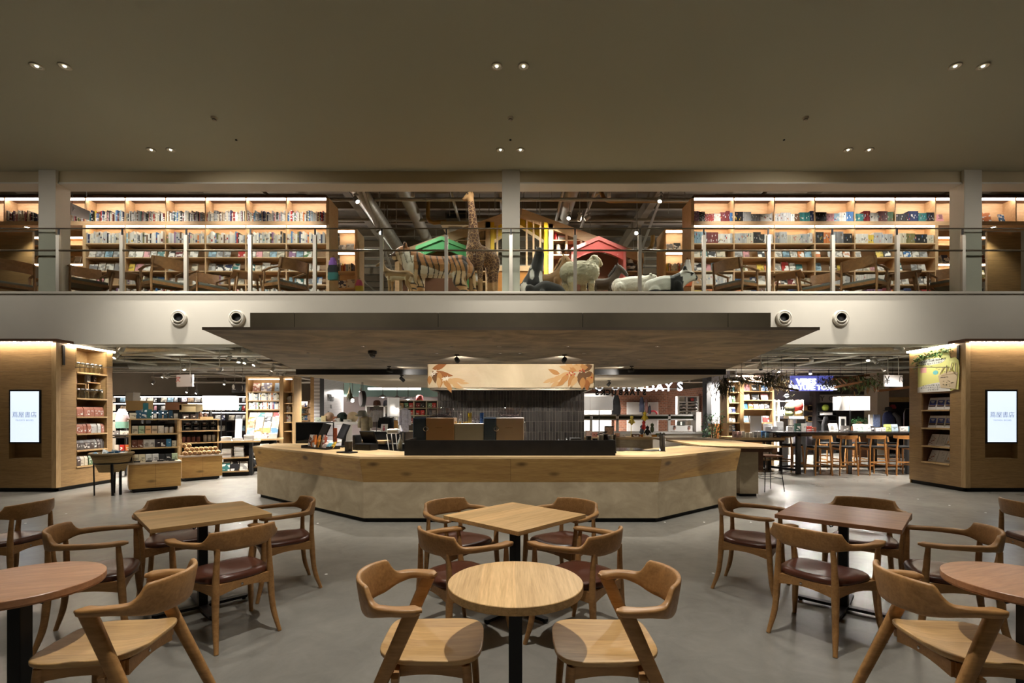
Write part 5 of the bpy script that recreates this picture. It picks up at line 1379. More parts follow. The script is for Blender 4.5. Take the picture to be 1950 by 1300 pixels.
tig = creature('tiger', 'large plush tiger standing in profile, facing left behind the glass', [
 [(-0.42, 0, 0.80, 0.25), (-0.1, 0, 0.76, 0.235), (0.25, 0, 0.76, 0.23), (0.55, 0, 0.80, 0.24), (0.66, 0, 0.74, 0.19)],
 [(-0.36, 0, 0.82, 0.24), (-0.55, 0, 0.92, 0.2), (-0.64, 0, 1.0, 0.17)], [(-0.62, 0, 1.02, 0.155), (-0.72, 0, 1.0, 0.125), (-0.83, 0, 0.95, 0.075)],
 [(-0.60, 0.10, 1.13, 0.05), (-0.60, 0.12, 1.19, 0.035)], [(-0.60, -0.10, 1.13, 0.05), (-0.60, -0.12, 1.19, 0.035)],
 [(-0.44, -0.12, 0.7, 0.14), (-0.46, -0.13, 0.4, 0.10), (-0.45, -0.13, 0.06, 0.085), (-0.52, -0.13, 0.05, 0.07)], [(-0.32, 0.12, 0.7, 0.14), (-0.30, 0.13, 0.4, 0.10), (-0.30, 0.13, 0.06, 0.085), (-0.37, 0.13, 0.05, 0.07)],
 [(0.55, -0.12, 0.72, 0.18), (0.50, -0.13, 0.46, 0.12), (0.62, -0.13, 0.27, 0.08), (0.56, -0.13, 0.06, 0.08), (0.48, -0.13, 0.05, 0.065)], [(0.60, 0.12, 0.70, 0.17), (0.58, 0.13, 0.46, 0.12), (0.70, 0.13, 0.27, 0.08), (0.64, 0.13, 0.06, 0.08), (0.56, 0.13, 0.05, 0.065)],
 [(0.72, 0, 0.84, 0.05), (0.84, 0.05, 0.62, 0.042), (0.86, 0.08, 0.34, 0.04), (0.94, 0.1, 0.2, 0.04)]], tiger_col, 0.013, (PX(827, ty), ty, UP), R(8))
eyes(tig, [(-0.755, -0.10, 1.05)], 0.018)
MB().ball((-0.905, 0, 0.965), (0.022, 0.03, 0.02), 10, 6).build('nose', plain('nose_dark', (60, 36, 34), 0.4), tig)
# gazelle
gy = 10.1
gz_ = creature('gazelle', 'small tan plush gazelle with ringed horns, left in front of the tiger', [
 [(-0.16, 0, 0.50, 0.095), (0.02, 0, 0.475, 0.10), (0.2, 0, 0.50, 0.095), (0.27, 0, 0.48, 0.075)], [(-0.17, 0, 0.52, 0.075), (-0.26, 0, 0.62, 0.05), (-0.30, 0, 0.70, 0.045)], [(-0.30, 0, 0.72, 0.047), (-0.37, 0, 0.69, 0.034), (-0.41, 0, 0.66, 0.024)],
 [(-0.285, 0.03, 0.755, 0.014), (-0.24, 0.075, 0.775, 0.012)], [(-0.285, -0.03, 0.755, 0.014), (-0.24, -0.075, 0.775, 0.012)],
 [(-0.15, -0.05, 0.46, 0.05), (-0.15, -0.055, 0.24, 0.026), (-0.15, -0.055, 0.02, 0.022)], [(-0.10, 0.05, 0.46, 0.05), (-0.10, 0.055, 0.24, 0.026), (-0.10, 0.055, 0.02, 0.022)],
 [(0.23, -0.05, 0.46, 0.065), (0.20, -0.055, 0.30, 0.034), (0.26, -0.055, 0.2, 0.024), (0.23, -0.055, 0.02, 0.022)], [(0.25, 0.05, 0.46, 0.065), (0.24, 0.055, 0.30, 0.034), (0.30, 0.055, 0.2, 0.024), (0.27, 0.055, 0.02, 0.022)]],
 lambda c: (206, 192, 160) if (c.z < 0.44 and abs(c.y) < 0.09 and c.z > 0.36) else ((120, 92, 60) if c.x < -0.38 else (146, 114, 72)), 0.012, (PX(756, gy), gy, UP), R(6))
for s in (1, -1): MB().tube([(-0.295, s*0.015, 0.75), (-0.28, s*0.03, 0.84), (-0.25, s*0.035, 0.90), (-0.27, s*0.03, 0.96)], [0.011, 0.009, 0.007, 0.003], 8).build('horn', plain('horn', (60, 48, 38), 0.5), gz_)
eyes(gz_, [(-0.325, -0.042, 0.725)], 0.009)
# giraffe
FURG, nt, b = newmat('giraffe_coat'); vo = N(nt, 'ShaderNodeTexVoronoi', feature='DISTANCE_TO_EDGE'); vo.inputs['Scale'].default_value = 15
nt.links.new(coords(nt), vo.inputs['Vector'])
a_ = N(nt, 'ShaderNodeAttribute'); a_.attribute_name = 'col'
k_ = ramp(nt, vo.outputs['Distance'], [(0.035, (0, 0, 0)), (0.07, (1, 1, 1))]); mxr = N(nt, 'ShaderNodeMixRGB'); nt.links.new(k_, mxr.inputs[0]); mxr.inputs[1].default_value = (*lin((150, 120, 80)), 1); nt.links.new(a_.outputs['Color'], mxr.inputs[2]); nt.links.new(mxr.outputs[0], b.inputs['Base Color']); b.inputs['Roughness'].default_value = 0.9
gy = 10.75
gir = creature('giraffe', 'tall plush giraffe with a spotted coat, head near the ceiling, left of the middle column', [
 [(-0.13, 0, 1.18, 0.19), (0.05, 0.1, 1.13, 0.2), (0.2, 0.25, 1.12, 0.19), (0.26, 0.32, 1.08, 0.15)], [(-0.14, -0.02, 1.22, 0.185), (-0.15, -0.03, 1.45, 0.135), (-0.16, -0.04, 1.8, 0.095), (-0.20, -0.05, 2.2, 0.075), (-0.22, -0.05, 2.36, 0.075)],
 [(-0.21, -0.05, 2.40, 0.082), (-0.28, -0.06, 2.36, 0.066), (-0.36, -0.07, 2.29, 0.044)], [(-0.19, 0.03, 2.46, 0.02), (-0.17, 0.09, 2.47, 0.016)], [(-0.19, -0.12, 2.46, 0.02), (-0.17, -0.18, 2.45, 0.016)],
 [(-0.2, -0.08, 1.1, 0.11), (-0.19, -0.09, 0.6, 0.06), (-0.19, -0.09, 0.05, 0.055)], [(-0.02, -0.10, 1.1, 0.11), (-0.0, -0.10, 0.6, 0.06), (0.0, -0.10, 0.05, 0.055)], [(0.2, 0.24, 1.05, 0.13), (0.18, 0.22, 0.6, 0.06), (0.2, 0.22, 0.05, 0.055)], [(0.3, 0.2, 1.05, 0.13), (0.32, 0.16, 0.6, 0.062), (0.32, 0.16, 0.05, 0.055)]],
 lambda c: (150, 116, 76) if (c.z < 0.55 or c.z > 2.25) else (74, 48, 30), 0.022, (PX(915, gy), gy, UP), 0, 1.0, FURG)
eyes(gir, [(-0.265, -0.115, 2.40)], 0.016)
for s in (1, -1): MB().tube([(-0.18, -0.05+s*0.03, 2.46), (-0.17, -0.05+s*0.035, 2.54)], [0.012, 0.016], 8).build('ossicone', plain('horn', (60, 48, 38), 0.5), gir)
# orca standing on its tail, dark plush in front of it
def orca_col(c):
 x, y, z = c
 for cx, cz_, rx, rz_ in ((-0.03, 0.52, 0.05, 0.12), (0.16, 0.48, 0.045, 0.13), (-0.2, 0.27, 0.075, 0.10), (0.03, 0.13, 0.06, 0.07), (-0.05, 0.72, 0.02, 0.05)):
  if ((x-cx)/rx)**2+((z-cz_)/rz_)**2 < 1 and y < 0.08: return (206, 204, 196)
 return (22, 22, 24)
oy = 10.35
orc = creature('orca', 'black and white plush orca standing upright, right of the middle column', [
 [(-0.02, 0, 0.14, 0.25), (-0.01, 0, 0.34, 0.235), (0.05, 0, 0.6, 0.16), (0.10, 0, 0.82, 0.125), (0.13, 0, 0.98, 0.11), (0.13, -0.04, 1.04, 0.09)], [(-0.2, -0.02, 0.3, 0.1), (-0.24, -0.05, 0.16, 0.07), (-0.26, -0.07, 0.06, 0.05)], [(0.06, 0.02, 1.10, 0.03), (0.05, 0.02, 1.16, 0.025)], [(0.19, 0.02, 1.09, 0.03), (0.2, 0.02, 1.15, 0.025)]], orca_col, 0.018, (PX(1015, oy), oy, UP))
MB().ball((0.12, -0.125, 1.03), 0.018, 10, 8).build('eye', plain('eye_blue', (60, 110, 190), 0.15), orc)
dk = creature('dark_plush', 'low black plush seal lying on the floor beside the orca', [[(-0.33, 0, 0.12, 0.1), (-0.05, 0, 0.17, 0.2), (0.2, 0, 0.14, 0.16), (0.42, 0, 0.06, 0.05)], [(-0.36, 0, 0.2, 0.1)], [(0.42, 0, 0.05, 0.04), (0.52, 0.1, 0.04, 0.03)], [(0.42, 0, 0.05, 0.04), (0.52, -0.1, 0.04, 0.03)], [(-0.12, -0.2, 0.1, 0.05), (-0.05, -0.3, 0.04, 0.03)]], lambda c: (26, 24, 24), 0.02, (PX(1042, 10.1), 10.1, UP))
eyes(dk, [(-0.42, -0.06, 0.24)], 0.014)
def horse(name, label, px, y, col, mane, sc, rz):
 o = creature(name, label, [
  [(-0.30, 0, 0.68, 0.17), (0.0, 0, 0.65, 0.17), (0.24, 0, 0.70, 0.17)], [(0.22, 0, 0.74, 0.15), (0.34, 0, 0.92, 0.105), (0.40, 0, 1.06, 0.09)], [(0.40, 0, 1.08, 0.095), (0.52, 0, 0.98, 0.075), (0.62, 0, 0.86, 0.055)],
  [(0.37, 0.05, 1.16, 0.025), (0.38, 0.06, 1.23, 0.015)], [(0.37, -0.05, 1.16, 0.025), (0.38, -0.06, 1.23, 0.015)],
  [(0.24, -0.09, 0.6, 0.10), (0.24, -0.09, 0.34, 0.052), (0.24, -0.09, 0.04, 0.048)], [(0.16, 0.09, 0.6, 0.10), (0.14, 0.09, 0.34, 0.052), (0.14, 0.09, 0.04, 0.048)], [(-0.32, -0.09, 0.62, 0.13), (-0.29, -0.09, 0.40, 0.065), (-0.37, -0.09, 0.26, 0.045), (-0.33, -0.09, 0.04, 0.048)], [(-0.36, 0.09, 0.62, 0.13), (-0.36, 0.09, 0.40, 0.065), (-0.44, 0.09, 0.26, 0.045), (-0.40, 0.09, 0.04, 0.048)],
  [(-0.46, 0, 0.76, 0.04), (-0.55, 0, 0.6, 0.05), (-0.56, 0, 0.35, 0.035)]],
  lambda c: mane if (c.z > 0.86 and c.x < 0.36-(1.06-c.z)*0.5 and c.x > 0.1 and abs(c.y) < 0.05) or c.x < -0.5 else ((40, 30, 26) if c.x > 0.585 else col), 0.018, (PX(px, y), y, UP), rz, sc)
 m = MB()
 for k in range(14):
  u = k/13; x, z = 0.16+0.2*u, 0.88+0.27*u
  m.tube([(x, 0, z), (x-0.05, random.choice((-1, 1))*0.03, z+0.015), (x-0.03, -0.09-random.random()*0.02, z-0.09)], [0.016, 0.02, 0.004], 6)
 m.build('mane', plain('mane_%d' % mane[0], mane, 0.9), o)
 eyes(o, [(0.46, -0.083, 1.06)], 0.014)
 return o
horse('pony', 'tan plush pony with lowered head, right of the orca', 1050, 10.85, (142, 108, 68), (150, 118, 80), 0.9, R(-38))
horse('donkey', 'dark brown plush donkey between the sheep and the polar bear', 1152, 10.85, (62, 48, 36), (40, 32, 26), 0.76, R(-22))
sy = 10.3
sheep = creature('sheep', 'woolly cream plush sheep facing right, between the pony and the donkey', [
 [(-0.24, 0, 0.58, 0.22), (0.0, 0, 0.60, 0.24), (0.2, 0, 0.62, 0.21)], [(0.2, 0, 0.68, 0.17), (0.3, 0, 0.82, 0.12)], [(0.30, 0, 0.88, 0.105), (0.38, 0, 0.84, 0.08), (0.43, 0, 0.80, 0.055)], [(0.25, -0.09, 0.93, 0.025), (0.2, -0.16, 0.9, 0.02)], [(0.25, 0.09, 0.93, 0.025), (0.2, 0.16, 0.9, 0.02)],
 [(0.2, -0.1, 0.4, 0.07), (0.2, -0.1, 0.04, 0.045)], [(0.10, 0.1, 0.4, 0.07), (0.10, 0.1, 0.04, 0.045)], [(-0.24, -0.1, 0.4, 0.08), (-0.24, -0.1, 0.04, 0.045)], [(-0.30, 0.1, 0.4, 0.08), (-0.30, 0.1, 0.04, 0.045)]],
 lambda c: (196, 176, 136) if (c.x > 0.36 or c.z < 0.34) else (206, 198, 170), 0.02, (PX(1106, sy), sy, UP), R(12), 1.0, None, 3, fuzz=0.012)
eyes(sheep, [(0.40, -0.075, 0.87)], 0.011)
by = 10.6
bear = creature('polar_bear', 'white plush polar bear facing right, partly behind a balustrade post', [
 [(-0.40, 0, 0.46, 0.2), (-0.1, 0, 0.48, 0.22), (0.15, 0, 0.50, 0.21)], [(0.15, 0, 0.52, 0.19), (0.32, 0, 0.58, 0.14), (0.42, 0, 0.61, 0.12)], [(0.42, 0, 0.62, 0.12), (0.53, 0, 0.58, 0.075), (0.60, 0, 0.55, 0.052)], [(0.36, -0.09, 0.72, 0.035)], [(0.36, 0.09, 0.72, 0.035)],
 [(0.16, -0.13, 0.4, 0.12), (0.17, -0.14, 0.06, 0.09)], [(0.10, 0.13, 0.4, 0.12), (0.08, 0.14, 0.06, 0.09)], [(-0.40, -0.13, 0.4, 0.14), (-0.40, -0.14, 0.06, 0.095)], [(-0.44, 0.13, 0.4, 0.14), (-0.46, 0.14, 0.06, 0.095)]],
 lambda c: (228, 222, 208), 0.02, (PX(1210, by), by, UP), R(-6), 0.86, None, 4, fuzz=0.006)
eyes(bear, [(0.485, -0.095, 0.655)], 0.012); MB().ball((0.648, 0, 0.565), (0.018, 0.026, 0.018), 10, 6).build('nose', plain('nose_dark', (60, 36, 34), 0.4), bear)
def panda_col(c):
 x, y, z = c
 if x > 0.34:
  if z > 0.66 and abs(y) > 0.06 and x < 0.46: return (24, 24, 26)
  if ((x-0.545)/0.03)**2+((z-0.57)/0.05)**2 < 1 and abs(y) > 0.05: return (24, 24, 26)
  if x > 0.655: return (30, 28, 28)
  if z > 0.40: return (218, 216, 206)
 if 0.06 < x < 0.36 and not (x > 0.28 and z > 0.5): return (24, 24, 26)
 if z < 0.2: return (24, 24, 26)
 return (212, 210, 198)
py_ = 10.2
pan = creature('panda', 'large black and white plush panda sitting at the right end of the animal row', [
 [(-0.34, 0, 0.30, 0.22), (-0.08, 0, 0.34, 0.25), (0.18, 0, 0.36, 0.22)], [(0.2, 0, 0.40, 0.2), (0.42, 0, 0.53, 0.17)], [(0.42, 0, 0.55, 0.17), (0.56, 0, 0.53, 0.13), (0.64, 0, 0.50, 0.075)], [(0.39, -0.12, 0.72, 0.05)], [(0.39, 0.12, 0.72, 0.05)],
 [(0.2, -0.15, 0.3, 0.13), (0.3, -0.17, 0.08, 0.09)], [(0.2, 0.15, 0.3, 0.13), (0.3, 0.17, 0.08, 0.09)], [(-0.3, -0.16, 0.2, 0.13), (-0.42, -0.18, 0.08, 0.09)], [(-0.3, 0.16, 0.2, 0.13), (-0.42, 0.18, 0.08, 0.09)]], panda_col, 0.018, (PX(1270, py_), py_, UP), R(-10), 0.86)
eyes(pan, [(0.578, -0.115, 0.575)], 0.014, (230, 230, 226))
# little things on the house shelves
def hz_(px, py, d=0.15): x, z = hp(px, py); return (x, YH+d, UP+z)
def bird(lab, px, py, c1, c2, sc):
 o = creature('plush_bird', lab, [[(0, 0, 0.09, 0.08), (0, 0, 0.2, 0.065)], [(0, 0, 0.26, 0.06)], [(-0.03, 0, 0.31, 0.015)], [(0.03, 0, 0.31, 0.015)], [(-0.08, 0, 0.16, 0.02), (-0.09, 0.01, 0.06, 0.012)], [(0.08, 0, 0.16, 0.02), (0.09, 0.01, 0.06, 0.012)]], lambda c: c2 if (c.y < -0.03 and abs(c.x) < 0.05) else c1, 0.012, hz_(px, py), 0, sc, None, 3)
 eyes(o, [(-0.022, -0.056, 0.27), (0.022, -0.056, 0.27)], 0.009); return o
bird('brown and white plush owl on the coral side shelf of the play house', 1064, 484, (86, 60, 44), (206, 196, 180), 1.05)
bird('small green plush bird on the upper left shelf of the play house', 880, 456, (70, 130, 84), (150, 180, 120), 0.55)
bird('white plush owl on the upper left shelf, next to the giraffe neck', 889, 456, (200, 198, 194), (226, 224, 220), 0.75)
bird('small white plush bird between the giraffe legs on a low house shelf', 906, 535, (206, 206, 204), (232, 232, 230), 0.9)
bird('shaggy brown plush owl on the roof slope behind the giraffe neck', 918, 456, (92, 66, 44), (150, 118, 84), 1.45)
sp = creature('small_panda', 'small plush panda sitting in a niche at the right end of the play house', [[(0, 0, 0.10, 0.11), (0, 0, 0.2, 0.10)], [(-0.02, -0.01, 0.33, 0.095)], [(-0.09, 0, 0.40, 0.03)], [(0.05, 0, 0.40, 0.03)], [(-0.1, -0.06, 0.16, 0.045), (-0.05, -0.12, 0.1, 0.04)], [(0.1, -0.06, 0.16, 0.045), (0.06, -0.12, 0.1, 0.04)]],
 lambda c: (24, 24, 26) if (c.z < 0.06 or 0.13 < c.z < 0.23 or c.z > 0.395 or (c.y < -0.07 and 0.32 < c.z < 0.37 and 0.02 < abs(c.x+0.02) < 0.06)) else (214, 212, 204), 0.012, hz_(1203, 515))
eyes(sp, [(-0.05, -0.10, 0.345), (0.015, -0.10, 0.345)], 0.01)
t = T('red_canister', 'red bottle shaped toy on the upper coral side shelf', 'bottle', hz_(1059, 456))
MB().lathe([(0.001, 0), (0.055, 0), (0.058, 0.02), (0.058, 0.24), (0.04, 0.3), (0.02, 0.32)], 16).build('body', plain('toy_red', (166, 28, 26), 0.35), t); MB().lathe([(0.022, 0.32), (0.022, 0.37), (0.001, 0.38)], 12).build('cap', BLACKM, t)
t = T('gift_box', 'white box with a pink lid on the upper coral side shelf', 'box', hz_(1071, 456))
MB().box(-0.1, -0.06, 0, 0.1, 0.06, 0.10).build('box_body', WHITEB, t); MB().box(-0.105, -0.065, 0.10, 0.105, 0.065, 0.14).build('lid', plain('pale_pink', (224, 166, 172), 0.6), t)
for i, (px, c, lab) in enumerate(((1283, (190, 40, 44), 'left'), (1299, (170, 36, 44), 'right'))):
 pass
# ------------------------------------------------------------------ services under the upper deck
def pipe(name, lab, pts_, r, mat, grp, cat='pipe', n=10):
 o = MB().tube(pts_, r, n).build(name, mat); return tag(o, lab, cat, grp)
YP = plain('ochre_pipe', (150, 112, 52), 0.6); GP = 'grey pipes under the upper deck'
for i, (z, y) in enumerate(((6.9, 12.4), (7.1, 14.2), (6.75, 15.8), (6.95, 18.0), (6.6, 20.5), (6.8, 23.5))):
 pipe('pipe', 'thin grey pipe running crosswise under the upper deck, %s back' % ORD[i], [(-15, y, z), (15, y, z)], 0.045, PIPEM, GP)
for i, x in enumerate((-11.5, -6.2, -1.5, 1.3, 2.1, 6.4, 11.0)):
 pipe('pipe', 'thin grey pipe running front to back under the upper deck, %s from the left' % ORD[i], [(x, 10.2, 7.05), (x*0.98, 29, 7.05)], 0.04, PIPEM, GP+' lengthwise')
pipe('round_duct', 'long foil wrapped duct receding left of the giraffe', [(-3.65, 10.4, 6.85), (-3.65, 22, 6.85)], 0.20, DUCTM, None, 'duct', 16)
pipe('round_duct', 'dull grey duct receding between the giraffe and the left bookcase', [(-2.75, 10.4, 7.2), (-2.75, 25, 7.2)], 0.17, PIPEM, None, 'duct', 16)
pipe('round_duct', 'broad grey duct receding right of the middle column', [(1.55, 10.4, 7.25), (1.55, 25, 7.25)], 0.2, PIPEM, None, 'duct', 16)
for s, lab in ((-1, 'foil duct above the left upstairs bookcase'), (1, 'foil duct above the right upstairs bookcase')):
 pipe('round_duct', lab, [(s*5.2, 12.6, 6.95), (s*14, 12.6, 6.95)], 0.17, DUCTM, None, 'duct', 16)
pipe('ochre_pipe', 'ochre pipe dropping vertically and bending right above the giraffe', [(PX(815, 14), 14, 7.6), (PX(815, 14), 14, PZ(415, 14)), (PX(818, 14), 14, PZ(421, 14)), (PX(826, 14), 14, PZ(424, 14)), (PX(850, 14), 14, PZ(422, 14))], 0.06, YP, None)
pipe('ochre_pipe', 'ochre pipe running to the right bookcase with a bend at its start', [(PX(1120, 14), 16, PZ(400, 16)), (PX(1143, 13.4), 13.4, PZ(362, 13.4)), (PX(1150, 13.2), 13.2, PZ(378, 13.2)), (PX(1160, 13.2), 13.2, PZ(382, 13.2)), (PX(1330, 13.2), 13.2, PZ(382, 13.2))], 0.06, YP, None)
pipe('ochre_pipe', 'ochre elbow pipe hanging near the right upstairs bookcase', [(PX(1243, 16), 16, 7.3), (PX(1243, 16), 16, PZ(460, 16)), (PX(1240, 16), 16, PZ(470, 16)), (PX(1234, 16), 16, PZ(476, 16))], 0.07, YP, None)
m = MB()
for k in range(70):
 x = random.uniform(-5, 5); y = random.uniform(11, 20); z = random.uniform(6.5, 7.0); m.tube([(x, y, z), (x, y, 7.55)], 0.008, 4)
o = stuff(m.build('hanger_rods', PIPEM, deck2), 'thin hanger rods of the pipes')
t = T('ceiling_unit', 'dark box shaped air unit hung behind the giraffe', 'air unit', (PX(870, 15), 15, PZ(425, 15)))
MB().box(-0.35, 0, 0, 0.35, 0.8, 0.32).build('casing', plain('unit_dark', (70, 64, 54), 0.7), t); MB().box(-0.3, -0.01, 0.05, 0.3, 0, 0.27).build('grille', BLACKM, t)
t = T('ceiling_cassette', 'pale ceiling cassette panel hung left of the giraffe neck', 'air unit', (PX(866, 13.9), 13.9, PZ(438, 13.9)))
MB().ext([(-0.4, 0, 0.15), (0.4, 0, 0.15), (0.34, 0.7, 0.15), (-0.34, 0.7, 0.15)], (0, 0, 0.1)).build('panel', plain('cassette_cream', (190, 172, 136), 0.6), t); MB().box(-0.2, 0.15, 0.13, 0.2, 0.5, 0.15).build('grille', PIPEM, t)
# track rails and spotlights upstairs
for lab, pts_ in (('lighting track receding left of the giraffe', [(PX(690, 11), 11, 6.55), (PX(760, 20), 20, 6.55)]), ('lighting track receding right of the coral gable', [(PX(1265, 11.2), 11.2, 6.65), (PX(1195, 20), 20, 6.65)])):
 tag(MB().bar(pts_[0], pts_[1], 0.06, 0.05).build('lighting_track', GREYM), lab, 'track')
GLOWU = emit('track_glow', (1, 0.9, 0.75), 60.0)
TRK = plain('track_head_grey', (150, 146, 138), 0.5)
for px, py, z, lab, tgt, p in ((678, 376, 6.6, 'lit track spotlight above the end of the left bookcase', (-2.2, 10.3, 4.3), 150), (722, 440, 6.5, 'lit track spotlight over the gazelle', (-1.0, 10.4, 4.6), 130), (1084, 411, 6.8, 'left of three lit spotlights above the coral gable', (0.6, 10.4, 4.4), 110), (1104, 411, 6.8, 'middle of three lit spotlights above the coral gable', (1.4, 13.4, 5.0), 160),
      (1120, 411, 6.8, 'right of three lit spotlights above the coral gable', (-1.4, 13.4, 5.0), 160), (1258, 375, 6.6, 'lit track spotlight above the inner end of the right bookcase', (2.6, 10.3, 4.3), 150), (1213, 440, 6.5, 'lower lit track spotlight over the polar bear', (1.8, 10.3, 4.3), 120)):
 spot_head('track_spotlight', px, py-6, z, tgt, p, lab, None, 75, WARM, 1.3, TRK, GLOWU)
for i, (x, y, tx, ty, tz, pw) in enumerate(((-9.5, 10.2, -9.5, 11.5, 5.3, 60), (-8, 10.7, -8, 11.5, 5.2, 48), (-6.4, 10.7, -6.6, 11.5, 5.2, 48), (-4.9, 10.7, -5.2, 11.5, 5.2, 48), (4.9, 10.7, 5.2, 11.5, 5.2, 48), (6.4, 10.7, 6.6, 11.5, 5.2, 48), (8, 10.7, 8, 11.5, 5.2, 48), (9.5, 10.2, 9.5, 11.5, 5.3, 60), (-1.9, 10.15, -1.7, 10.4, 4.4, 50), (-0.7, 10.15, -0.9, 10.6, 4.6, 50), (0.7, 10.15, 0.9, 10.4, 4.3, 50), (2.2, 10.15, 2.2, 10.4, 4.3, 50), (0, 12, 0.2, 13.5, 5.3, 70), (-2.4, 12, -2, 13.5, 5, 60), (2.4, 12, 2, 13.5, 5, 60), (-4, 19, -4, 22, 5, 110), (4, 19, 4, 22, 5, 110), (0, 18, 0, 19, 3.9, 110))):  # spots added to brighten the bookcases, animals and play house
 t = T('track_spotlight', 'added grey spotlight under the upper deck, %s of those lighting the storey' % ORD[i], 'spotlight', (x, y, 6.9), 0, 'added spotlights under the upper deck')
 MB().lathe([(0.04, 0.1), (0.05, 0), (0.05, -0.12), (0.04, -0.12)], 12).build('lamp_head', TRK, t); MB().tube([(0, 0, 0.1), (0, 0, 0.85)], 0.008, 5).build('stem', TRK, t); spot('added_deck_beam', (x, y, 6.75), (tx, ty, tz), pw, 85, 0.9, WARM, 0.05)
for i, (x, y) in enumerate(((-7.5, 14.5), (7.5, 14.5), (-6.5, 19), (6.5, 19), (0, 16.5))):  # unseen lamps added behind the bookcases to brighten the upper deck
 t = T('pendant_lamp', 'added white globe lamp, unseen behind the upstairs bookcases, %s' % ORD[i], 'lamp', (x, y, 5.9)); MB().ball((0, 0, 0), 0.12, 14, 10).build('globe', emit('added_globe_glow', (1, 0.93, 0.84), 6), t); MB().tube([(0, 0, 0.1), (0, 0, 1.85)], 0.008, 5).build('cord', BLACK, t)
 l = bpy.data.lights.new('added_globe_light', 'POINT'); l.energy = 160; l.color = WARM; l.shadow_soft_size = 0.13; o = bpy.data.objects.new('added_globe_light', l); C.objects.link(o); o.location = (x, y, 5.9-0.26)
# ------------------------------------------------------------------ goods in the left pillar niche
random.seed(21)
def bag_me(w_, h, d, name='coffee_bag'):
 m = MB(); rings = []
 for u, k, dd in ((0, 1, 1), (0.02, 1, 1.02), (0.5, 0.99, 1.05), (0.72, 0.98, 0.95), (0.86, 0.97, 0.5), (0.93, 0.96, 0.22), (1.0, 0.96, 0.2)):
  rings.append([(sx*w_/2*k, sy*d/2*dd, u*h) for sx, sy in ((-1, -1), (-0.3, -1.05), (0.3, -1.05), (1, -1), (1, 1), (0.3, 1.05), (-0.3, 1.05), (-1, 1))])
 m.mi = 0; m.loft(rings, True, False); m.mi = 1
 m.box(-w_*0.30, -d*0.545, h*0.16, w_*0.30, -d*0.535, h*0.60); m.mi = 2; m.box(-w_*0.48, -d*0.13, h*0.955, w_*0.48, d*0.13, h*1.005)
 return m.mesh(name, [TINT, PACK, BLACKM])
BAG = bag_me(0.085, 0.20, 0.065)
def jar_me():
 m = MB(); m.lathe([(0.001, 0), (0.045, 0), (0.048, 0.02), (0.048, 0.12), (0.036, 0.15), (0.036, 0.17)], 14); m.mi = 1; m.lathe([(0.04, 0.165), (0.04, 0.195), (0.001, 0.2)], 14)
 return m.mesh('jar', [glass('jar_glass', (0.8, 0.84, 0.82), 0.12), STEEL])
JAR = jar_me()
def side_bags(y0, y1, z, cols, lab, grp, me=BAG, name='coffee_bag', sx=-1, depth=0.06):
 n = len(cols)
 for i, (nm, c) in enumerate(cols):
  y = y0+(y1-y0)*(i+0.5)/n
  o = inst(name, me, None, (sx*(8.6+depth+random.uniform(0, 0.02)), y, z+0.001), (0, 0, R(90 if sx < 0 else -90)+random.uniform(-0.12, 0.12)), None, lin(c))
  tag(o, '%s %s, %s along the %s' % (nm, name.replace('_', ' '), ORD[i], lab), 'package', grp)
COP, SIL, DRK, CRM, GRNc = (176, 112, 92), (206, 206, 204), (66, 52, 48), (214, 206, 184), (92, 120, 86)
n0, n1 = 9.76, 10.42
side_bags(n0, n1, 1.43, [('copper', COP)]*8, 'third shelf down of the left niche', 'coffee bags in the left niche')
side_bags(n0, n1, 1.09, [('copper', COP)]*4+[('silver', SIL)]*3+[('copper', COP)], 'fourth shelf down of the left niche', 'coffee bags in the left niche')
side_bags(n0, n1, 0.76, [('dark brown', DRK), ('dark grey', (80, 76, 74))]*4, 'fifth shelf down of the left niche', 'coffee bags in the left niche')
side_bags(n0, n1, 0.44, [('dark', DRK), ('cream', CRM), ('cream', CRM), ('green', GRNc), ('white', (220, 220, 214)), ('green', GRNc), ('white', (220, 220, 214))], 'bottom shelf of the left niche', 'coffee bags in the left niche')
side_bags(n0, n1, 1.80, [('clear lidded', (200, 205, 200)), ('cream', CRM), ('cream', CRM), ('clear', (200, 205, 200)), ('clear', (200, 205, 200)), ('white', CRM)], 'second shelf of the left niche, front', 'jars in the left niche', JAR, 'jar')
side_bags(n0, n1, 2.32, [('clear', (200, 205, 200)), ('green tinted', (120, 150, 130)), ('clear', (200, 205, 200)), ('clear', (200, 205, 200)), ('clear', (200, 205, 200)), ('clear', (200, 205, 200))], 'top shelf of the left niche, front', 'jars on the top niche shelf', JAR, 'jar')
t = T('niche_riser', 'small wooden step shelves holding jars in the left niche', 'shelf', (-8.78, 10.08, 1.80))
for a, b_, z in ((-0.3, -0.02, 0.30), (0.02, 0.33, 0.34), (-0.05, 0.2, 0.16)): MB().box(-0.08, a, z-0.015, 0.08, b_, z).build('shelf', OAKH, t)
for y in (-0.29, -0.03, 0.03, 0.32): MB().box(-0.08, y-0.008, 0, 0.08, y+0.008, 0.30).build('side', OAKH, t)
for i, (y, z, c, nm) in enumerate(((9.86, 2.10, COP, 'red brown'), (10.18, 2.14, SIL, 'pale'), (10.33, 2.14, DRK, 'dark'))):
 o = inst('coffee_bag', BAG, None, (-8.78, y, z+0.002), (0, 0, R(90)), (0.9, 0.9, 0.85), lin(c)); tag(o, '%s bag standing on the riser steps in the left niche' % nm, 'package')
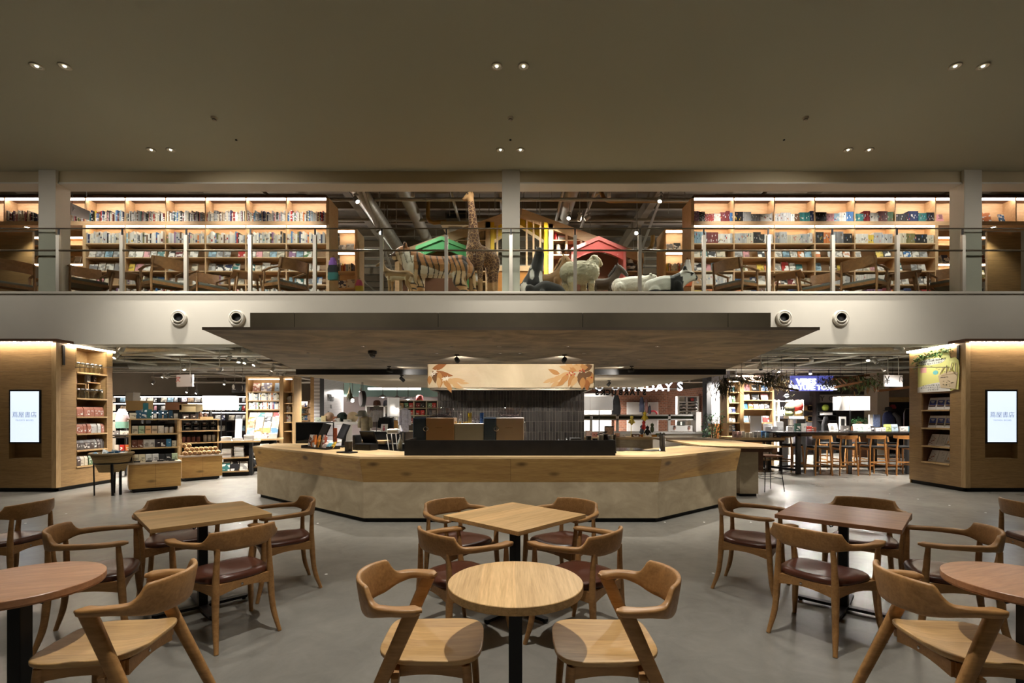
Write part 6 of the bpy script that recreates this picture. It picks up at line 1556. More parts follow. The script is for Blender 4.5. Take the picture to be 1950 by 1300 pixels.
# basket on a black stand
bk_ = T('basket_stand', 'round woven basket of blue packets on a black metal stand', 'basket', (PX(213, 9.05), 9.05, 0))
WICK, nt, b = newmat('wicker'); wv = N(nt, 'ShaderNodeTexWave', wave_type='BANDS', bands_direction='Z'); wv.inputs['Scale'].default_value = 22; wv.inputs['Distortion'].default_value = 2.0
nt.links.new(coords(nt), wv.inputs['Vector']); nt.links.new(ramp(nt, wv.outputs[0], [(0.2, lin((150, 120, 74))), (0.7, lin((206, 180, 128)))]), b.inputs['Base Color']); bump(nt, b, wv.outputs[0], 0.6, 0.02); b.inputs['Roughness'].default_value = 0.8
MB().lathe([(0.001, 0.42), (0.19, 0.42), (0.22, 0.5), (0.27, 0.62), (0.315, 0.75), (0.30, 0.75), (0.24, 0.6), (0.001, 0.6)], 30, caps=False).build('basket', WICK, bk_)
m = MB(); pp = [(0.318*math.cos(a), 0.318*math.sin(a), 0.755) for a in [2*PI*k/40 for k in range(41)]]; m.tube(pp, 0.02, 8); m.build('rim', plain('rim_cane', (120, 100, 68), 0.6), bk_)
m = MB(); pp = [(0.262*math.cos(a), 0.262*math.sin(a), 0.58) for a in [2*PI*k/40 for k in range(41)]]; m.tube(pp, 0.012, 6); m.build('stand_ring', BLACK, bk_)
for a, b_, c in ((0.15, -0.185, 0.022), (0.18, -0.03, 0.022), (-0.2, -0.16, 0.012), (-0.1, 0.2, 0.016)):
 MB().tube([(a, b_, 0.62), (a, b_*0.9, 0.0)], c, 8).build('leg', BLACK, bk_)
SP = pouch(0.10, 0.13, 0.03).mesh('blue_packet', PACK)
for k in range(26):
 qc = random.randrange(4); a = random.random()*2*PI; r_ = 0.22*math.sqrt(random.random())
 o = inst('blue_packet', SP, None, (bk_.location.x+r_*math.cos(a), 9.05+r_*math.sin(a), 0.70+0.06*random.random()*(1-r_/0.3)), (R(random.uniform(40, 95)), R(random.uniform(-30, 30)), random.random()*6.3), None, lin(((60, 120, 160), (44, 92, 132), (90, 150, 176), (190, 200, 204))[qc]))
 tag(o, '%s foil packet in the woven basket, %s of the heap' % (('blue', 'dark blue', 'pale blue', 'silver')[qc], ordw(k)), 'packet', 'packets heaped in the woven basket')
# ------------------------------------------------------------------ display carts
BOXM = {}
def box_me(w_, h, d, name='box'):
 k = (w_, h, d)
 if k not in BOXM:
  m = MB(); m.mi = 0; m.box(-w_/2, 0, 0, w_/2, d, h); m.mi = 1; m.box(-w_*0.40, -0.002, h*0.12, w_*0.40, 0.0, h*0.62)
  BOXM[k] = m.mesh('product_box', [TINT, PACK])
 return BOXM[k]
def local(root, x, y, z):
 a = root.rotation_euler.z; ca, sa = math.cos(a), math.sin(a); l = root.location
 return (l.x+x*ca-y*sa, l.y+x*sa+y*ca, l.z+z)
def cart(x, y, ang, w_, lab, zs):
 t = T('display_cart', lab, 'display cart', (x, y, 0), ang); D = 0.62; zb = 0.565
 MB().box(0, 0, 0.07, w_, D, 0.53).build('body', OAKY, t, bevel=0.002)
 MB().box(w_/2-0.001, -0.002, 0.08, w_/2+0.001, 0.0, 0.52).build('door_gap', BLACKM, t)
 MB().box(-0.01, -0.01, 0.53, w_+0.01, D+0.01, zb).build('top', plain('cart_top', (186, 170, 150), 0.4), t)
 for a in (0.03, w_-0.03):
  MB().box(a-0.012, 0.24, zb, a+0.012, D, zs[0]).build('side_panel', OAKH, t)
 MB().box(0.04, D-0.02, zb, w_-0.04, D, zs[0]-0.1).build('back_panel', BLACKM, t)
 for z in zs: MB().box(0.0, 0.20, z-0.025, w_, D, z).build('shelf', OAKH, t)
 for a in (0.08, w_-0.08):
  for b_ in (0.08, D-0.08):
   m = MB(); m.M = Matrix.Translation((a, b_, 0.035)) @ Matrix.Rotation(PI/2, 4, 'Y'); m.lathe([(0.001, -0.012), (0.033, -0.012), (0.035, 0), (0.033, 0.012), (0.001, 0.012)], 14)
   m.M = None; m.box(a-0.016, b_-0.016, 0.05, a+0.016, b_+0.016, 0.07); m.build('caster', STEEL, t)
 MB().box(0.05, 0.03, 0.02, w_-0.05, D-0.03, 0.07).build('base_frame', BLACKM, t)
 return t
C1 = cart(-7.12, 9.15, R(40), 0.81, 'knotty oak display cart of boxed goods on castors beside the basket', (1.39, 1.10, 0.83))
C2 = cart(-7.20, 10.75, R(44), 0.78, 'second knotty oak display cart, with mugs and flasks, behind the first', (1.37, 1.11, 0.84))
def shelf_items(root, x0, x1, y, z, items, where, grp=None):
 n = len(items); 
 for i, (nm, c, w_, h) in enumerate(items):
  x = x0+(x1-x0)*(i+0.5)/n
  o = inst('product_box', box_me(w_, h, 0.08), None, local(root, x, y, z+0.001), (0, 0, root.rotation_euler.z), None, lin(c))
  tag(o, '%s box, %s along the %s' % (nm, ORD[i], where), 'box', grp)
BLU, TEA = (40, 78, 104), (38, 92, 96)
shelf_items(C1, 0.03, 0.80, 0.28, 1.39, [('cream', CRM, 0.1, 0.11), ('dark blue', BLU, 0.085, 0.16), ('dark blue', BLU, 0.085, 0.13), ('teal', TEA, 0.075, 0.18), ('blue', BLU, 0.06, 0.16), ('blue', BLU, 0.06, 0.16), ('blue', BLU, 0.06, 0.16), ('blue', BLU, 0.06, 0.16), ('white', (216, 210, 198), 0.06, 0.1)], 'top shelf of the first cart', 'boxes on the top of the first cart')
o = inst('product_box', box_me(0.085, 0.16, 0.08), None, local(C1, 0.28, 0.45, 1.391), (0, 0, R(40)), (1, 1, 1.9), lin(TEA)); tag(o, 'tall teal box raised behind the others on the first cart', 'box')
shelf_items(C1, 0.05, 0.56, 0.25, 1.10, [('cream', CRM, 0.09, 0.15), ('pale green', (176, 200, 168), 0.09, 0.15), ('pale orange', (226, 184, 138), 0.09, 0.15), ('beige', (214, 194, 168), 0.09, 0.15), ('white', (226, 218, 206), 0.09, 0.15)], 'second shelf of the first cart', 'upright boxes on the second shelf of the first cart')
shelf_items(C1, 0.05, 0.77, 0.25, 0.83, [('brown', (112, 66, 50), 0.085, 0.155), ('brown', (112, 66, 50), 0.085, 0.155), ('white', (218, 214, 208), 0.085, 0.155), ('white', (218, 214, 208), 0.085, 0.155), ('black', (44, 36, 42), 0.085, 0.155), ('black', (44, 36, 42), 0.085, 0.155), ('blue', (70, 128, 168), 0.08, 0.155), ('cream', CRM, 0.07, 0.12)], 'third shelf of the first cart', 'upright boxes on the third shelf of the first cart')
shelf_items(C1, 0.05, 0.77, 0.10, 0.565, [('cream', (224, 212, 180), 0.095, 0.14), ('cream', (224, 212, 180), 0.095, 0.14), ('white', (222, 220, 216), 0.095, 0.14), ('white', (222, 220, 216), 0.095, 0.14), ('black', (40, 40, 42), 0.09, 0.13), ('black', (40, 40, 42), 0.09, 0.13), ('green and white', (196, 214, 180), 0.09, 0.14)], 'lowest tier of the first cart', 'boxes on the lowest tier of the first cart')
for i in range(4):
 o = MB().box(-0.05, -0.006, 0, 0.05, 0.0, 0.03).build('price_card', BLACKM, loc=local(C1, 0.12+0.18*i, 0.02, 0.566), rot=(R(-10), 0, C1.rotation_euler.z)); tag(o, 'small black price card, %s on the edge of the first cart' % ORD[i], 'price card', 'price cards on the first cart')
FL = MB(); FL.mi = 0; FL.lathe([(0.001, 0), (0.036, 0), (0.038, 0.02), (0.038, 0.11), (0.03, 0.13)], 14); FL.mi = 1; FL.lathe([(0.032, 0.125), (0.032, 0.16), (0.001, 0.162)], 14); FLm = FL.mesh('flask', [TINT, BLACKM])
FW = MB(); FW.mi = 0; FW.lathe([(0.001, 0), (0.036, 0), (0.036, 0.15), (0.03, 0.16), (0.001, 0.165)], 14); FWm = FW.mesh('white_flask', [TINT])
for i in range(2):
 o = inst('jar', FLm, None, local(C1, 0.60+0.085*i, 0.3, 1.101), (0, 0, 0), None, lin((206, 196, 184))); tag(o, 'dark lidded canister on the second shelf of the first cart, %s' % ('left', 'right')[i], 'canister')
for i in range(4):
 o = inst('flask', FLm, None, local(C2, 0.08+0.095*i, 0.3, 0.841), (0, 0, 0), None, lin((120, 70, 62))); tag(o, 'dark brown flask with a black lid, %s on the third shelf of the second cart' % ORD[i], 'flask', 'dark flasks on the second cart')
for i in range(3):
 o = inst('white_flask', FWm, None, local(C2, 0.50+0.085*i, 0.3, 0.841), (0, 0, 0), None, lin((222, 216, 208))); tag(o, 'white flask, %s of three on the third shelf of the second cart' % ORD[i], 'flask', 'white flasks on the second cart')
# mugs in their little black boxes
def mug_me():
 m = MB(); m.mi = 0; m.lathe([(0.001, 0.002), (0.028, 0), (0.03, 0.004), (0.036, 0.06), (0.033, 0.06), (0.027, 0.008), (0.001, 0.008)], 16, caps=False); m.mi = 1; m.lathe([(0.0305, 0.002), (0.033, 0.03), (0.034, 0.03), (0.0315, 0.002)], 16, caps=False)
 m.mi = 0; m.tube([(0.034, 0, 0.048), (0.058, 0, 0.046), (0.058, 0, 0.018), (0.032, 0, 0.014)], 0.005, 6)
 return m.mesh('mug', [WHITEB, plain('mug_brown', (90, 50, 36), 0.5)])
MUG = mug_me()
rack = T('mug_rack', 'black two tier rack of compartments for mugs on the second cart', 'rack', local(C2, 0.06, 0.24, 1.11), C2.rotation_euler.z)
for j in range(3): MB().box(0, 0, j*0.11, 0.68, 0.3, j*0.11+0.008).build('shelf', BLACKM, rack)
for j in range(5): MB().box(j*0.168, 0, 0, j*0.168+0.008, 0.3, 0.228).build('divider', BLACKM, rack)
for j in range(2):
 for i in range(4):
  o = inst('mug', MUG, None, local(C2, 0.15+0.168*i, 0.30, 1.119+0.11*j), (0, 0, C2.rotation_euler.z)); tag(o, 'white and brown mug, %s in the %s row of the mug rack' % (ORD[i], ('lower', 'upper')[j]), 'mug', 'mugs in the black rack')
for i in range(18):
 r_ = i//8; c_ = i % 8
 m = None
 if i == 0:
  mm = MB(); mm.M = Matrix.Rotation(PI/2, 4, 'X'); mm.mi = 0; mm.lathe([(0.001, -0.09), (0.046, -0.09), (0.048, 0), (0.001, 0)], 18); mm.mi = 1; mm.lathe([(0.014, 0.001), (0.032, 0.001), (0.032, 0.003), (0.014, 0.003)], 16, caps=False); CANm = mm.mesh('cookie_tin', [plain('cork', (206, 168, 118), 0.6), plain('cork_dark', (130, 86, 50), 0.6)])
 x = 0.07+0.092*c_+(0.046 if r_ == 1 else 0)
 if x > 0.74: continue
 o = inst('cookie_tin', CANm, None, local(C2, x, 0.06+0.05*r_, 0.566+0.048+0.082*r_), (0, 0, C2.rotation_euler.z)); tag(o, 'round pale wooden tin lying on its side, %s of the %s row, second cart' % (ORD[c_], ('lower', 'middle', 'upper')[r_]), 'tin', 'round tins on the second cart')
shelf_items(C2, 0.05, 0.36, 0.3, 1.37, [('black and cream', (58, 44, 38), 0.11, 0.10), ('black and cream', (58, 44, 38), 0.11, 0.10)], 'top of the second cart', 'packs on the top of the second cart')
t = T('cup_riser', 'small wooden riser with paper cups on the second cart', 'stand', local(C2, 0.52, 0.36, 1.37), C2.rotation_euler.z)
MB().box(-0.12, -0.08, 0, 0.14, 0.1, 0.05).build('block', OAKH, t)
for i, (x, z, h, c) in enumerate(((0.42, 1.42, 0.12, (110, 76, 58)), (0.52, 1.42, 0.10, (96, 66, 52)), (0.62, 1.42, 0.15, (40, 38, 38)))):
 o = inst('cup', FLm, None, local(C2, x, 0.36, z+0.001), (0, 0, 0), (1, 1, h/0.16), lin(c)); tag(o, 'dark lidded cup on the wooden riser, %s of three' % ORD[i], 'cup')
spot_head('track_spotlight', 1712, 651, 2.95, (8.57, 9.85, 2.3), 8, 'added pale spotlight, unseen behind the slab front, lighting the poster', None, 70, NEUT, 1.15, TRKG, LENS2)  # added lamp, hidden behind the slab beam, that brightens the poster
spot_head('track_spotlight', 234, 651, 2.95, (-8.7, 10.1, 1.5), 20, 'added pale spotlight, unseen behind the slab front, lighting the left niche', None, 80, NEUT, 1.15, TRKG, LENS2)  # mirrored lamp, also added and hidden, that brightens the left niche
# ------------------------------------------------------------------ goods in the right niche, poster, garland
def mag_me(kind):
 m = MB(); W_, H_ = 0.185, 0.25; m.mi = 0; m.box(-W_/2, 0, 0, W_/2, 0.012, H_); 
 if kind == 0:
  m.mi = 1; m.box(-W_*0.42, -0.0015, H_*0.36, W_*0.42, 0, H_*0.78); m.mi = 2; m.box(-W_*0.42, -0.002, H_*0.22, W_*0.42, 0, H_*0.38); m.mi = 0; m.box(-W_*0.25, -0.003, H_*0.62, W_*0.2, -0.0015, H_*0.70); m.box(-W_*0.12, -0.003, H_*0.54, W_*0.14, -0.0015, H_*0.58); m.mi = 3; m.box(-W_*0.36, -0.003, H_*0.345, W_*0.3, -0.0015, H_*0.37)
 elif kind == 1:
  m.mi = 4
  for k in range(9): x = random.uniform(-0.08, 0.06); z = random.uniform(0.02, 0.2); m.box(x, -0.0015, z, x+random.uniform(0.01, 0.04), 0, z+random.uniform(0.005, 0.02))
 elif kind == 2:
  m.mi = 5
  for k in range(7): x = random.uniform(-0.08, 0.06); z = random.uniform(0.04, 0.2); m.box(x, -0.0015, z, x+0.002, 0, z+random.uniform(0.02, 0.05))
 else:
  m.mi = 6
  for k in range(5): x = random.uniform(-0.07, 0.05); z = random.uniform(0.05, 0.17); m.box(x, -0.0015, z, x+0.02, 0, z+0.03)
  m.mi = 2
  for k in range(4): m.box(-0.08, -0.0015, 0.02+k*0.009, 0.07, 0, 0.024+k*0.009)
 return m.mesh('magazine', [plain('mag_white', (226, 222, 220), 0.35), plain('mag_blue', (58, 74, 150), 0.35), plain('mag_dusk', (60, 46, 46), 0.4), plain('mag_lights', (216, 170, 120), 0.4), plain('mag_red', (150, 84, 76), 0.4), plain('mag_grey', (120, 116, 116), 0.4), plain('mag_orange', (230, 170, 96), 0.4)])
MG = [mag_me(k) for k in range(4)]
names = ('blue dusk cityscape', 'reddish building', 'plain grey lettered', 'orange spotted')
for z, kinds, row in ((1.57, (0, 0, 0), 'top'), (1.20, (0, 0, 0), 'second'), (0.83, (1, 2, 3), 'third'), (0.50, (1, 2, 3), 'bottom')):
 for j, k in enumerate(kinds):
  y = 10.18-0.195*j
  o = inst('magazine', MG[k], None, (8.72, y+0.0, z+0.003), (R(-12 if k == 0 else -22), 0, R(-90))); tag(o, '%s magazine on the %s shelf of the right niche, %s along' % (names[k], row, ORD[j]), 'magazine', 'magazines in the right niche')
pt = T('poster_board', 'yellow and white illustrated board showing a tote bag above the right niche', 'poster', (8.575, 9.84, 1.93)); pt.scale = (1, 1.2, 0.88)
# board lies in the plane x = const; picture axis u runs to -y (right in the photograph), v runs up
def pb(m, pts_, mat_i, d): m.mi = mat_i; m.ext([(-d, -u, v) for u, v in pts_], (-0.003, 0, 0))
PM = [plain('poster_yellow', (228, 222, 138), 0.5), plain('poster_white', (236, 232, 224), 0.5), plain('tote_beige', (204, 184, 150), 0.7), plain('poster_pink', (224, 168, 160), 0.6), plain('poster_aqua', (120, 196, 196), 0.6), plain('poster_ink', (58, 52, 46), 0.6), plain('tote_shade', (178, 154, 118), 0.7)]
m = MB(); pb(m, [(-0.42, 0.0), (0.22, 0.0), (0.30, 0.03), (0.36, 0.02), (0.38, 0.5), (0.36, 0.66), (0.30, 0.74), (0.22, 0.72), (0.18, 0.88), (0.0, 0.90), (-0.42, 0.84)], 0, 0.0); m.build('board', PM, pt, recalc=True)
m = MB()
cl = lambda cx, cz_, rx, rz_, n=18: [(cx+rx*(1+0.07*math.sin(k*2.1))*math.cos(2*PI*k/n), cz_+rz_*(1+0.1*math.sin(k*3.0))*math.sin(2*PI*k/n)) for k in range(n)]
pb(m, [(-0.42, 0.0), (0.22, 0.0), (0.20, 0.12), (0.05, 0.21), (-0.1, 0.20), (-0.25, 0.17), (-0.42, 0.12)], 1, 0.004); pb(m, cl(-0.14, 0.70, 0.26, 0.075), 1, 0.004)
m.build('white_field', PM, pt, recalc=True)
m = MB(); pb(m, [(0.0, 0.36), (0.05, 0.08), (0.32, 0.04), (0.36, 0.40), (0.2, 0.44)], 2, 0.012); m.build('tote_bag', PM, pt, recalc=True)
m = MB()
for P in ([(0.04, 0.38), (0.1, 0.55), (0.17, 0.57), (0.16, 0.40)], [(0.22, 0.42), (0.27, 0.62), (0.33, 0.6), (0.33, 0.41)]): m.tube([(-0.022, -u, v) for u, v in P], 0.008, 6)
m.build('tote_strap', PM[2], pt)
m = MB(); pb(m, [(-0.36, 0.46), (-0.24, 0.46), (-0.24, 0.58), (-0.36, 0.58)], 3, 0.005); pb(m, cl(-0.06, 0.44, 0.05, 0.05, 14), 4, 0.005); pb(m, [(0.06, 0.36), (0.3, 0.39), (0.3, 0.375), (0.06, 0.345)], 6, 0.016)
m.build('picture_patch', PM, pt, recalc=True)
m = MB()
text_mb(m, 'SUNDAY FOR SUNNY', 0.062, (-0.012, 0.15, 0.715), (0, -1, 0.06), depth=0.001, bold=0.001); text_mb(m, '特典を 集めてもらおう', 0.042, (-0.012, 0.14, 0.655), (0, -1, 0.05), depth=0.001)
text_mb(m, 'エコバッグを もらおう', 0.042, (-0.012, 0.1, 0.15), (0, -1, 0), depth=0.001); text_mb(m, 'オリジナルトートバッグ', 0.046, (-0.012, 0.1, 0.10), (0, -1, 0), depth=0.001); text_mb(m, 'プレゼント', 0.046, (-0.012, 0.1, 0.05), (0, -1, 0), depth=0.001)
text_mb(m, "WHAT'S", 0.04, (-0.02, -0.12, 0.31), (0, -1, 0), depth=0.001)
for k in range(16): u = random.uniform(0.09, 0.28); v = random.uniform(0.1, 0.28); m.box(-0.022, -u, v, -0.016, -u-0.012, v+0.008)
for k in range(7): u = -0.2+0.05*k; v = 0.62-0.03*k; m.box(-0.012, -u, v, -0.008, -u-0.03, v+0.006)
m.build('lettering', PM[5], pt)
gl = T('leaf_garland', 'string of green artificial leaves over the board on the right pillar', 'garland', (8.55, 9.95, 2.72))
LFG = [plain('leaf_green_a', (54, 104, 58), 0.6), plain('leaf_green_b', (96, 144, 84), 0.6), plain('leaf_green_c', (150, 180, 130), 0.6)]
def leafy(m, c, n, spread, L, W, droop=0.3):
 for k in range(n):
  p = Vector((c[0]+random.gauss(0, spread[0]), c[1]+random.gauss(0, spread[1]), c[2]+random.gauss(0, spread[2])))
  a, e = random.random()*2*PI, random.uniform(-0.9, 0.6)-droop; d = Vector((math.cos(a)*math.cos(e), math.sin(a)*math.cos(e), math.sin(e))); s_ = d.cross(Vector((0, 0, 1))).normalized()*W/2; l = L*random.uniform(0.6, 1.2)
  m.mi = random.randrange(3); up_ = s_.cross(d).normalized()*W*0.12
  m.add([p, p+d*l*0.4+s_+up_, p+d*l, p+d*l*0.4-s_+up_, p+d*l*0.45-up_], [(0, 4, 1), (4, 2, 1), (0, 3, 4), (3, 2, 4)])
m = MB()
for k in range(16): u = k/15; leafy(m, (0.0, 0.42-0.78*u, 0.0-0.10*(1-u)**2+0.02*math.sin(9*u)), 16, (0.03, 0.03, 0.035), 0.055, 0.035)
leafy(m, (0.0, 0.44, -0.18), 24, (0.02, 0.03, 0.08), 0.05, 0.03)
m.build('leaves', LFG, gl)
MB().tube([(0, 0.44-0.8*k/12, -0.10*(1-k/12)**2) for k in range(13)], 0.005, 6).build('cord', plain('leaf_stem', (80, 70, 44), 0.8), gl)
# ------------------------------------------------------------------ shop floor: left part
random.seed(33)
ATTB = ATT
SLED0 = emit('shop_led_white', (1.0, 0.95, 0.9), 9)
GLOWD = emit('shop_lens', (1, 0.95, 0.88), 45.0)
def floor_lamp(px0, px1, py0, py1, Y, lab, z0=0.0, pole=None):
 cx = (px0+px1)/2; x = PX(cx, Y); w_ = (PX(px1, Y)-PX(px0, Y))/2; za, zb = PZ(py1, Y), PZ(py0, Y)
 t = T('drum_lamp', lab, 'lamp', (x, Y, z0))
 SH = MATS.get('lamp_shade')
 if not SH: SH = emit('lamp_shade', (1.0, 0.95, 0.90), 0.22); SH.node_tree.nodes['Principled BSDF'].inputs['Base Color'].default_value = (0.8, 0.78, 0.74, 1)
 o = super_outline(w_, w_, w_*0.55, w_*0.55, 36, 4.5)
 MB().loft([[(a, b_, za-z0) for a, b_ in o], [(a, b_, zb-z0) for a, b_ in o], [(a*0.985, b_*0.985, zb-z0) for a, b_ in o], [(a*0.985, b_*0.985, za-z0) for a, b_ in o]], False).build('shade', SH, t)
 MB().box(-w_*0.5-0.003, -w_*0.552, za-z0, -w_*0.5+0.003, -w_*0.545, zb-z0).build('seam', plain('seam_grey', (170, 165, 158), 0.8), t)
 pl = (PX(pole, Y)-x) if pole else 0
 MB().tube([(pl, 0, 0.02), (pl, 0, zb-z0-0.05)], 0.014, 8).build('pole', BLACK, t); MB().lathe([(0.16, 0), (0.16, 0.015), (0.02, 0.022)], 20, (pl, 0, 0)).build('base', BLACK, t)
 m = MB()
 for a in (-1, 1): m.tube([(pl, 0, zb-z0-0.06), (a*w_*0.9, 0, zb-z0-0.03)], 0.005, 6)
 m.build('shade_arm', BLACK, t)
 l = bpy.data.lights.new('drum_light', 'POINT'); l.energy = 28; l.color = NEUT; l.shadow_soft_size = 0.15; o = bpy.data.objects.new('drum_light', l); C.objects.link(o); o.location = (x+pl+0.1, Y-0.05, (za+zb)/2)
 return t
floor_lamp(391, 450, 754, 780, 12.9, 'wide white drum lamp on a black pole beside the display carts', 0, 421)
floor_lamp(1592, 1650, 755, 781, 12.7, 'wide white drum lamp on a pole behind the long black table', 1.04, 1619)
floor_lamp(738, 760, 757, 793, 13.6, 'narrow white drum lamp among the clothes left of the hood')
floor_lamp(1106, 1166, 755, 781, 13.2, 'wide white drum lamp right of the tiled wall', 0, 1141)
# big bookcase at the left
Yb = 14.0
def zb_(py): return PZ(py, Yb)
SLED = emit('shop_led', (1.0, 0.88, 0.74), 9)
t = T('shop_bookcase', 'oak bookcase with lit top shelf and magazine wall, left of the counter', 'bookcase', (0, Yb, 0))
xa, xm, xn, xe = PX(472, Yb), PX(534, Yb), PX(541, Yb), PX(560, Yb)
MB().box(xa-0.06, 0, 0, xa, 0.5, zb_(719)).build('end_panel', OAKV, t); MB().box(xm, -0.06, 0, xn, 0.5, zb_(719)).build('corner_post', OAKV, t); MB().box(xe-0.05, 0, 0, xe, 0.5, zb_(719)).build('end_panel', OAKV, t)
MB().box(xa, 0.3, 0, xm, 0.33, zb_(719)).build('back_panel', OAKH, t); MB().box(xn, 0.42, 0, xe-0.05, 0.45, zb_(719)).build('back_panel', OAKH, t)
MB().box(xa-0.06, -0.02, zb_(719), xe, 0.5, zb_(719)+0.05).build('cap_board', OAKH, t)
MB().box(xa+0.02, 0.02, zb_(721)-0.02, xm-0.02, 0.07, zb_(721)).build('light_strip', SLED, t); MB().box(xn+0.02, 0.02, zb_(721)-0.02, xe-0.07, 0.07, zb_(721)).build('light_strip', SLED, t)
for py in (745, 762, 779): MB().box(xa, 0, zb_(py)-0.03, xm, 0.3, zb_(py)).build('shelf', OAKH, t)
for py in (745, 767, 785, 803, 820): MB().box(xn, 0, zb_(py)-0.03, xe-0.05, 0.42, zb_(py)).build('shelf', OAKH, t)
MB().box(xa, -0.12, 0, xm, 0.3, 0.68).build('magazine_base', OAKH, t)
bl = Bulk()
spine_row(xa+0.02, xm-0.02, Yb, zb_(762), 0.17, 0.23, 'white', '', bl, False, None, 0.02, 0.04); spine_row(xa+0.02, xm-0.02, Yb, zb_(779), 0.16, 0.22, 'white', '', bl, False, None, 0.02, 0.04)
for py in (767, 785, 803): spine_row(xn+0.02, xe-0.1, Yb+0.1, zb_(py), 0.16, 0.24, 'white', '', bl, False, None, 0.02, 0.04, 0.8)
stuff(bl.m.build('books', ATT), 'books standing on the shelves of the oak bookcase left of the counter', 'books')
def put_face(name, lab, cat, x, y, z, w_, h, c, rz=0.0, lean=-14, grp=None, mat=None):
 me, w2, h2 = face_mesh(w_, h)
 o = inst(name, me, None, (x, y, z+0.001), (R(lean), 0, rz), (w_/w2, 1, h/h2), lin(c)); return tag(o, lab, cat, grp)
for i, (px, w_, c) in enumerate(((477, 0.2, (168, 120, 104)), (493, 0.30, (140, 140, 160)), (519, 0.22, (150, 170, 190)))):
 put_face('display_book', 'picture book shown cover out on the top shelf of the oak bookcase, %s' % ORD[i], 'book', PX(px, Yb), Yb+0.1, zb_(745), w_, 0.26, c)
k = 0
for r_, py in enumerate((800, 808, 818, 829, 838)):
 for c_ in range(4):
  nm, c = random.choices(PAL, WL)[0]
  if r_ == 3 and c_ == 1: nm, c = 'orange', (224, 108, 40)
  put_face('magazine', '%s magazine, %s in the %s tier of the magazine wall' % (nm, ORD[c_], ORD[r_]), 'magazine', xa+0.03+0.225*c_+random.uniform(0, 0.01), Yb-0.02-0.05*r_, zb_(py+2), 0.2, 0.26, c, 0, -16, 'magazines on the oak magazine wall')
# book tables with white stacks
def book_stand(px, Y, ang, lab, w_=0.85):
 t = T('book_stand', lab, 'display stand', (PX(px, Y), Y, 0), ang); D = 0.55
 MB().box(0, 0, 0.80, w_, D, 0.84).build('top', OAKH, t); MB().box(0.02, 0, 0.42, w_*0.72, D, 0.45).build('shelf', OAKH, t); MB().box(0.02, -0.04, 0.10, w_*0.72, D, 0.13).build('shelf', OAKH, t)
 MB().box(w_*0.72, 0.03, 0, w_*0.80, D, 0.80).build('post', BLACKM, t); MB().box(0.02, D-0.03, 0, w_*0.72, D, 0.80).build('back_panel', BLACKM, t); MB().box(0.05, 0.05, 0, w_*0.75, D-0.05, 0.10).build('plinth', BLACKM, t)
 return t
S1 = book_stand(418, 11.6, R(24), 'book stand of white stacks just right of the display carts')
S2 = book_stand(470, 12.6, R(24), 'second book stand, nearer to the end of the bar counter')
FB = MB(); FB.mi = 0; FB.box(0, 0, 0, 0.2, 0.26, 0.004); FB.box(0, 0, 0.028, 0.2, 0.26, 0.032); FB.box(0, 0, 0.004, 0.003, 0.26, 0.028); FB.mi = 1; FB.box(0.003, 0.002, 0.004, 0.197, 0.258, 0.028); FBm = FB.mesh('flat_book', [TINT, PAGES])
def pile(root, x, y, z, n, c, where, sx=1.0):
 for k in range(n):
  o = inst('flat_book', FBm, None, local(root, x+random.uniform(-.006, .006), y+random.uniform(-.006, .006), z+0.0325*k+0.0005), (0, 0, root.rotation_euler.z+random.uniform(-.03, .03)), (sx, 1, 1), lin(c)); tag(o, 'flat white book, %s from the bottom, %s' % (ORD[k], where), 'book', 'flat stacked books')
for s, (S, nm) in enumerate(((S1, 'first'), (S2, 'second'))):
 for j, (x, n) in enumerate(((0.02, 3), (0.26, 2), (0.50, 4))): pile(S, x, 0.05, 0.84, n, random.choice(((224, 222, 220), (206, 206, 210))), '%s stack on top, %s book stand' % (ORD[j], nm))
 for j, (x, n) in enumerate(((0.04, 6), (0.30, 8))): pile(S, x, 0.02, 0.45, n, (220, 220, 222), '%s stack, middle shelf, %s book stand' % (ORD[j], nm))
 for j in range(3):
  nm2, c = random.choices(PAL, WL)[0]; p = local(S, 0.04+0.19*j, -0.02, 0.13)
  put_face('display_book', '%s book cover out on the lowest shelf of the %s book stand, %s' % (nm2, nm, ORD[j]), 'book', p[0], p[1], p[2], 0.17, 0.22, c, S.rotation_euler.z)
# leaning card and rolled posters near the lamp
p = (PX(432, 12.0), 12.0)
t = T('leaning_board', 'white board with a grey print leaning behind the book stand', 'board', (PX(447, 12.4), 12.4, 0.84), R(-30))
MB().ext([(0, 0, 0), (0.28, 0, 0), (0.12, 0.12, 0.52), (-0.16, 0.12, 0.52)], (0, 0.01, 0)).build('panel', plain('pale_board', (200, 204, 198), 0.6, var=0.3, vscale=9), t); MB().box(-0.05, 0, -0.002, 0.3, 0.2, 0.01).build('foot', BLACKM, t)
# far wall displays at the left
Yw = 19.0
t = T('wall_shelving', 'dark shelving with lit white cards along the far left wall', 'shelving', (PX(310, Yw), Yw, 0))
def lw(px): return PX(px, Yw)-PX(310, Yw)
MB().box(lw(215), 0.35, 0, lw(470), 0.4, PZ(752, Yw)).build('back_panel', plain('dark_shelf', (44, 32, 30), 0.7), t)
for py in (752, 765, 782, 800, 820): MB().box(lw(215), 0, PZ(py, Yw)-0.05, lw(470), 0.35, PZ(py, Yw)).build('shelf', plain('dark_shelf', (44, 32, 30), 0.7), t)
for py in (752, 765, 782): MB().box(lw(217), 0.0, PZ(py, Yw)-0.09, lw(468), 0.05, PZ(py, Yw)-0.055).build('light_strip', SLED0, t)
for px in (222, 260, 300, 340, 388, 430, 468): MB().box(lw(px)-0.03, 0, 0, lw(px)+0.03, 0.37, PZ(752, Yw)).build('upright', BLACKM, t)
